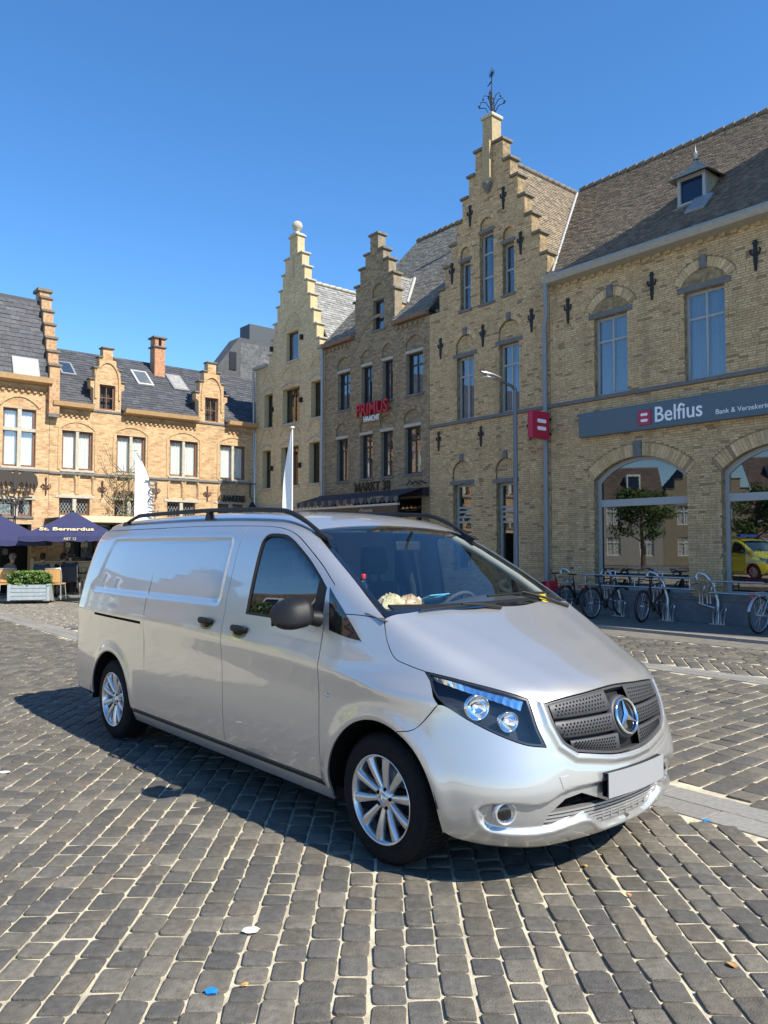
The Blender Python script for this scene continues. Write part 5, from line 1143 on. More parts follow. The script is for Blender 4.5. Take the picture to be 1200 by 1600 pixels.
m_white = mat('white_plastic', (.75,.75,.74), .5)
van = empty('panel_van', VAN_O.tolist(), VAN_YAW, 'long silver panel van with black roof rails parked on the cobbled square', 'van')
# ------------------------------------------------------------------ seams
def Z(x, z): return S((x, z))[0]
doorF = S((-.470,.325),(-.490,.6),(-.498,.9),(-.492,1.2),(-.465,1.405))
doorT = S((-.465,1.405),(-.62,1.510),(-.80,1.612),(-.98,1.695),(-1.15,1.738),(-1.35,1.755),(-1.575,1.762))
doorR = S((-1.575,1.762),(-1.582,1.2),(-1.575,.9),(-1.535,.325))
slideR = S((-2.80,1.768),(-2.795,1.2),(-2.78,.9),(-2.755,.325))
hoodS = pix((601,967),(602,985),(606,1005),(617,1028),(640,1040),(664,1049))          # hood corner to lamp tail
hlTop = pix((664,1049),(698,1057),(733,1066),(790,1081),(825,1092))
hlIn = pix((825,1092),(831,1110),(840,1138),(854,1168))
hlBot = pix((854,1168),(820,1164),(777,1148),(733,1126),(697,1104),(676,1079),(664,1049))
grL = pix((851,1099),(863,1131),(880,1161),(903,1176))
ARC = lambda xa, a0, a1, n, r=.405: S(*[(xa+r*math.cos(rad(a)), .325+r*math.sin(rad(a))) for a in np.linspace(a0, a1, n)])
bs = pix((620,1143),(640,1142),(656,1133),(684,1101))
a_bs = math.degrees(math.atan2(bs[0][2]-.325, bs[0][0])); 
archF = ARC(0, 188, a_bs, 22); archB = ARC(0, a_bs, -10, 12)
hb_i = np.argmin(np.linalg.norm(hlBot-bs[-1], axis=1))
# sub-curves of the lamp's lower edge on each side of the bumper seam
hlBotF = np.vstack([bs[-1], hlBot[5:]]); hlBotB = np.vstack([hlBot[:5], bs[-1]])
hoodC = hoodS[0]; seamA = [Z(-.490, 1.240), Z(-.25, 1.250), hoodC]
# ------------------------------------------------------------------ panels on both sides
WIN = S((-1.325,1.185),(-1.318,1.45)), S((-1.318,1.45),(-1.315,1.60),(-1.305,1.665),(-1.26,1.702),(-1.16,1.705)), S((-1.16,1.705),(-1.05,1.692),(-.92,1.642),(-.75,1.552),(-.60,1.452),(-.515,1.385)), S((-.515,1.385),(-.518,1.172)), S((-.518,1.172),(-1.325,1.185))
win2d = outline(SIDE, WIN, .022, 0.0)
doors = panel('front_door', SIDE, [doorF, doorT, doorR, S((-1.535,.325),(-.470,.325))], m_paint, van, holes=[win2d], both=True)
panel('door_glass', SIDE, None, m_vglass, van, sp=.06, off=-.012, flange=0, poly=win2d, both=True)
panel('window_seal', SIDE, None, m_black, van, sp=.02, off=-.002, flange=.012, poly=win2d, ringw=.017, both=True)
# black mirror sail ahead of the glass, and the fixed quarter light
panel('mirror_sail', SIDE, [S((-.60,1.44),(-.515,1.378)), S((-.515,1.378),(-.518,1.176)), S((-.518,1.176),(-.62,1.178)), S((-.62,1.178),(-.60,1.44))], m_black, van, sp=.03, off=-.001, flange=.01, both=True)
panel('quarter_light', SIDE, [pix((516,917),(540,958),(566,1003)), pix((566,1003),(540,996),(514,985)), pix((514,985),(516,917))], m_gblk, van, sp=.03, off=.0025, flange=.004, both=True)
panel('sliding_door', SIDE, [S((-1.575,1.762),(-1.582,1.2),(-1.575,.9),(-1.535,.325)), S((-1.535,.325),(-2.755,.325)), slideR[::-1], S((-2.80,1.768),(-2.2,1.771),(-1.575,1.762))], m_paint, van, both=True, sp=.021)
tail_x = [( .30,-4.33),(.5,-4.36),(.8,-4.36),(1.05,-4.345),(1.4,-4.285),(1.7,-4.21)]
qR = RCYL.back(np.array([[.9*math.radians(48), z] for z in (.30,.6,.9,1.2,1.5,1.757)]))
archR1 = ARC(-3.43, 175, 5, 26)
panel('rear_quarter_panel', RCYL, [slideR, S((-2.755,.325),(-3.02,.325)), archR1[::-1][1:-1], S((-3.84,.325),(-4.05,.325)), qR, np.vstack([qR[-1], RCYL.back(np.array([[.9*math.radians(a), 1.759] for a in (30,15)])), S((-3.5,1.763),(-2.80,1.766))])], m_paint, van, both=True, sp=.021)
fend = [doorF[:3], np.vstack([doorF[2], doorF[3], Z(-.490,1.240)]), seamA, hoodS, hlBotF[::-1][:-1] if False else np.vstack([hoodS[-1], hlBotF[:-1][::-1]]), bs[::-1], archF[::-1], S((-.40,.27),(-.47,.27)), S((-.47,.27),(-.470,.325))]
panel('front_fender', SIDE, fend, m_paint, van, both=True, sp=.025)
# sill under the doors
panel('sill', SIDE, [S((-.41,.318),(-3.01,.318)), S((-3.01,.318),(-3.02,.215)), S((-3.02,.215),(-.42,.215)), S((-.42,.215),(-.41,.318))], m_paint, van, both=True, off=-.006, sp=.05)
panel('sill_strip', SIDE, [S((-.45,.312),(-2.99,.312)), S((-2.99,.312),(-2.99,.296)), S((-2.99,.296),(-.45,.296)), S((-.45,.296),(-.45,.312))], m_black, van, both=True, off=.002, sp=.05, gap=0)
# windscreen edge on the right: photo pixels, its mirror image on the left
wsE = pix((603,967),(555,907),(517,861),(491,829))
wsT = [wsE[-1], wsE[-1]*[1,.5,1]+[-.02,0,0], wsE[-1]*[1,0,1]+[-.03,0,0]]
def top_pts(P): return TOPC.back(np.asarray(P)[:, :2])
ws_top = np.array(wsT); ws_top = np.vstack([ws_top, mir(ws_top[:-1])[::-1]])
ws_bot = np.array([wsE[0], [wsE[0][0]+.05, -.4, 1.25], [wsE[0][0]+.065, 0, 1.25]]); ws_bot = np.vstack([ws_bot, mir(ws_bot[:-1])[::-1]])
ws2d = outline(TOPC, [wsE, ws_top, mir(wsE)[::-1], ws_bot[::-1]], .03, .003)
panel('windscreen', TOPC, None, m_wglass, van, sp=.05, off=-.006, flange=0, poly=ws2d)
panel('windscreen_frit', TOPC, None, m_gblk, van, sp=.02, off=-.003, flange=.004, poly=ws2d, ringw=.032)
# side frame: A-pillar, cant rail, down to the door tops and back to the tail
ROOFY = -.685
def roofpt(x): return TOPC.back(np.array([[x, ROOFY]]))[0]
xs_r = np.linspace(wsE[-1][0]-.03, -4.08, 14)
rail_line = np.array([roofpt(x) for x in xs_r])
panel('side_frame', CYLX, [np.array([Z(-.490,1.240), Z(-.490,1.3), Z(-.465,1.405)]), doorT, S((-1.575,1.762),(-2.2,1.771),(-2.80,1.768)), S((-2.80,1.768),(-3.5,1.765),(-3.9,1.762),(-4.06,1.759)), np.array([Z(-4.06,1.759), rail_line[-1]]), rail_line[::-1], np.vstack([rail_line[0], wsE[::-1]]), np.array([hoodC, Z(-.25,1.250), Z(-.490,1.240)])], m_paint, van, both=True, sp=.02)
rl = rail_line.copy()
rr3 = np.array([rl[-1], [-4.17,-.655,1.8], [-4.235,-.56,1.8], [-4.27,-.40,1.8], [-4.30,0,1.8]])
panel('roof', TOPC, [rl, np.vstack([rr3, mir(rr3[:-1])[::-1]]), mir(rl)[::-1], np.vstack([mir(rl[0]), ws_top[::-1], rl[0]])], m_paint, van, sp=.06, gap=.004)
# hood: centre line mirrored
hc = pix((851,1099),(870,1093),(905,1084),(958,1069)); hc[-1][1] = 0
front_edge = np.vstack([hc, mir(hc[:-1])[::-1]])
hseg = [hoodS, hlTop, np.vstack([hlTop[-1], hc[0]]), front_edge, np.vstack([mir(hc[0]), mir(hlTop[-1])]), mir(hlTop)[::-1], mir(hoodS)[::-1], np.array([mir(hoodS[0]), [hoodC[0]+.05,.4,1.2], [hoodC[0]+.075,0,1.2], [hoodC[0]+.05,-.4,1.2], hoodS[0]])]
hseg[-1] = np.vstack([mir(hoodS[0]), TOPC.back(hseg[-1][1:-1, :2]), hoodS[0]])
def hood_disp(v, P):   # two long shallow creases running forward on the hood
    c = .30+.28*np.clip((.75-P[:, 0])/.8, 0, 1); r = (np.abs(P[:, 1])-c)/.085
    return -.005*np.exp(-np.clip(r, -9, 9)**2)*sstep((.78-P[:, 0])/.15)*sstep((P[:, 0]+.08)/.15)
panel('hood', FRONT, hseg, m_paint, van, sp=.026, disp=hood_disp)
# cowl under the wipers
cw = np.vstack([TOPC.back(np.array([[hoodC[0]+.0,-.74]])), TOPC.back(np.array([[hoodC[0]+.05,-.4],[hoodC[0]+.075,0],[hoodC[0]+.05,.4],[hoodC[0]+.0,.74]]))])
cw2 = TOPC.back(np.array([[hoodC[0]-.075,.74],[hoodC[0]-.02,.4],[hoodC[0]+.0,0],[hoodC[0]-.02,-.4],[hoodC[0]-.075,-.74]]))
panel('cowl', TOPC, [cw, cw2], m_black, van, sp=.04, off=-.004)
# ------------------------------------------------------------------ front bumper with fog-lamp recess and lower intake
grB = pix((903,1176),(930,1179)); gC = np.array([[FRONT.back(np.array([[0., (.585-.72)]]))[0][0], 0, .590]]); gC = root(np.array([[2.,0,.590]]), np.array([[-1.,0,0]]), 0, 2)
gr_bot = np.vstack([grL[-1], [[0,0,0]], [[0,0,0]]])
gr_bot[1] = root(np.array([[2., -.16, .597]]), np.array([[-1., 0, 0]]), 0, 2)[0]; gr_bot[2] = gC[0]
gr_full = np.vstack([gr_bot, mir(gr_bot[:-1])[::-1]])
bump_bot = np.vstack([S((.41,.262)), S((.455,.235)), root(np.array([[2.,-.72,.205],[2.,-.55,.18],[2.,-.3,.172],[2.,0,.17]]), np.repeat([[-1.,0,0]], 4, 0), 0, 2.2)])
bot_full = np.vstack([bump_bot, mir(bump_bot[:-1])[::-1]])
bseg = [bs, hlBotB[::-1], hlIn[::-1], np.vstack([hlIn[0], hc[0]]), grL, gr_full, mir(grL)[::-1], np.vstack([mir(hc[0]), mir(hlIn[0])]), mir(hlIn), mir(hlBotB), mir(bs)[::-1], mir(archB), np.vstack([mir(archB[-1]), bot_full[::-1], archB[-1]]), archB[::-1]]
hz = lambda *yz: root(np.array([[2., y, z] for y, z in yz]), np.repeat([[-1., 0, 0]], len(yz), 0), 0, 2.2)
recT = pix((746,1266),(753,1260.5),(768,1257.5),(803,1257),(837,1258.5),(859,1253),(881,1239),(907,1229.5),(928,1224)); recB = pix((920,1279),(855,1299),(820,1302.5),(785,1301),(761,1295),(750,1283))
REC = FRONT.to(np.vstack([recT, hz((-.12, recT[-1][2]+.004), (0, recT[-1][2]+.005), (0, .236), (-.2, .238)), recB])); REC = np.vstack([crom(REC[:11], .012), crom(REC[11:], .012), REC[:1]])[:-1]
inT = pix((852,1294),(863,1275),(889,1251),(915,1241)); inR = np.vstack([inT, hz((-.2, .372), (0, .376))]); inL = np.vstack([hz((0, .262), (-.22, .262)), pix((919,1273),(856,1296))])
INT = np.vstack([FRONT.to(inR), FRONT.to(mir(inR[:-1]))[::-1], FRONT.to(mir(inL[1:]))[::-1], FRONT.to(inL)]); INT = np.vstack([crom(np.vstack([INT[i], INT[(i+1)%len(INT)]]), .012)[:-1] for i in range(len(INT))])
pl3 = root(np.array([[2.,-.27,.40],[2.,.27,.40],[2.,.27,.535],[2.,-.27,.535]]), np.repeat([[-1.,0,0]], 4, 0), 0, 2)
fogc = pix((790,1274))[0]
def bump_disp(v, P):
    q = v.copy(); q[:, 0] = np.abs(q[:, 0]); d = np.zeros(len(v))
    f = inside(REC, q); dr = pdist(REC, q); d += np.where(f, .026*sstep(dr/.010), 0); d -= np.where(f, 0, .005*np.exp(-((dr-.012)/.010)**2)*sstep((.44-P[:, 2])/.06))
    gd = pdist_open(GRL2, q); d -= .009*np.exp(-((gd-.022)/.014)**2); d += .004*np.exp(-((gd-.055)/.018)**2)
    return d
def pdist_open(pl, q):
    d = np.full(len(q), 1e9)
    for i in range(len(pl)-1):
        a, b = pl[i], pl[i+1]; ab = b-a; t = np.clip(((q-a)@ab)/(ab@ab+1e-12), 0, 1); d = np.minimum(d, np.linalg.norm(q-a-t[:, None]*ab, axis=1))
    return d
GRL2 = FRONT.to(np.vstack([grL, gr_bot[1:]]))
bumper = panel('front_bumper', FRONT, bseg, m_paint, van, sp=.009, disp=bump_disp, flange=.02, holes=[INT])
# intake slats
def arc_pts(z, y0, y1, n, off):
    ys = np.linspace(y0, y1, n); P = root(np.stack([np.full(n, 2.), ys, np.full(n, z)], 1), np.repeat([[-1., 0, 0]], n, 0), 0, 2); return P+off*Fn(P)
ib = MB(); ib.grid([tuple(p) for z in (.235,.30,.375) for p in arc_pts(z, -.56, .56, 17, -.080)], 3, 17); ib.build('intake_backing', m_under, van)
for z in (.281,.300,.320,.340,.359):
    ycand = np.linspace(-.62, 0, 125); pc = FRONT.to(arc_pts(z, -.62, 0, 125, 0)); hw = max(.1, -ycand[np.argmax(inside(INT, pc))]+.045)
    mb = MB(); A = arc_pts(z, -hw, hw, 19, -.033); B = arc_pts(z, -hw, hw, 19, -.066)
    V = [];
    for a, b in zip(A, B): V += [tuple(a+[0,0,.005]), tuple(a-[0,0,.005]), tuple(b-[0,0,.004]), tuple(b+[0,0,.004]), tuple(a+[0,0,.005])]
    mb.grid(V, 19, 5, smooth=False); mb.build('intake_slat', m_paint, van)
for y in np.linspace(-.45, .45, 15):
    mb = MB(); p = arc_pts(.305, y, y, 1, -.040)[0]; mb.box(p[0]-.016, p[0]+.002, y-.004, y+.004, .274, .362-.095*max(0, abs(y)-.22)/.25); mb.build('intake_rib', m_paint, van)
for sgn in (1, -1):   # fog lamps
    c = fogc*[1, sgn, 1]; n = Fn(fogc[None])[0]*[1, sgn, 1]; fwd = np.array([.88, n[1]*.6, 0]); fwd /= np.linalg.norm(fwd)
    M = Matrix.Translation(Vector(c-n*.020)) @ Vector(fwd).to_track_quat('Z', 'Y').to_matrix().to_4x4()
    mb = MB(); mb.M = M; mb.lathe([(.060,-.012),(.060,.002),(.054,.012),(.046,.014),(.042,.006),(.040,-.02)], 32); fl = mb.build('fog_lamp', m_paint, van)
    mb = MB(); mb.M = M; mb.lathe([(.0,-.018),(.02,-.016),(.033,-.006),(.041,.002)], 28); mb.build('reflector', m_chrome, fl)
    mb = MB(); mb.M = M; mb.lathe([(.0,.006),(.02,.005),(.034,.002),(.041,-.002)], 28); mb.build('lens', m_gblk, fl)
# plate and holder (left blank)
mb = MB(); ya = np.linspace(-.26, .26, 13); P = arc_pts(.468, -.26, .26, 13, .010)
xmid = P[6][0]; V = []
for i, y in enumerate(ya): 
    xx = xmid-.26*y*y
    V += [(xx+.012,y,.408),(xx+.018,y,.408),(xx+.018,y,.527),(xx+.012,y,.527),(xx+.012,y,.408)]
mb.grid(V, 13, 5, smooth=False); pl = mb.build('licence_plate', mat('plate_blank', (.27,.275,.285), .5), van, fix=True)
mb = MB(); V = []
for i, y in enumerate(ya):
    xx = xmid-.26*y*y; yy = y*.985
    V += [(xx-.02,yy,.411),(xx+.011,yy,.411),(xx+.011,yy,.524),(xx-.02,yy,.524),(xx-.02,yy,.411)]
mb.grid(V, 13, 5, smooth=False); mb.build('plate_holder', m_black, van, fix=True)
# tow-eye cover
tq = pix((874,1214),(889,1211),(895,1228),(880,1233)); panel('tow_eye_cover', FRONT, [tq[:2], tq[1:3], tq[2:], np.vstack([tq[3], tq[0]])], m_paint, van, sp=.015, off=.0025, gap=.001, flange=.006, both=True)
# ------------------------------------------------------------------ grille
gseg = [hc, np.vstack([mir(hc[:-1])[::-1]]), mir(grL), gr_full[::-1], grL[::-1]]
g2 = outline(FRONT, [front_edge, mir(grL), gr_full[::-1], grL[::-1]], .02, .004)
panel('grille_shell', FRONT, None, m_black, van, sp=.03, off=-.05, flange=0, poly=g2)
panel('grille_rim', FRONT, None, m_grille, van, sp=.014, off=-.008, flange=.04, poly=g2, ringw=.013)
sc = pix((973,1119))[0]; sc = root(np.array([[2., 0., sc[2]]]), np.array([[-1., 0, 0]]), 0, 2)[0]
def gband(za0, za1, zb0, zb1, name, o0):
    """slat from centre (zb) to edge (za), clipped by the grille outline"""
    pts = []
    for y in np.linspace(-.60, .60, 41):
        k = abs(y)/.5; pts.append((y, zb0+(za0-zb0)*k, zb1+(za1-zb1)*k))
    P0 = root(np.array([[2., p[0], p[1]] for p in pts]), np.repeat([[-1., 0, 0]], 41, 0), 0, 2.2); P1 = root(np.array([[2., p[0], p[2]] for p in pts]), np.repeat([[-1., 0, 0]], 41, 0), 0, 2.2)
    gi = inset2(g2, .006); G3 = FRONT.back(gi); yy = G3[:, 1]; zz = G3[:, 2]; ok = np.zeros(41, bool)
    for i, p in enumerate(pts):
        zs = [z for (a, b) in spans([list(zip(zz, yy))], p[0]) for z in (a, b)]
        if not zs: continue
        lo, hi = min(zs)+.006, max(zs)-.006; z0, z1 = max(p[1], lo), min(p[2], hi)
        if z1-z0 > .014: ok[i] = True; pts[i] = (p[0], z0, z1)
    P0 = root(np.array([[2., p[0], p[1]] for p in pts]), np.repeat([[-1., 0, 0]], 41, 0), 0, 2.2); P1 = root(np.array([[2., p[0], p[2]] for p in pts]), np.repeat([[-1., 0, 0]], 41, 0), 0, 2.2)
    out = []
    for sgn in (-1, 1):
        k = ok & ((P0[:, 1]*sgn) > .085); A = P0[k]; B = P1[k]
        if len(A) < 3: continue
        NA = Fn(A); mb = MB(); V = []
        for a, b, n in zip(A, B, NA):
            V += [tuple(a-n*.045), tuple(a-n*(o0+.014)), tuple(a-n*(o0+.004)+[0,0,.004]), tuple(b-n*o0), tuple(b-n*.012+[0,0,.006]), tuple(b-n*.045)]
        mb.grid(V, len(A), 6); s_ = mb.build(name, m_grille, van, fix=True); out.append((A, B, NA, s_))
    return out
for (a0, a1, b0, b1) in ((.795,.90,.800,.90),(.705,.778,.700,.782),(.60,.688,.59,.682)):
    for A, B, NA, s_ in gband(a0, a1, b0, b1, 'grille_slat', .004):
        mb = MB(); nrow = 4     # perforations
        Lx = np.linspace(0, 1, 15)
        for r_ in range(nrow):
            for q in range(15):
                t = (q+.5*(r_%2))/15*.86+.07; i = t*(len(A)-1); k = int(i); fr = i-k
                if k+1 >= len(A): continue
                a = A[k]*(1-fr)+A[k+1]*fr; b = B[k]*(1-fr)+B[k+1]*fr; n = NA[k]; h = .22+.6*r_/(nrow-1)
                c = a*(1-h)+b*h-n*(.004+.004*(1-h))+n*.0016; tx = (A[k+1]-A[k]); tx /= np.linalg.norm(tx); ty = np.cross(n, tx)
                mb.add([tuple(c+.0058*(math.cos(j*math.pi/3)*tx+math.sin(j*math.pi/3)*ty)) for j in range(6)], [tuple(range(6))])
        tag(mb.build('perforation', m_under, s_), kind='stuff')
# star badge
n = Fn(sc[None])[0]; M = Matrix.Translation(Vector(sc+n*.006)) @ Vector(n).to_track_quat('Z', 'Y').to_matrix().to_4x4()
mb = MB(); mb.M = M; mb.lathe([(.0,-.010),(.098,-.010),(.107,-.016),(.112,-.04)], 44); badge = mb.build('badge', m_grille, van, fix=True)
mb = MB(); mb.M = M; mb.lathe([(.0,-.004),(.07,-.003),(.084,-.007)], 44); mb.build('badge_disc', m_gblk, badge)
mb = MB(); mb.M = M; mb.tube([(.087*math.cos(a), .087*math.sin(a), 0) for a in np.linspace(0, 2*math.pi, 48, endpoint=False)], .0085, 10, closed=True); mb.build('badge_ring', m_chrome, badge)
mb = MB(); q = M.to_3x3().inverted() @ Vector((0,0,1)); a_up = math.atan2(q.y, q.x)
for k in range(3):
    a = a_up+k*2*math.pi/3; tip = (.086*math.cos(a), .086*math.sin(a), .001); l = (.021*math.cos(a+math.pi/3), .021*math.sin(a+math.pi/3), .001); r_ = (.021*math.cos(a-math.pi/3), .021*math.sin(a-math.pi/3), .001)
    mb.M = M; mb.add([tip, l, (0,0,.011), r_], [(0,1,2),(0,2,3)], False)
mb.build('badge_star', m_chrome, badge, fix=False)
# ------------------------------------------------------------------ headlamps
hl2 = outline(FRONT, [hlTop, hlIn, hlBot], .018, .003)
hl_l = panel('headlamp', FRONT, None, m_lens, van, sp=.03, off=.001, flange=0, poly=hl2, both=True)
m_lampb = mat('lamp_black', (.012,.012,.014), .45)
hl_b = panel('lamp_housing', FRONT, None, m_lampb, hl_l[0], sp=.03, off=-.085, flange=0, poly=inset2(hl2, -.004)); 
def lampring(parent, mirror):
    v, T = mesh2d(hl2, [inset2(hl2, .010)], .012); P = FRONT.back(v); Nn = Fn(P); surf_mesh('lamp_rim', P-.002*Nn, T, Nn, m_lampb, parent, .085, mirror=mirror)
lampring(hl_l[0], False); lampring(hl_l[1], True)
v, T = mesh2d(inset2(hl2, -.004), [], .03); P = FRONT.back(v); Nn = Fn(P); surf_mesh('lamp_housing', P-.085*Nn, T, Nn, m_lampb, hl_l[1], 0, mirror=True)
bowls = [((746,1106), .062, .95), ((796,1128), .050, .9), ((773,1119), .040, 1.0)]
for sgn, hp in ((1, hl_l[0]), (-1, hl_l[1])):
    for (uv, r, dk) in bowls[:2]:
        c = pix(uv)[0]; nn = Fn(c[None])[0]; c = c-nn*.020; c = c*[1, sgn, 1]; d = Vector((.93, -.30*sgn, -.02)).normalized()
        M = Matrix.Translation(Vector(c)) @ d.to_track_quat('Z', 'Y').to_matrix().to_4x4() @ Matrix.Diagonal((1.0, .92, 1, 1))
        mb = MB(); mb.M = M; mb.lathe([(.010,-.05),(r*.35,-.046),(r*.65,-.034),(r*.9,-.012),(r,.004),(r+.004,.002),(r+.004,-.02)], 30); rf = mb.build('reflector_bowl', m_chrome, hp)
        mb = MB(); mb.M = M; mb.blob((0,0,-.026), (.011,.011,.018), 12, 8); mb.build('bulb', m_white, rf)
    # chrome running-light strip along the upper edge, ribbed
    A = hlTop*[1,1,1]; 
    tt = np.linspace(0.05, .97, 26); d = np.concatenate([[0], np.cumsum(np.linalg.norm(np.diff(A, axis=0), axis=1))]); d /= d[-1]
    L_ = np.stack([np.interp(tt, d, A[:, k]) for k in range(3)], 1)
    V = []
    for i, p in enumerate(L_):
        nn = Fn(p[None])[0]; w_ = .012+.034*tt[i]; ins = .022
        tng = L_[min(i+1, 25)]-L_[max(i-1, 0)]; tng /= np.linalg.norm(tng); dn = np.cross(tng, nn); dn = dn if dn[2] < 0 else -dn
        zz = .004*(i%2)
        a = p-nn*ins+dn*.010; b = p-nn*(ins+.012+zz)+dn*(.010+w_)
        V += [tuple(a*[1,sgn,1]), tuple(b*[1,sgn,1])]
    mb = MB(); mb.grid(V, 26, 2, smooth=False); mb.build('running_light', m_chrome, hp, fix=True)
    pa = np.array([np.interp(.80, d, A[:, k]) for k in range(3)]); nn = Fn(pa[None])[0]; pa = pa-nn*.03-np.array([0,0,.035]); mb = MB(); mb.blob((pa*[1,sgn,1]).tolist(), (.016,.013,.012), 12, 8); mb.build('indicator_bulb', m_amber, hp)
# ------------------------------------------------------------------ dark inner body seen only through the gaps
def shell():
    mb = MB(); n = 34; V = []
    xs = np.concatenate([np.linspace(-4.44, -.5, 46), np.linspace(-.42, .86, 26)])
    for x in xs:
        P = [];
        for a in np.linspace(-.62, math.pi+.62, n):
            P.append((x, 0, .95, -math.cos(a), math.sin(a)))
        P = np.array(P); O = P[:, :3]; D = np.stack([np.zeros(n), P[:, 3], P[:, 4]], 1); R = root(O, D, 1.5, 0.0, 160)
        yield x, R
rows = []
for x, R in shell():
    if not np.isnan(R).any():
        q = R-(.016 if x < .1 else .12)*Fn(R)
        for xa in (0., -3.43):
            dd = np.hypot(q[:, 0]-xa, q[:, 2]-.325); k = (dd < .44) & (np.abs(q[:, 1]) > .5); q[k, 1] = np.sign(q[k, 1])*.52
        q[:, 2] = np.maximum(q[:, 2], .23); rows.append(q)
rows = [r for r in rows if r[17][0] < 3]
# leave the cabin open where the glass is: split the shell into load bay (behind the seats) and nose
bay = [r for r in rows if r[0][0] < -1.62]; nose = [r for r in rows if -.02 < r[0][0] < .42]
mb = MB(); mb.grid([tuple(p) for r in bay for p in r], len(bay), 34); mb.add([tuple(p) for p in bay[-1]], [tuple(range(34))], False); mb.add([tuple(p) for p in bay[0]], [tuple(range(34))[::-1]], False); mb.build('inner_body', m_under, van)
mb = MB(); mb.grid([tuple(p) for r in nose for p in r], len(nose), 34); mb.add([tuple(p) for p in nose[0]], [tuple(range(34))[::-1]], False); mb.build('engine_bay', m_under, van)
mb = MB(); mb.box(-1.66, .02, -.90, .90, .24, .30); mb.box(-1.64, -1.0, -.60, .60, .18, .24); mb.build('cab_floor', m_under, van)
for sgn in (1, -1):   # inner door skins below the glass
    mb = MB(); mb.box(-1.60, -.45, .895*sgn, .875*sgn, .30, 1.15); mb.build('door_inner', m_dash, van)
mb = MB(); mb.box(-4.3, .2, -.5, .5, .19, .24); mb.build('underfloor', m_under, van)
# ------------------------------------------------------------------ wheel wells
for xa in (0, -3.43):
    for sgn in (1, -1):
        mb = MB(); V = []
        for a in np.linspace(8, 186, 25):
            for y in (.60, .94):
                V.append((xa+.415*math.cos(rad(a)), y*sgn, .325+.415*math.sin(rad(a))))
        mb.grid(V, 25, 2); V2 = [(xa+.415*math.cos(rad(a)), .60*sgn, .325+.415*math.sin(rad(a))) for a in np.linspace(8, 186, 25)]; mb.add(V2, [tuple(range(25))]); mb.build('wheel_well', m_under, van)
# ------------------------------------------------------------------ wheels
def make_wheel():
    root_ = empty('wheel'); root_.parent = van
    mb = MB(); prof = [(.212,.10),(.225,.112),(.250,.117),(.285,.115),(.305,.108),(.318,.095),(.3245,.08),(.325,.03),(.325,-.03),(.3245,-.08),(.318,-.095),(.295,-.11),(.25,-.115),(.212,-.10)]
    mb.lathe([(r, -h) for r, h in prof], 56, axis='y'); mb.build('tyre', m_rubber, root_, fix=True)
    mb = MB()
    for k in range(72):
        a = 2*math.pi*k/72; c, s_ = math.cos(a), math.sin(a)
        for y0, y1 in ((-.088,-.05),(-.04,.0),(.01,.05),(.055,.09)):
            o = .02*(1 if y0 in (-.04,.055) else 0); ca, sa = math.cos(a+o), math.sin(a+o); cb, sb = math.cos(a+o+.055), math.sin(a+o+.055)
            mb.add([(.3252*ca,y0,.3252*sa),(.3252*cb,y0,.3252*sb),(.3252*cb,y1,.3252*sb),(.3252*ca,y1,.3252*sa),(.3285*ca,y0,.3285*sa),(.3285*cb,y0,.3285*sb),(.3285*cb,y1,.3285*sb),(.3285*ca,y1,.3285*sa)], [(4,5,6,7),(0,1,5,4),(1,2,6,5),(2,3,7,6),(3,0,4,7)])
    tag(mb.build('tread', m_rubber, root_, fix=True), kind='stuff')
    # rim barrel; outer face is at y=-0.115 for the right side
    mb = MB(); mb.lathe([(.223,-.112),(.2255,-.118),(.221,-.1195),(.214,-.114),(.208,-.10),(.200,-.05),(.190,.02),(.188,.10),(.212,.11)], 56, axis='y'); mb.build('rim', m_alloy, root_, fix=True)
    for k in range(10):
        a = 2*math.pi*(k+.3)/10; M = Matrix.Rotation(-a, 4, 'Y'); mb = MB(); mb.M = M; V = []
        for t in np.linspace(0, 1, 9):
            r = .045+(.211-.045)*t; hw = .0150+.0105*t**1.3; y = -.086-.020*math.sin(t*1.75)*1.0-.004*t
            V += [(r, y+.030, -hw*1.0), (r, y+.006, -hw), (r, y-.001, -hw*.55), (r, y-.003, 0), (r, y-.001, hw*.55), (r, y+.006, hw), (r, y+.030, hw*1.0)]
        mb.grid(V, 9, 7); mb.build('spoke', m_alloy, root_, fix=True)
    mb = MB(); mb.lathe([(0,-.098),(.022,-.098),(.034,-.096),(.058,-.088),(.066,-.075),(.066,-.04)], 32, axis='y'); hub = mb.build('hub', m_alloy, root_, fix=True)
    mb = MB(); mb.lathe([(0,-.103),(.024,-.102),(.029,-.098),(.030,-.09)], 28, axis='y'); cap = mb.build('hub_cap', m_alloy, hub, fix=True)
    mb = MB(); mb.tube([(.023*math.cos(a),-.1035,.023*math.sin(a)) for a in np.linspace(0, 2*math.pi, 24, endpoint=False)], .0018, 6, closed=True)
    for k in range(3):
        a = math.pi/2+k*2*math.pi/3; mb.tube([(0,-.1045,0),(.022*math.cos(a),-.1035,.022*math.sin(a))], [.0035,.0012], 6)
    mb.build('cap_star', m_chrome, cap if False else hub)
    for k in range(5):
        a = 2*math.pi*(k+.1)/5; mb = MB(); mb.lathe([(0,-.097),(.009,-.096),(.011,-.09),(.011,-.06)], 10, axis='y', o=(.048*math.cos(a),0,.048*math.sin(a))); mb.build('lug_bolt', m_under, hub, fix=True)
    mb = MB(); mb.lathe([(0,-.035),(.06,-.035),(.150,-.028),(.150,-.015),(0,-.015)], 40, axis='y'); mb.build('brake_disc', mat('brake_steel', (.25,.25,.25), .4, .9), root_, fix=True)
    mb = MB(); mb.box(.06,.16,-.065,.02,-.06,.06,.012); mb.build('brake_caliper', m_under, root_)
    return root_
wh = make_wheel(); wh.location = (0, -.935+.1195, .328); 
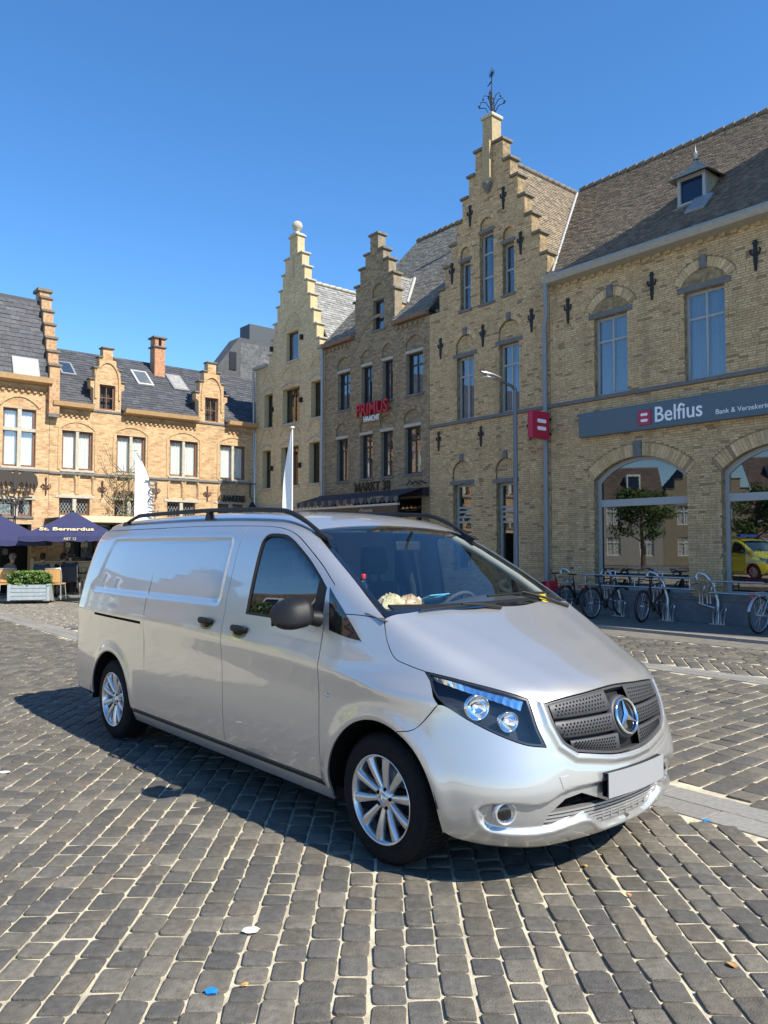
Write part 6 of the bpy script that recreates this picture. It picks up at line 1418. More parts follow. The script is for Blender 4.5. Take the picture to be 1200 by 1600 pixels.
for (x, sg) in ((-3.43, 1), (0, -1), (-3.43, -1)):
    c = copy_tree(wh, van); c.location = (x, (-.935+.1195)*sg, .328)
    if sg < 0: c.rotation_euler = (0, 0, math.pi)
    else: c.rotation_euler = (0, .5, 0)
# ------------------------------------------------------------------ mirrors
for sgn in (1, -1):
    mb = MB(); V = []; n1, n2 = 20, 13
    # housing: rounded wedge, outer shell towards the front; box x -.74..-.40, y -1.00..-1.19
    for i in range(n2+1):
        t = i/n2; y = -(.965+.195*t)
        sc_ = (1-max(0, (t-.45)/.55)**2.6*.60)*(1-.35*max(0, (.25-t)/.25)**2); zc = 1.252-.035*t
        for j in range(n1):
            a = 2*math.pi*j/n1; ca, sa = math.cos(a), math.sin(a)
            cx_ = math.copysign(abs(ca)**.75, ca); sz_ = math.copysign(abs(sa)**.72, sa)
            rx = .105 if ca > 0 else .068
            V.append((-.60+rx*cx_*sc_-.05*t-.02*sz_, y, zc+.080*sz_*sc_+(.010 if sa > 0 else 0)))
    V = [(p[0], p[1]*sgn, p[2]) for p in V]
    W_ = [V[i*n1+j] for j in range(n1) for i in range(n2+1)]
    mb.grid(W_, n1, n2+1, cu=True); mb.add([V[n2*n1+j] for j in range(n1)], [tuple(range(n1))]); mb.add([V[j] for j in range(n1)], [tuple(range(n1))[::-1]])
    hs = mb.build('door_mirror', m_black, van, fix=True)
    mb = MB(); mb.tube([(-.55, -.90*sgn, 1.205), (-.57, -.95*sgn, 1.215), (-.59, -1.01*sgn, 1.235)], [.05,.042,.04], 12); mb.build('mirror_arm', m_black, hs)
    mb = MB(); V = []
    for i in range(9):
        for j in range(7):
            y = -(.985+.14*i/8); z = 1.185+.130*j/6-.02*i/8; V.append((-.683-.040*i/8+.004*((j-3)/3)**2, y*sgn, z))
    mb.grid(V, 9, 7); mb.build('mirror_glass', m_chrome, hs, fix=True)
# ------------------------------------------------------------------ door handles, sliding rail, filler details
for sgn in (1, -1):
    for hx, hz in ((-1.36,1.080),(-1.80,1.100)):
        p = Z(hx, hz)*[1, sgn, 1]; nn = Fn(Z(hx, hz)[None])[0]*[1, sgn, 1]; yv = nn[1]
        mb = MB(); V = []
        M = Matrix.Translation(Vector(p)) @ Vector(nn).to_track_quat('Z', 'Y').to_matrix().to_4x4(); 
        mb.M = M; mb.lathe([(0,.003),(.03,.003),(.043,.0022),(.047,-.003)], 28)
        for k in range(len(mb.v)):
            d = Vector(mb.v[k])-Vector(p); mb.v[k] = (p[0]+d.x*2.3, mb.v[k][1], p[2]-.008+d.z*.95)
        cup = mb.build('door_handle', m_gblk, van, fix=True)
        mb = MB(); V = []
        for t in np.linspace(-1, 1, 13):
            o = .026*(1-abs(t)**3.5)+.002; h = .023*(1-.45*abs(t)**3)
            for a in np.linspace(0, 2*math.pi, 10, endpoint=False): V.append((p[0]+.098*t, p[1]+nn[1]*(o+.010*math.cos(a)), p[2]+.008+h*math.sin(a)+nn[2]*o))
        W_ = [V[i*10+j] for j in range(10) for i in range(13)]; mb.grid(W_, 10, 13, cu=True); mb.build('grip', m_black, cup, fix=True)
    panel_pts = S((-3.80,1.040),(-2.84,1.028)); pb = S((-2.84,1.008),(-3.80,1.020))
    if sgn == 1: panel('slide_rail', SIDE, [panel_pts, np.vstack([panel_pts[-1], pb[0]]), pb, np.vstack([pb[-1], panel_pts[0]])], m_under, van, sp=.03, off=.0022, gap=0, flange=.008, both=True)
    mb = MB(); p = Z(-.42, .80)*[1, sgn, 1]; mb.blob(p.tolist(), (.022,.008,.012), 12, 8); mb.build('side_repeater', m_paint, van)
# ------------------------------------------------------------------ roof rails
for sgn in (1, -1):
    path = []; xs = np.linspace(-.80, -3.80, 34); R = []
    for i, x in enumerate(xs):
        b = TOPC.back(np.array([[x, -.675]]))[0]; t = i/33; lift = .058*min(1, (x+3.80)/.28 if x < -3.5 else 1, (-.80-x)/.42 if x > -1.3 else 1)**.8
        path.append((x, b[1]*sgn, b[2]+.004+lift)); R.append(.017 if 2 < i < 31 else .014)
    mb = MB(); mb.tube(path, R, 10); rr = mb.build('roof_rail', m_black, van)
    for xf, ln in ((-.86,.12),(-2.25,.05),(-3.76,.08)):
        b = TOPC.back(np.array([[xf, -.675]]))[0]; mb = MB(); top = .02 if xf > -1 or xf < -3 else .055
        mb.prism([(xf-ln, b[2]-.012), (xf+ln, b[2]-.02), (xf+ln*.2, b[2]+top), (xf-ln*.5, b[2]+top)], -.655*sgn, -.695*sgn); mb.build('rail_foot', m_black, rr, fix=True)
# ------------------------------------------------------------------ wipers
def ws_pt(x, y, off): 
    p = TOPC.back(np.array([[x, y]])); return (p+off*Fn(p))[0]
for (ya, xa, yb, xb) in ((-.62,-.035,-.02,-.01),(.02,-.10,.66,-.13)):
    mb = MB(); P = [tuple(ws_pt(xa+(xb-xa)*t, ya+(yb-ya)*t, .016)) for t in np.linspace(0, 1, 12)]; mb.tube(P, .0075, 6); wp = mb.build('wiper', m_black, van)
    c = P[6]; e = ws_pt(.02, yb+.02, .01); mb = MB(); mb.tube([tuple(e), tuple((np.array(e)+np.array(c))/2+[0,0,.014]), (c[0], c[1], c[2]+.012)], [.014,.010,.007], 8); mb.build('wiper_arm', m_black, wp)
# ------------------------------------------------------------------ tail: doors, lamps, bumper
for sgn in (1, -1):
    pr = np.array([[ -.005, .52], [-.70,.52],[-.70,1.0],[-.66,1.5],[-.60,1.74],[-.005,1.78]]); 
qs = [REARC.back(np.array(a)) for a in ([[.006,.50],[.72,.50]], [[.72,.50],[.71,1.0],[.665,1.5],[.62,1.72]], [[.62,1.72],[.3,1.77],[.006,1.78]], [[.006,1.78],[.006,.50]])]
panel('rear_door', REARC, qs, m_paint, van, both=True, sp=.06)
lampS = [RCYL.back(np.array([[.9*rad(a), z] for a, z in q])) for q in ([(50,.78),(50,1.1),(50,1.38)], [(50,1.38),(60,1.38)], [(60,1.38),(62,1.1),(61,.78)], [(61,.78),(50,.78)])]
panel('tail_lamp', RCYL, lampS, m_red, van, both=True, sp=.03, off=.004)
lampS = [RCYL.back(np.array([[.9*rad(a), z] for a, z in q])) for q in ([(49,.24),(49,.48)], [(49,.48),(70,.49),(90,.49)], [(90,.49),(90,.24)], [(90,.24),(49,.24)])]
panel('rear_bumper', RCYL, lampS, m_paint, van, both=True, sp=.04, off=.012)
panel('reflector_strip', RCYL, [RCYL.back(np.array([[.9*rad(a), z] for a, z in q])) for q in ([(51,.36),(66,.36)], [(66,.36),(66,.40)], [(66,.40),(51,.40)], [(51,.40),(51,.36)])], m_red, van, both=True, sp=.03, off=.015)
# ------------------------------------------------------------------ cab interior
mb = MB(); V = []
prof = [(-.06,1.225),(-.18,1.262),(-.36,1.268),(-.52,1.25),(-.62,1.20),(-.66,1.10),(-.60,.92),(-.52,.80),(-.50,.45)]
for y in np.linspace(-.87, .87, 25):
    hump = .035*math.exp(-((y-.42)/.22)**2)
    for i, (x, z) in enumerate(prof): V.append((x+.06*(1-(y/.87)**2)*(1 if i < 2 else 0), y*(1-.02*(i == 0)), z+(hump if 2 <= i <= 4 else 0)))
mb.grid(V, 25, len(prof)); mb.build('dashboard', m_dash, van, fix=True)
def seat(y, w_):
    o = empty('seat'); o.parent = van; o.location = (-1.22, y, 0)
    mb = MB(); mb.box(-.27,.27,-w_/2,w_/2,.62,.78,.06); mb.build('seat_cushion', m_seat, o)
    mb = MB(); mb.M = Matrix.Translation((-.24,0,.74)) @ Matrix.Rotation(rad(-14), 4, 'Y'); mb.box(-.09,.06,-w_/2,w_/2,0,.62,.06); mb.build('seat_back', m_seat, o)
    for yy in ((0,) if w_ < .6 else (-w_/4, w_/4)):
        mb = MB(); mb.M = Matrix.Translation((-.40,yy,1.38)) @ Matrix.Rotation(rad(-10), 4, 'Y'); mb.box(-.05,.05,-.135,.135,.02,.24,.045); mb.tube([(0,-.05,-.06),(0,-.05,.06)], .007, 8); mb.tube([(0,.05,-.06),(0,.05,.06)], .007, 8); mb.build('headrest', m_seat, o)
    mb = MB(); mb.box(-.25,.25,-w_/2+.05,w_/2-.05,.30,.62); mb.build('seat_base', m_under, o)
seat(.43, .50); seat(-.28, .88)
st = MB(); M = Matrix.Translation((-.74,.42,1.13)) @ Matrix.Rotation(rad(-62), 4, 'Y'); st.M = M
st.tube([(.19*math.cos(a), .19*math.sin(a), 0) for a in np.linspace(0, 2*math.pi, 36, endpoint=False)], .015, 8, closed=True); sw = st.build('steering_wheel', m_dash, van)
st = MB(); st.M = M; st.blob((0,0,-.02), (.075,.065,.03), 14, 8)
for a in (0, 2.3, -2.3): st.tube([(0,0,-.02),(.18*math.cos(a), .18*math.sin(a), 0)], .014, 6)
st.build('wheel_hub', m_dash, sw)
mb = MB(); mb.box(-1.66,-1.63,-.66,.66,.30,1.74); mb.box(-1.66,-1.63,-.80,.80,.30,1.30); mb.build('bulkhead', mat('bulkhead', (.10,.10,.105), .8), van)
hl_ = TOPC.back(np.array([[x, y] for x in np.linspace(-1.05, -1.65, 5) for y in np.linspace(-.62, .62, 9)])); mb = MB(); mb.grid([tuple(p-[0,0,.03]) for p in hl_], 5, 9); mb.build('headliner', m_liner, van)
mb = MB(); mb.M = Matrix.Translation((-.78,0,1.62)) @ Matrix.Rotation(rad(-8), 4, 'Y'); mb.box(-.012,.012,-.11,.11,-.03,.035,.01); mb.tube([(.0,0,.03),(.06,0,.09)], .01, 6); mb.build('rear_view_mirror', m_black, van)
for sgn in (1, -1):
    mb = MB(); mb.box(-1.22,-1.06,.12*sgn,.55*sgn,1.715,1.73,.006); mb.build('sun_visor', m_liner, van)
    mb = MB(); P = wsE.copy(); mb.tube([tuple((p-np.array([.06,-.05,.02]))*[1,sgn,1]) for p in P], .03, 8); mb.build('pillar_trim', m_liner if sgn < 0 else m_dash, van)
    mb = MB(); mb.tube([(-1.57,-.85*sgn,.4),(-1.57,-.80*sgn,1.3),(-1.57,-.66*sgn,1.70)], .04, 8); mb.build('b_pillar', m_dash, van)
# stickers on the glass
def sticker(name, uv, m_):
    q = pix(*uv); mb = MB(); n_ = Fn(q); P = [tuple(p+.004*k) for p, k in zip(q-.0*n_, n_)]; mb.add(P, [tuple(range(len(P)))]); mb.build(name, m_, van)
sticker('sticker', [(833,926),(846,925),(862,941),(849,941)], mat('sticker_yellow', (.62,.46,.02), .5))
sticker('sticker', [(706,831),(722,831),(732,838),(715,838)], mat('sticker_pale', (.45,.66,.68), .5))
sticker('sticker', [(728,840),(738,840),(744,845),(734,846)], mat('sticker_lime', (.55,.62,.12), .5))
# ------------------------------------------------------------------ things lying on the dashboard (own objects)
def van_world(x, y, z): P = VAN_O+x*VFW+y*VLF; return Vector((P[0], P[1], z))
def at_x(u, v, x):
    d = dir_van(ray(u, v)); e = to_van(EYE); return e+d*(x-e[0])/d[0]
DZ = 1.268
q = at_x(568, 912, -.40); qt = at_x(568, 897, -.40); k_ = max(.6, (qt[2]-DZ)/.203); mb = MB(); mb.lathe([(0,0),(.026,0),(.030,.01),(.030,.05),(.026,.075),(.030,.10),(.029,.135),(.016,.165),(.011,.175),(.011,.185)], 20)
b_ = empty('soda_bottle', van_world(q[0], q[1], DZ), 0, 'small clear soda bottle with red cap standing on the van dashboard', 'bottle'); b_.scale = (k_, k_, k_)
mb.build('bottle_body', glass('pet', (.75,.70,.68), .06), b_); mb = MB(); mb.lathe([(.0265,.012),(.0265,.07),(.023,.075),(.023,.10),(.026,.12)], 18); mb.build('cola', mat('cola', (.03,.008,.004), .1), b_)
mb = MB(); mb.lathe([(.013,.180),(.0135,.182),(.0135,.200),(.012,.203),(0,.203)], 16); mb.build('cap', mat('cap_red', (.55,.015,.02), .4), b_); mb = MB(); mb.lathe([(.0305,.055),(.0272,.075),(.0305,.095)], 20); mb.build('bottle_label', mat('label_red', (.42,.02,.02), .4), b_)
def crumple(name, c, r, m_, seed, label, cat):
    rr = random.Random(seed); mb = MB(); V = []; n1, n2 = 22, 9
    for i in range(n1):
        for j in range(n2):
            a = 2*math.pi*i/n1; b = math.pi/2*j/(n2-1); k = 1+.22*math.sin(3*a+seed)+.25*(rr.random()-.5); V.append((r[0]*math.cos(b)*math.cos(a)*k, r[1]*math.cos(b)*math.sin(a)*k, r[2]*math.sin(b)*(1+.4*(rr.random()-.5))))
    mb.grid(V, n1, n2, cu=True, smooth=False); o = mb.build(name, m_, None, van_world(c[0], c[1], c[2]), (0,0,VAN_YAW)); return tag(o, label, cat)
for (uv, r_, nm, m_, sd, lab) in (((608,934),(.05,.10,.075),'snack_bag',mat('bag_beige', (.62,.50,.28), .35, noise=.4, nscale=22, coat=.5),3,'crumpled pale yellow snack bag on the dashboard beside the bottle'),((640,930),(.05,.11,.065),'bread_bag',mat('bag_bread', (.55,.36,.19), .25, noise=.5, nscale=18, coat=.8),8,'crumpled clear plastic bag of brown bread on the van dashboard')):
    q = at_x(uv[0], uv[1], -.30); crumple(nm, (-.30, q[1], DZ), r_, m_, sd, lab, 'bag')
q = at_x(674, 923, -.32); mb = MB(); mb.M = Matrix.Rotation(rad(-22), 4, 'Y'); mb.box(-.07,.07,-.11,.11,0,.006,.002); mb.M = Matrix.Translation((.02,.05,.012)) @ Matrix.Rotation(.4, 4, 'Z') @ Matrix.Rotation(rad(-16), 4, 'Y'); mb.box(-.05,.05,-.09,.09,0,.004); o = mb.build('leaflet_pile', mat('leaflet_blue', (.16,.46,.62), .45, noise=.35, nscale=14), None, van_world(q[0], q[1], DZ+.035), (0,0,VAN_YAW+.2)); tag(o, 'pale blue leaflets lying on the van dashboard', 'leaflets')
# ================================================================== STREET FURNITURE, BICYCLES, TERRACE
m_steel = mat('galvanised', (.52,.54,.55), .35, .8, noise=.12, nscale=20); m_rail = mat('rail_steel', (.38,.40,.42), .3, .8)
m_lamp = mat('lamp_grey', (.14,.155,.17), .45, .3)
# ------------------------------------------------------------------ street lamp
lp = ROW.world(ROW.px(806, 800, -1.0)[0], -1.0); sl_ = empty('street_lamp', (lp[0], lp[1], .05), ROW.rz, 'grey street lamp with long flat head standing in front of the stepped gable', 'street lamp')
zt = ROW.px(806, 606, -1.0)[1]-.05
mb = MB(); mb.lathe([(.11,0),(.11,.02),(.095,.03),(.085,.9),(.075,.95),(.065,1.0),(.050,zt)], 16); mb.build('pole', m_lamp, sl_)
mb = MB(); mb.tube([(0,0,zt-.06),(0,-.10,zt+.03),(0,-.50,zt+.10)], .035, 10); mb.build('arm', m_lamp, sl_)
mb = MB(); V = []
for i in range(13):
    t = i/12; w_ = .12*math.sin(math.pi*min(1, .12+t*.95))**.6+.02; h = .05*math.sin(math.pi*(.1+.85*t))+.012; y = -.45-.75*t; z = zt+.10+.13*t
    for j in range(12): a = 2*math.pi*j/12; V.append((w_*math.cos(a), y, z+h*math.sin(a)*(1 if math.sin(a) > 0 else .5)))
W_ = [V[i*12+j] for j in range(12) for i in range(13)]; mb.grid(W_, 12, 13, cu=True); mb.build('lamp_head', m_steel, sl_, fix=True)
mb = MB(); mb.box(-.07,.07,-1.05,-.70,zt+.125,zt+.14); mb.build('lamp_lens', m_white, sl_)
mb = MB(); mb.box(-.06,.06,-.092,-.084,.30,.75); mb.build('access_door', m_lamp, sl_)
# ------------------------------------------------------------------ handrails in front of the bank windows
def rail(u0, v0, u1, x1=None, label=''):
    y = -.32; xa, za = fb.px(u0, v0, y); xb = fb.px(u1, v0+8, y)[0] if x1 is None else x1
    o = empty('window_rail', fb.world(xa, y, 0), fb.rz, label, 'handrail', 'handrails under the bank windows'); L_ = xb-xa
    for z in (za, za-.23): mb = MB(); mb.tube([(0,0,z),(L_,0,z)], .024, 10); mb.build('bar', m_rail, o)
    for x in (L_*.04, L_*.5, L_*.96): mb = MB(); mb.tube([(x,0,za-.24),(x,0,za)], .016, 8); mb.tube([(x,0,za-.12),(x,.31,za-.12)], .014, 8); mb.build('bracket', m_rail, o)
rail(908, 897.5, 1085.5, label='steel handrail below the arched bank window next to the downpipe'); rail(1108, 908, 1200, XE-XB0*0-3.6, label='steel handrail below the bank window with the red poster')
# ------------------------------------------------------------------ bicycle racks
def rack(u, v, tall, label):
    p = gpt(u, v, .05); o = empty('bicycle_rack', (p[0], p[1], .05), ROW.rz, label, 'bike rack', 'white bicycle stands along the bank wall')
    if tall:
        mb = MB(); mb.tube([(0,0,0),(-.02,.05,.45),(-.10,.02,.80),(-.22,-.06,.98),(-.34,-.10,1.02),(-.40,-.10,.95),(-.36,-.10,.88)], [.034,.034,.032,.030,.026,.024,.022], 10); mb.build('post', m_steel, o)
    for dx, dz, y0 in ((0,0,-.05),) + (((-.30,.42,0),) if tall else ()):
        for k in (0, 1):
            x = dx+.02+.16*k-.08; mb = MB(); P = [(x,y0-.02,dz+.0 if dz == 0 else dz-.02),(x-.01,y0-.02,dz+.20),(x+.04,y0-.05,dz+.30),(x+.10,y0-.08,dz+.36),(x+.14,y0-.08,dz+.33),(x+.10,y0-.05,dz+.24),(x+.06,y0-.02,dz+.12),(x+.06,y0-.02,dz+.0 if dz == 0 else dz-.02)]; mb.tube(P, .017, 8); mb.build('wheel_loop', m_steel, o)
        if dz: mb = MB(); mb.tube([(dx-.1,0,dz-.02),(dx+.24,0,dz-.10)], .02, 8); mb.build('brace', m_steel, o)
    mb = MB(); mb.box(-.14,.16,-.10,.06,0,.012); mb.build('foot_plate', m_steel, o)
rack(1122, 975.5, True, 'empty white tall bicycle stand between the bank windows'); rack(1043, 969.5, True, 'white bicycle stand holding the black mountain bike'); rack(968, 962.5, True, 'white bicycle stand holding the city bike with thin tyres'); rack(902, 956, True, 'white bicycle stand nearest the downpipe, beside the basket bikes')
# ------------------------------------------------------------------ bicycles
def bicycle(R, heading, label, fcol, wire=False, basket=False, mud=True, lean=.06, tyre=.022, bag=None, drop=0.0, saddle=.92):
    fm = mat('bike_'+'_'.join('%d' % int(c*100) for c in fcol), fcol, .3, .3, coat=.5); d = np.array([math.cos(heading), math.sin(heading)])
    o = empty('bicycle', (R[0]+.52*d[0], R[1]+.52*d[1], .05), heading, label, 'bicycle', 'bicycles parked at the bank'); o.rotation_euler = (lean, 0, heading)
    bk = mat('bike_black', (.015,.015,.016), .6); r = .335
    def whl(x):
        w_ = empty('wheel', (x, 0, r)); w_.parent = o
        mb = MB(); mb.tube([((r-tyre)*math.cos(a), 0, (r-tyre)*math.sin(a)) for a in np.linspace(0, 2*math.pi, 36, endpoint=False)], tyre, 8, closed=True); mb.build('tyre', bk, w_)
        mb = MB(); mb.tube([((r-2.2*tyre)*math.cos(a), 0, (r-2.2*tyre)*math.sin(a)) for a in np.linspace(0, 2*math.pi, 36, endpoint=False)], .010, 6, closed=True); mb.build('rim', m_steel, w_)
        mb = MB(); mb.tube([(0,-.05,0),(0,.05,0)], .022, 8)
        for k in range(18): a = 2*math.pi*k/18; mb.tube([(.02*math.cos(a+.6), .02*(-1)**k, .02*math.sin(a+.6)), ((r-.05)*math.cos(a), 0, (r-.05)*math.sin(a))], .0022, 4, cap=False)
        mb.build('spokes', m_steel, w_)
    whl(-.52); whl(.54)
    bb = (-.08,0,.29); hd = (.36,0,.80); hb = (.40,0,.66); st = (-.22,0,.80)
    mb = MB(); mb.tube([bb, hb], .023, 8)
    if not wire: mb.tube([(-.20,0,.74), hd], .015, 8)
    else: mb.tube([(-.12,0,.42), (.1,0,.47), hd], .016, 8)
    mb.tube([bb, st], .020, 8); mb.tube([hd, hb], .025, 8)
    for s_ in (-1, 1): mb.tube([bb, (-.52,s_*.06,r)], .011, 6); mb.tube([(-.20,0,.74), (-.52,s_*.06,r)], .010, 6)
    mb.build('frame', fm, o)
    mb = MB(); mb.tube([hd, (.345,0,.86)], .014, 8); 
    for s_ in (-1, 1): mb.tube([hb, (.43,s_*.05,.62), (.54,s_*.05,r)], .012, 6)
    mb.build('fork', fm, o)
    mb = MB(); mb.tube([(.345,0,.86),(.36,0,1.00)], .012, 8); mb.tube([(.20 if wire else .34,-.29,1.03),(.34,-.20,1.04),(.38,-.06,1.01),(.38,.06,1.01),(.34,.20,1.04),(.20 if wire else .34,.29,1.03)], .012, 8); mb.build('handlebar', m_steel, o)
    for s_ in (-1, 1): mb = MB(); mb.tube([(.20 if wire else .34,s_*.29,1.03),(.14 if wire else .35,s_*.31,1.03)] if wire else [(.34,s_*.19,1.04),(.34,s_*.30,1.03)], .017, 8); mb.build('grip', bk, o)
    mb = MB(); V = []
    for i in range(9):
        t = i/8; w_ = .018+.058*max(0, 1-t*1.15)**.7 if t > .2 else .075*(t/.2)**.4+.01; x = -.36+.26*t
        for j in range(8): a = 2*math.pi*j/8; V.append((x, w_*math.cos(a), saddle+.018*math.sin(a)-.01*t))
    W_ = [V[i*8+j] for j in range(8) for i in range(9)]; mb.grid(W_, 8, 9, cu=True); mb.tube([st, (-.245,0,saddle-.01)], .012, 8); mb.build('saddle', bk, o, fix=True)
    mb = MB(); mb.lathe([(.02,-.035),(.09,-.035),(.095,-.04),(.09,-.045),(.02,-.045)], 20, axis='y', o=bb); mb.tube([(bb[0],-.06,bb[2]),(bb[0]+.12,-.07,bb[2]-.11)], .010, 6); mb.tube([(bb[0],.06,bb[2]),(bb[0]-.12,.07,bb[2]+.11)], .010, 6); mb.box(bb[0]+.08,bb[0]+.17,-.15,-.07,bb[2]-.13,bb[2]-.10); mb.box(bb[0]-.17,bb[0]-.08,.07,.15,bb[2]+.09,bb[2]+.12); mb.build('crankset', bk, o)
    if mud:
        for x, a0, a1 in ((-.52,.1,2.9),(.54,.5,2.9)):
            mb = MB(); V = []
            for a in np.linspace(a0, a1, 14):
                for y in (-.028, 0, .028): V.append((x+(r+.018-abs(y)*.2)*math.cos(a), y, r+(r+.018-abs(y)*.2)*math.sin(a)))
            mb.grid(V, 14, 3); mb.build('mudguard', fm if wire else bk, o)
        mb = MB()
        for s_ in (-1, 1): mb.tube([(-.30,s_*.06,.74),(-.72,s_*.07,.74)], .007, 6); mb.tube([(-.66,s_*.07,.74),(-.53,s_*.06,r)], .006, 6)
        for x in (-.36,-.48,-.60,-.72): mb.tube([(x,-.07,.74),(x,.07,.74)], .006, 6)
        mb.build('carrier', m_steel, o); mb = MB(); mb.box(-.78,-.74,-.035,.035,.66,.72,.008); mb.build('tail_light', m_red, o)
    if basket:
        mb = MB(); x0, x1, z0, z1 = .44, .72, .86, 1.08
        for z in np.linspace(z0, z1, 5): q = .02*(z-z0)/.2; mb.tube([(x0-q,-.17-q,z),(x1+q,-.17-q,z),(x1+q,.17+q,z),(x0-q,.17+q,z)], .006, 5, closed=True)
        for t in np.linspace(-.17, .17, 8): mb.tube([(x0,t,z0),(x0-.02,t,z1)], .004, 4); mb.tube([(x1,t,z0),(x1+.02,t,z1)], .004, 4)
        for t in np.linspace(x0, x1, 6): mb.tube([(t,-.17,z0),(t,-.19,z1)], .004, 4); mb.tube([(t,.17,z0),(t,.19,z1)], .004, 4); mb.tube([(t,-.17,z0),(t,.17,z0)], .004, 4)
        mb.build('basket', bk, o)
    if bag is not None:
        for s_ in (-1, 1): mb = MB(); mb.box(-.72,-.38,s_*.09,s_*.20,.42,.74,.03); mb.build('pannier', mat('pannier', bag, .8), o)
    return o
HB = math.atan2(.640, .768)
g = lambda u, v: gpt(u, v, .05)
bicycle(g(1003,973), HB+.10, 'black mountain bike with thick tyres in front of the arched bank window', (.05,.012,.014), mud=False, tyre=.030, lean=.05)
bicycle(g(925,967), HB-.05, 'black city bike with white fork and carrier under the arched bank window', (.03,.03,.035), wire=False, lean=-.04)
bicycle(g(882,961), HB+.05, 'dark bicycle with black wire basket on its handlebar beside the downpipe', (.02,.02,.024), wire=True, basket=True, lean=.05)
bicycle(g(858,957), HB-.02, 'dark bicycle with red panniers beside the downpipe', (.02,.02,.03), wire=True, bag=(.45,.02,.03), lean=-.05)
bicycle(g(1186,991), HB-.12, 'grey city bike with bright frame and red tail light under the poster window', (.45,.46,.48), wire=True, lean=.05)
# ------------------------------------------------------------------ feather flags
def flag(u, vt, dist, w_, h, label, ang, txt=None, green=False):
    d = ray(u, vt); t = dist/d[1]; P = EYE+t*d; o = empty('feather_flag', (P[0], P[1], 0), ang, label, 'flag'); zt = P[2]
    mb = MB(); mb.lathe([(.0,0),(.22,0),(.22,.03),(.05,.05)], 18); mb.build('base', m_lamp, o)
    mb = MB(); mb.tube([(0,0,.03),(0,0,zt*.6),(0,0,zt-.02)], [.022,.018,.013], 8); mb.blob((0,0,zt),(.05,.05,.03),10,6); mb.build('pole', m_white, o)
    mb = MB(); V = []
    n = 24
    for i in range(n):
        t_ = i/(n-1); z = zt-.06-h*t_; ww = w_*(math.sin(min(1, t_*1.9)*R90)**.8)*(1-.0*t_)
        for j in range(7): q = j/6; V.append((.02+ww*q, .03*math.sin(q*4+t_*5)*q, z))
    mb.grid(V, n, 7); fo = mb.build('banner', mat('banner_white', (.80,.80,.78), .8), o)
    if txt:
        m_t = mat('banner_text', (.08,.09,.11), .7); tt = text('banner_text', txt, .42, m_t, o, (w_*.82, -.05, zt-.06-h*.28), (R90, R90, 0), .002)
        mb = MB()
        for k in range(4): a = k*R90+.6; mb.lathe([(0,0),(.10,.0)], 10, axis='y', o=(w_*.55+.10*math.cos(a), -.055, zt-h*.93+.10*math.sin(a)))
        mb.build('banner_clover', mat('clover_green', (.12,.45,.06), .6), o)
flag(457, 668, 17.5, .24, 2.6, 'slim white feather flag on a pole in front of the cream gable', 2.6); flag(212, 703, 20.5, .42, 2.6, 'white feather flag with dark lettering and green clover before the brasserie', .25, 'poerin', True)
# ------------------------------------------------------------------ terrace
TZ = .06
m_gold = mat('parasol_gold', (.62,.50,.28), .7); m_navy = mat('parasol_navy', (.022,.026,.085), .8, noise=.1, nscale=5); m_gold = mat('parasol_gold', (.62,.50,.28), .7); m_wood = mat('teak', (.45,.30,.16), .6, noise=.25, nscale=14)
def parasol(P, zt, hw, drop, label, lettering=False, rz=.3):
    o = empty('parasol', (P[0], P[1], TZ), rz, label, 'parasol', 'navy terrace parasols'); n = 8
    mb = MB(); 
    ring = lambda r, z: [(r*x, r*y, z) for x, y in ((1,-1),(0,-1.0),(-1,-1),(-1,0),(-1,1),(0,1),(1,1),(1,0))]
    V = []
    A = [ring(.04, zt), ring(hw*.5, zt-drop*.52), ring(hw, zt-drop)]
    for i in range(8): V += [A[0][i], A[1][i], A[2][i]]
    mb.grid(V, 8, 3, cu=True, smooth=False); mb.build('canopy', m_navy, o, fix=True)
    for i in range(4):
        a = i*R90; mb = MB(); V = []
        for k in range(17): t = -1+k/8; V += [(hw*t, -hw-.004, zt-drop), (hw*t, -hw-.012, zt-drop-.13-.035*abs(math.sin(k*math.pi/4)))]
        mb.M = Matrix.Rotation(a, 4, 'Z'); mb.grid(V, 17, 2); mb.build('valance', m_navy, o)
    mb = MB(); mb.tube([(0,0,0),(0,0,zt+.05)], .035, 10); mb.build('pole', m_iron, o)
    for i in range(8): mb = MB(); q = A[2][i]; mb.tube([(0,0,zt-.08),(q[0]*.97,q[1]*.97,q[2]-.03)], .012, 6); mb.build('rib', m_wood, o)
    mb = MB(); mb.box(-.35,.35,-.35,.35,0,.08,.02); mb.build('base', m_stone, o)
    if lettering:
        sl__ = math.atan2(drop, hw); t_ = text('canopy_text', 'St. Bernardus', .27, m_gold, o, (-.86, -hw*.80-.02, zt-drop*.80+.02), (R90-(R90-sl__)*.0-1.0+.3, 0, 0), .002, bold=.006)
        t_.rotation_euler = (sl__, 0, 0)
        t2 = text('valance_text', 'ABT 12', .11, m_gold, o, (-.2, -hw-.02, zt-drop-.11), (R90,0,0), .002)
pA = gpt(112, 933.5, TZ); pB = gpt(-2, 934, TZ)
zA = EYE[2]+ray(112, 800)[2]/ray(112, 800)[1]*pA[1]-TZ; eA = EYE[2]+ray(112, 838)[2]/ray(112, 838)[1]*(pA[1]-1.0)-TZ
parasol(pA, zA, 1.35, max(.45, zA-eA), 'navy parasol with gold brewery lettering over the wheelchair table', True, .35)
parasol(pB, zA-.12, 1.35, max(.45, zA-eA), 'navy parasol at the far end of the terrace beside the hedge planter', False, .35)
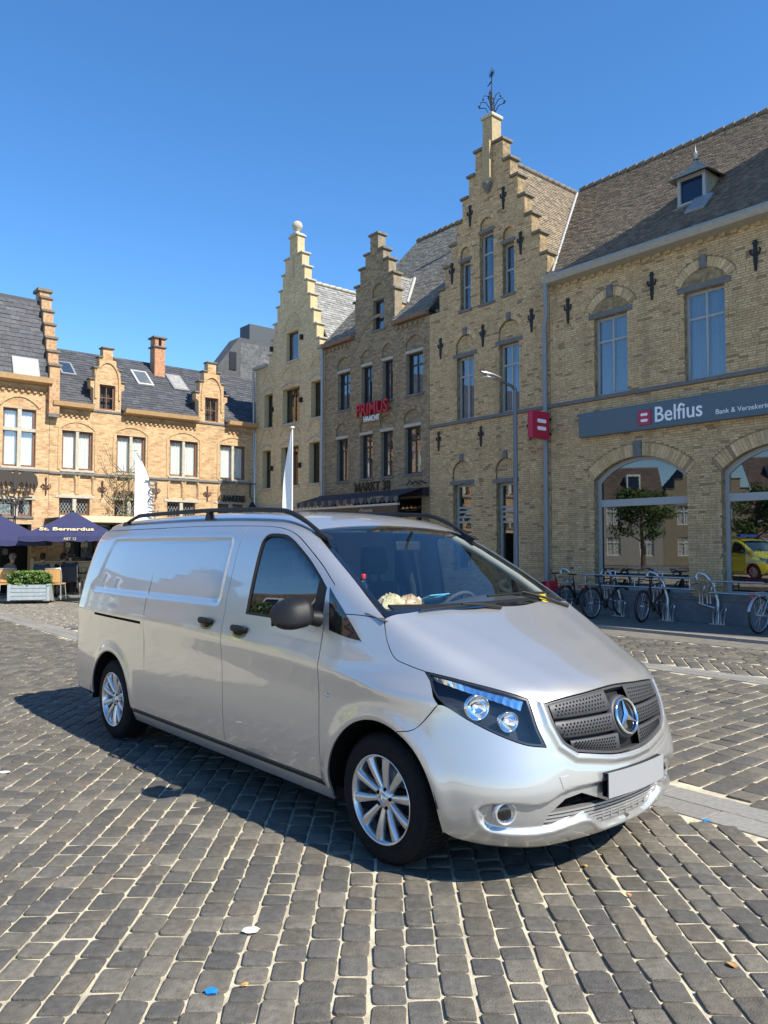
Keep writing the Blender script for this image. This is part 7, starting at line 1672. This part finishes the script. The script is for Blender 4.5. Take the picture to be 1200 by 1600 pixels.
# planter with clipped hedge
pl_ = gpt(41, 938.5, TZ); hd_ = math.atan2((kB-kA)[1], (kB-kA)[0]); dpt = pl_[1]; pw_ = 57/1200*dpt
o = empty('hedge_planter', (pl_[0], pl_[1]+.28, TZ), hd_, 'pale grey boarded planter with clipped green hedge on the terrace kerb', 'planter'); hz_ = 24/1200*dpt
for k in range(4): mb = MB(); mb.box(-pw_/2,pw_/2,-.28,-.25,.02+k*hz_/4,.02+(k+1)*hz_/4-.012,.004); mb.box(-pw_/2,pw_/2,.25,.28,.02+k*hz_/4,.02+(k+1)*hz_/4-.012); mb.build('board', mat('planter_grey', (.29,.33,.35), .6, noise=.1, nscale=10), o)
mb = MB()
for sx in (-1, 1): mb.box(sx*pw_/2-.04,sx*pw_/2+.04,-.295,.295,0,hz_+.03,.006)
mb.box(-pw_/2,pw_/2,-.24,.24,.0,hz_-.06); mb.build('planter_frame', mat('planter_grey', (.29,.33,.35), .6), o)
def leaves(n, fn, size, seed, name, m, parent, cols):
    r = np.random.default_rng(seed); V = []; C = []
    for i in range(n):
        p, nn = fn(r); nn = nn+r.normal(0, .7, 3); nn /= np.linalg.norm(nn)+1e-9; a = np.cross(nn, r.normal(0, 1, 3)); a /= np.linalg.norm(a)+1e-9; b = np.cross(nn, a); s_ = size*(.6+.8*r.random())
        V += [p-a*s_*.5, p+b*s_*.35+nn*s_*.1, p+a*s_*.5, p-b*s_*.35+nn*s_*.1]; c = np.array(cols[r.integers(len(cols))])*(.75+.5*r.random()); C += [c]*4
    return tag(np_mesh(name, np.array(V), np.arange(4*n).reshape(-1, 4), np.array(C), m, parent), kind='stuff')
m_leaf = mat('leaf', attr='col', rough=.55, spec=.4); LC = [(.07,.13,.025),(.09,.16,.03),(.05,.10,.02),(.12,.19,.04)]
def hedge(r):
    u = r.random(2)*2-1; h = hz_+.02+.40*r.random()**.5; x = u[0]*(pw_/2+.06); top = 1-abs(u[0])**4*.25
    return np.array([x, u[1]*.30, hz_-.02+.42*top*r.random()**.6]), np.array([u[0]*.4, u[1]*.6, .8])
leaves(2600, hedge, .075, 4, 'hedge_leaves', m_leaf, o, LC)
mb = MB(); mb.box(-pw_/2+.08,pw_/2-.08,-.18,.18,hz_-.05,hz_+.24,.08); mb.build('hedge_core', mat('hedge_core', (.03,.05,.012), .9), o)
# low partition of cream boards
pt0 = gpt(38, 931, TZ); pt1 = gpt(134, 930.5, TZ); vec = pt1-pt0; plen = np.linalg.norm(vec[:2])*1.5; ang = math.atan2(vec[1], vec[0])
def zat(v, Y): return CAM_H-(v-852)/1200*Y
o = empty('terrace_screen', (pt0[0], pt0[1]+.5, TZ), ang, 'low cream boarded screen behind the terrace tables', 'screen'); hz2 = zat(879, pt0[1]+.5)-TZ
for k in range(6): mb = MB(); mb.box(0,plen,-.015,.015,.06+k*hz2/6.4,.06+(k+1)*hz2/6.4-.012); mb.build('board', mat('screen_cream', (.66,.52,.34), .6), o)
for x in (0, plen*.33, plen*.66, plen): mb = MB(); mb.box(x-.05,x+.05,-.045,.045,0,hz2+(.14 if x == 0 else .0),.008); mb.build('post', mat('screen_cream', (.66,.52,.34), .6), o)
mb = MB(); mb.box(-.03,plen,-.05,.05,hz2,hz2+.05); mb.build('top_rail', mat('screen_cream', (.66,.52,.34), .6), o)
# rattan chair
def chair(u, v, rz, label):
    p = gpt(u, v, TZ); o = empty('terrace_chair', (p[0], p[1]+.2, TZ), rz, label, 'chair', 'rattan terrace chairs'); m_rat = mat('rattan', (.55,.31,.11), .6, noise=.25, nscale=60, bump=.4, bscale=120); m_leg = mat('chair_alu', (.6,.6,.58), .35, .8)
    mb = MB(); mb.box(-.22,.22,-.20,.22,.43,.47,.012); mb.build('seat', m_rat, o)
    mb = MB(); V = []
    for i in range(7):
        for j in range(5): x = -.20+.40*i/6; z = .50+.38*j/4; V.append((x*(1+.08*j/4), -.21-.05*j/4-.02*math.cos(x*6), z))
    mb.grid(V, 7, 5); bk_ = mb.build('backrest', m_rat, o)
    mb = MB(); mb.tube([(-.22,-.20,.45),(-.23,-.24,.72),(-.21,-.27,.90),(.21,-.27,.90),(.23,-.24,.72),(.22,-.20,.45)], .016, 8); mb.build('back_frame', m_leg, o)
    for x, y, q in ((-.20,-.19,-.05),(.20,-.19,-.05),(-.20,.20,.04),(.20,.20,.04)): mb = MB(); mb.tube([(x,y,.44),(x*1.12,y+q,0)], .013, 8); mb.build('leg', m_leg, o)
    return o
chair(82, 937, .1, 'orange rattan chair standing between the planter and the wheelchair'); chair(6, 937, .5, 'rattan chair at the far end of the terrace beside the planter')
for u, v, lab in ((70,934,'round dark bistro table beside the hedge planter'),(122,934.5,'round dark bistro table under the lettered parasol')):
    p = gpt(u, v, TZ); o = empty('terrace_table', (p[0], p[1]+.75, TZ), 0, lab, 'table', 'round terrace tables'); m_tb = mat('table_dark', (.04,.03,.025), .5)
    mb = MB(); mb.lathe([(0,.70),(.36,.70),(.37,.715),(.36,.73),(0,.73)], 24); mb.build('table_top', m_tb, o); mb = MB(); mb.lathe([(.22,0),(.22,.015),(.05,.04),(.03,.08),(.03,.70)], 16); mb.build('pedestal', m_tb, o)
    for k in range(3): mb = MB(); mb.lathe([(0,.73),(.03,.73),(.034,.80),(.04,.86),(.038,.86)], 12, o=(.2*math.cos(k*2.1), .2*math.sin(k*2.1), 0)); mb.build('glass', m_gold if k else m_white, o)
# ------------------------------------------------------------------ people at the tables
def skin_mesh(name, verts, edges, radii, m, parent, sub=2):
    me = bpy.data.meshes.new(name); me.from_pydata(verts, edges, []); t = bpy.data.objects.new(name, me); COL.objects.link(t)
    sk = t.modifiers.new('skin', 'SKIN'); sv = me.skin_vertices[0].data
    for i, r in enumerate(radii): sv[i].radius = (r, r) if not isinstance(r, tuple) else r; sv[i].use_root = i == 0
    ss = t.modifiers.new('sub', 'SUBSURF'); ss.levels = sub; ss.render_levels = sub
    dg = bpy.context.evaluated_depsgraph_get(); out = bpy.data.meshes.new_from_object(t.evaluated_get(dg)); bpy.data.objects.remove(t)
    out.polygons.foreach_set('use_smooth', [True]*len(out.polygons)); out.materials.clear(); out.materials.append(m); return link(name, out, parent)
def person(P, rz, label, top, hair, legs=(.03,.03,.04), lean=.08, hunch=0.0, seat=.46):
    o = empty('person', (P[0], P[1], TZ), rz, label, 'person', 'guests seated at the terrace'); m_sk = mat('skin', (.50,.30,.20), .6); s = seat
    # local: faces +y; seated
    V = [(0,0,s+.08),(0,-.03,s+.28),(0,-.01+lean*.5,s+.48),(0,.02+lean,s+.56),(0,.03+lean,s+.64),(0,.05+lean,s+.76),
         (-.17,lean*.5,s+.50),(-.22,.06,s+.26),(-.17,.27,s+.24),(-.12,.36,s+.25),
         (.17,lean*.5,s+.50),(.22,.06,s+.26),(.17,.27,s+.24),(.12,.36,s+.25),
         (-.10,.02,s+.06),(-.12,.42,s+.06),(-.12,.44,.10),(-.12,.54,.05),(.10,.02,s+.06),(.12,.42,s+.06),(.12,.44,.10),(.12,.54,.05)]
    E = [(0,1),(1,2),(2,3),(3,4),(4,5),(2,6),(6,7),(7,8),(8,9),(2,10),(10,11),(11,12),(12,13),(0,14),(14,15),(15,16),(16,17),(0,18),(18,19),(19,20),(20,21)]
    R = [(.15,.12),(.145,.11),(.14,.10),.055,.055,.085,.065,.048,.038,.034,.065,.048,.038,.034,.085,.062,.042,.035,.085,.062,.042,.035]
    skin_mesh('body', V, E, R, m_sk, o)
    kk = [0,1,2,6,7,8,10,11,12]; mp = {k: i for i, k in enumerate(kk)}
    skin_mesh('jacket', [V[k] for k in kk], [(mp[a], mp[b]) for a, b in E if a in mp and b in mp], [tuple(q*1.14 for q in (R[k] if isinstance(R[k], tuple) else (R[k], R[k]))) for k in kk], mat('cloth_'+'%d_%d_%d' % tuple(int(c*100) for c in top), top, .9), o)
    kk = [0,14,15,16,18,19,20]; mp = {k: i for i, k in enumerate(kk)}
    skin_mesh('trousers', [V[k] for k in kk], [(mp[a], mp[b]) for a, b in E if a in mp and b in mp], [tuple(q*1.12 for q in (R[k] if isinstance(R[k], tuple) else (R[k], R[k]))) for k in kk], mat('cloth_'+'%d_%d_%d' % tuple(int(c*100) for c in legs), legs, .9), o)
    mb = MB(); mb.blob((0,.04+lean,s+.80), (.088,.105,.085), 14, 9); mb.blob((0,.0+lean,s+.75), (.085,.07,.09), 12, 8); mb.build('hair', mat('hair_'+'%d' % int(hair[0]*1000), hair, .8), o)
    mb = MB()
    for sx in (-1, 1): mb.blob((sx*.032,.135+lean,s+.775), (.011,.008,.008), 8, 6)
    mb.build('eyes', mat('eye_dark', (.02,.015,.012), .3), o)
    mb = MB(); mb.blob((0,.145+lean,s+.745), (.012,.022,.022), 8, 6)
    for sx in (-1, 1): mb.blob((sx*.086,.05+lean,s+.755), (.012,.02,.03), 8, 6)
    mb.build('face_features', m_sk, o)
    for sx in (-1, 1):
        mb = MB(); c = (sx*.12, .38, s+.25)
        for k in range(4): mb.tube([(c[0]+(k-1.5)*.016, c[1], c[2]), (c[0]+(k-1.5)*.017, c[1]+.05, c[2]+.004), (c[0]+(k-1.5)*.016, c[1]+.075-.006*abs(k-1.4), c[2]-.018)], [.009,.0085,.007], 6)
        mb.tube([(c[0]-sx*.03, c[1]-.01, c[2]), (c[0]-sx*.05, c[1]+.03, c[2]-.004)], [.010,.008], 6); mb.build('fingers', m_sk, o)
    return o
q = gpt(56, 934.5, TZ); person((q[0], q[1]+.35), .2, 'person in blue-grey top seated behind the hedge planter', (.07,.09,.13), (.03,.025,.02))
q = gpt(86, 934.5, TZ); person((q[0], q[1]+.35), -.3, 'person in black top seated beside the wheelchair', (.015,.015,.018), (.035,.022,.015))
q = gpt(107, 934, TZ); person((q[0], q[1]+.05), .15, 'person in dark blue jacket sitting in the wheelchair', (.03,.04,.075), (.02,.018,.017), seat=.52)
q = gpt(4, 935, TZ); person((q[0], q[1]+.35), -.5, 'person in grey jacket seated at the terrace end', (.16,.155,.15), (.20,.18,.16))
# wheelchair
wp = gpt(107, 934, TZ); o = empty('wheelchair', (wp[0], wp[1]+.10, TZ), .15, 'dark folding wheelchair under the navy parasol', 'wheelchair'); bk = mat('bike_black', (.015,.015,.016), .6)
for sx in (-1, 1):
    w_ = empty('wheel', (sx*.30, 0, .30)); w_.parent = o
    mb = MB(); mb.tube([(0, .285*math.cos(a), .285*math.sin(a)) for a in np.linspace(0, 2*math.pi, 32, endpoint=False)], .016, 8, closed=True); mb.build('tyre', bk, w_)
    mb = MB(); mb.tube([(sx*.03, .25*math.cos(a), .25*math.sin(a)) for a in np.linspace(0, 2*math.pi, 32, endpoint=False)], .009, 6, closed=True); mb.build('push_rim', m_steel, w_)
    mb = MB()
    for k in range(12): a = 2*math.pi*k/12; mb.tube([(0,0,0),(0,.28*math.cos(a),.28*math.sin(a))], .003, 4)
    mb.build('spokes', m_steel, w_)
    mb = MB(); mb.tube([(sx*.24,-.22,.98),(sx*.24,-.18,.90),(sx*.24,-.16,.30),(sx*.24,.30,.28),(sx*.22,.50,.10)], .014, 8); mb.tube([(sx*.24,-.16,.68),(sx*.24,.25,.68),(sx*.24,.27,.30)], .013, 8); mb.build('side_frame', m_steel, o)
    mb = MB(); mb.tube([(sx*.22,.34+.07*math.cos(a),.08+.07*math.sin(a)) for a in np.linspace(0, 2*math.pi, 16, endpoint=False)], .014, 6, closed=True); mb.build('caster', bk, o)
mb = MB(); mb.box(-.23,.23,-.19,-.165,.50,.92,.008); mb.build('backrest', mat('wheelchair_cloth', (.05,.052,.058), .9), o); mb = MB(); mb.box(-.23,.23,-.16,.28,.46,.50,.01); mb.build('seat', mat('wheelchair_cloth', (.05,.052,.058), .9), o)
# ------------------------------------------------------------------ bare climbing tree trained on the brasserie wall
tp = FLF.world(FLF.px(192, 800, -.35)[0], -.35, .06); o = empty('espalier_tree', tp, FLF.rz, 'thin leafless young tree growing against the brasserie wall', 'tree'); mb = MB(); tw = MB(); r = random.Random(5)
mb.tube([(0,0,0),(.02,0,1.0),(-.02,0,2.2),(.03,0,3.3),(.0,0,4.3)], [.05,.045,.035,.022,.008], 8)
for k in range(26):
    z = 1.6+2.5*r.random(); s_ = r.choice((-1,1)); l = .35+.55*r.random(); P = [(0,0,z),(s_*l*.5,.05*(r.random()-.5),z+l*.45),(s_*l*.8,.08*(r.random()-.5),z+l*(1.0+.3*r.random()))]; tw.tube(P, [.014,.010,.004], 5)
    for q in range(3): t = .4+.5*r.random(); b = (s_*l*t, 0, z+l*t*1.05); tw.tube([b, (b[0]+.22*(r.random()-.5), .1*(r.random()-.5), b[2]+.15+.15*r.random())], [.007,.003], 4)
mb.build('trunk', mat('bark', (.16,.11,.07), .9), o); tw.build('branches', mat('bark', (.16,.11,.07), .9), o)
leaves(160, lambda r: (np.array([r.normal(0,.35), -.02+r.normal(0,.06), 2.2+1.9*r.random()]), np.array([0,-1,.5])), .06, 9, 'sparse_leaves', m_leaf, o, LC)
# ------------------------------------------------------------------ scraps on the setts
def scrap(u, v, sz, m, name, label, cat, seed, n=7, thick=.004, lift=.004):
    p = gpt(u, v, 0); r = random.Random(seed); mb = MB(); V = []
    R_ = [sz*(.55+.5*r.random()) for _ in range(n)]
    top = [(R_[i]*math.cos(2*math.pi*i/n), R_[i]*.75*math.sin(2*math.pi*i/n), lift+.35*sz*r.random()*.5) for i in range(n)]; c = (0,0,lift+.012*r.random())
    mb.add([c]+top, [(0, i+1, (i+1)%n+1) for i in range(n)], False); mb.add([(x, y, z-thick) for x, y, z in [c]+top], [(0, (i+1)%n+1, i+1) for i in range(n)], False)
    o = mb.build(name, m, None, (p[0], p[1], .004), (0,0,r.random()*3)); return tag(o, label, cat)
m_bl = mat('blue_plastic', (.02,.22,.55), .35); m_lf = mat('dry_leaf', (.42,.24,.08), .8, noise=.3, nscale=40)
scrap(331, 1552, .035, m_bl, 'plastic_scrap', 'bright blue plastic scrap lying on the setts in the sunlit foreground', 'litter', 1); scrap(1104, 1284, .03, m_bl, 'plastic_scrap', 'small blue plastic scrap beside the pale slab band', 'litter', 2)
scrap(383, 1541, .020, m_lf, 'dry_leaf', 'small orange dry leaf close to the bright blue plastic scrap', 'leaf', 3); scrap(1145, 1511, .030, m_lf, 'dry_leaf', 'curled yellow-brown leaf alone on the setts below the slab band', 'leaf', 4); scrap(982, 1400, .018, m_lf, 'dry_leaf', 'tiny orange leaf on the setts ahead of the front bumper', 'leaf', 5); scrap(915, 1355, .018, m_lf, 'dry_leaf', 'tiny brown leaf at the edge of the bumper shadow', 'leaf', 6)
def splat(u, v, r_, label, seed):
    p = gpt(u, v, 0); r = random.Random(seed); mb = MB(); n = 16; P = [(r_*(.8+.35*r.random())*math.cos(2*math.pi*i/n), r_*.8*(.8+.35*r.random())*math.sin(2*math.pi*i/n), 0) for i in range(n)]
    mb.add([(0,0,.004)]+P, [(0,i+1,(i+1)%n+1) for i in range(n)], True); return tag(mb.build('bird_dropping', mat('chalk_white', (.78,.77,.74), .7), None, (p[0], p[1], .0085)), label, 'dropping')
splat(392, 1456, .038, 'white bird dropping splashed on a foreground sett', 1); splat(7, 1208, .04, 'white bird dropping on the setts left of the van shadow', 2)
# ------------------------------------------------------------------ houses on the west side, behind the viewer's left: seen mirrored in the van and the bank windows
WST = Frame((-36, -30, 0), (0, 1)); yy = 0.0
specs = [(6.5,7.5,(.62,.60,.56),'gable','white rendered house with curved gable across the square',2),(7.0,6.8,(.55,.36,.20),'eave','red-brown brick house with tiled roof across the square',3),(6.0,8.2,(.66,.63,.55),'gable','tall cream house with stepped gable across the square',2),(7.5,6.6,(.70,.69,.66),'eave','long white house with paired windows across the square',4),(6.5,7.8,(.58,.40,.34),'eave','pink rendered house across the square',3),(6.0,7.2,(.60,.52,.36),'gable','yellow brick gabled house across the square',2)]
specs += [(7.0,6.9,(.68,.66,.60),'eave','wide off-white house with dormers across the square',3),(6.5,7.6,(.50,.33,.20),'gable','orange brick stepped house across the square',2),(7.0,6.5,(.64,.62,.58),'eave','low white house at the end of the square',3)]
for i, (w_, e, c, kind, lab, nw) in enumerate(specs):
    e *= .72; f = sub(WST, yy); h = House('west_house', f, lab, 'house', 'houses across the square'); c = tuple(q*.5 for q in c); m_w = mat('render_%d' % i, c, .9, noise=.08, nscale=2)
    if kind == 'gable':
        cp_ = [(w_*.08, e+3.4), (w_*.18, e+2.7), (w_*.28, e+2.0), (w_*.38, e+1.3), (w_*.48, e+.6)]; st = [p for p in h.steps(w_/2, cp_, e, 0, w_) if p[1] > e+.01]; ol = [(0,0),(w_-.02,0),(w_-.02,e)]+st+[(0,e)]
    else: ol = [(0,0),(w_-.02,0),(w_-.02,e),(0,e)]
    ws = []
    for fl_, (z0, z1) in enumerate(((.7,2.1),(3.0,4.4))):
        for k in range(nw): x = w_*(k+.5)/nw; ws.append((x-.5, x+.5, z0, z1))
    h.wall([ol]+[[(a,c_),(b,c_),(b,d),(a,d)] for a, b, c_, d in ws], None, m_w, geo=False)
    for q in ws: h.win(*q, m_white, mull=1, trans=.7, fw=.07, dep=.1, curtain=m_curtW)
    h.shell(0, w_, e, 8, m_w)
    if kind == 'eave':
        h.roof_front([(0,0),(w_,0),(w_,4),(0,4)], -.2, e, rad(43), SL_DARK if i%2 else [(.12,.09,.08),(.14,.10,.085),(.10,.08,.07)], L=.5, H=.3, seed=50+i)
        for k in range(2): x = w_*(.3+.4*k); mb = MB(); mb.box(x-.5,x+.5,.6,2.6,e+.6,e+2.0); dm_ = mb.build('dormer', m_white, h.root); mb = MB(); mb.box(x-.38,x+.38,.57,.6,e+.75,e+1.85); mb.build('pane', mat('dormer_glass', (.01,.02,.05), .08), dm_)
    else:
        for sg in (1, -1): h.roof_side([(.3,0),(8,0),(8,5.2),(.3,5.2)], w_/2+sg*w_*.46, e+.2, math.atan2(3.3, w_*.46), sg, SL_DARK, L=.5, H=.3, seed=60+i)
    yy += w_
def tree(P, h, R, seed, label):
    o = empty('square_tree', P, 0, label, 'tree'); r = random.Random(seed); mb = MB(); mb.tube([(0,0,0),(.05,0,h*.25),(0,.06,h*.5),(.05,0,h*.8)], [.16,.13,.09,.03], 10); cl = []
    for k in range(16):
        a = r.random()*6.28; z = h*(.32+.5*r.random()); l = R*(.5+.5*r.random()); e_ = (l*math.cos(a), l*math.sin(a), z+l*.55); mb.tube([(0,0,z), (e_[0]*.5, e_[1]*.5, z+l*.35), e_], [.05,.03,.01], 6); cl.append(e_); cl.append((e_[0]*.6, e_[1]*.6, z+l*.5))
    mb.build('trunk', mat('bark', (.16,.11,.07), .9), o); cl += [(0,0,h*.85),(.2,.1,h*.95)]
    def fn(r_):
        c = cl[r_.integers(len(cl))]; d = r_.normal(0, 1, 3); d /= np.linalg.norm(d)+1e-9; q = .75*r_.random()**.4; return np.array(c)+d*q*[.9,.9,.7], d
    leaves(5200, fn, .16, seed, 'crown', m_leaf, o, LC)
tree((-25.5, 12.5, 0), 5.0, 1.6, 3, 'round young street tree standing across the square'); tree((-27.0, 5.5, 0), 5.4, 1.7, 4, 'tall street tree in front of the white houses across the square')
# yellow emergency van parked beyond the left edge (its reflection shows in the bank window and on the van's flank)
amb = copy_tree(van); amb.location = (-14.2, 8.6, 0); amb.rotation_euler = (0, 0, rad(-28)); tag(amb, 'yellow emergency van parked near the terrace', 'van')
m_yel = mat('ambulance_yellow', (.72,.72,.02), .3, coat=1.0)
def recol(o):
    if o.type == 'MESH' and o.data.materials and o.data.materials[0] == m_paint: o.material_slots[0].link = 'OBJECT'; o.material_slots[0].material = m_yel
    for c in o.children: recol(c)
recol(amb)
mb = MB(); mb.box(-1.5,-1.2,-.5,.5,1.93,2.05,.03); mb.build('beacon_bar', mat('beacon_blue', (.02,.08,.6), .15, coat=1.0), amb)
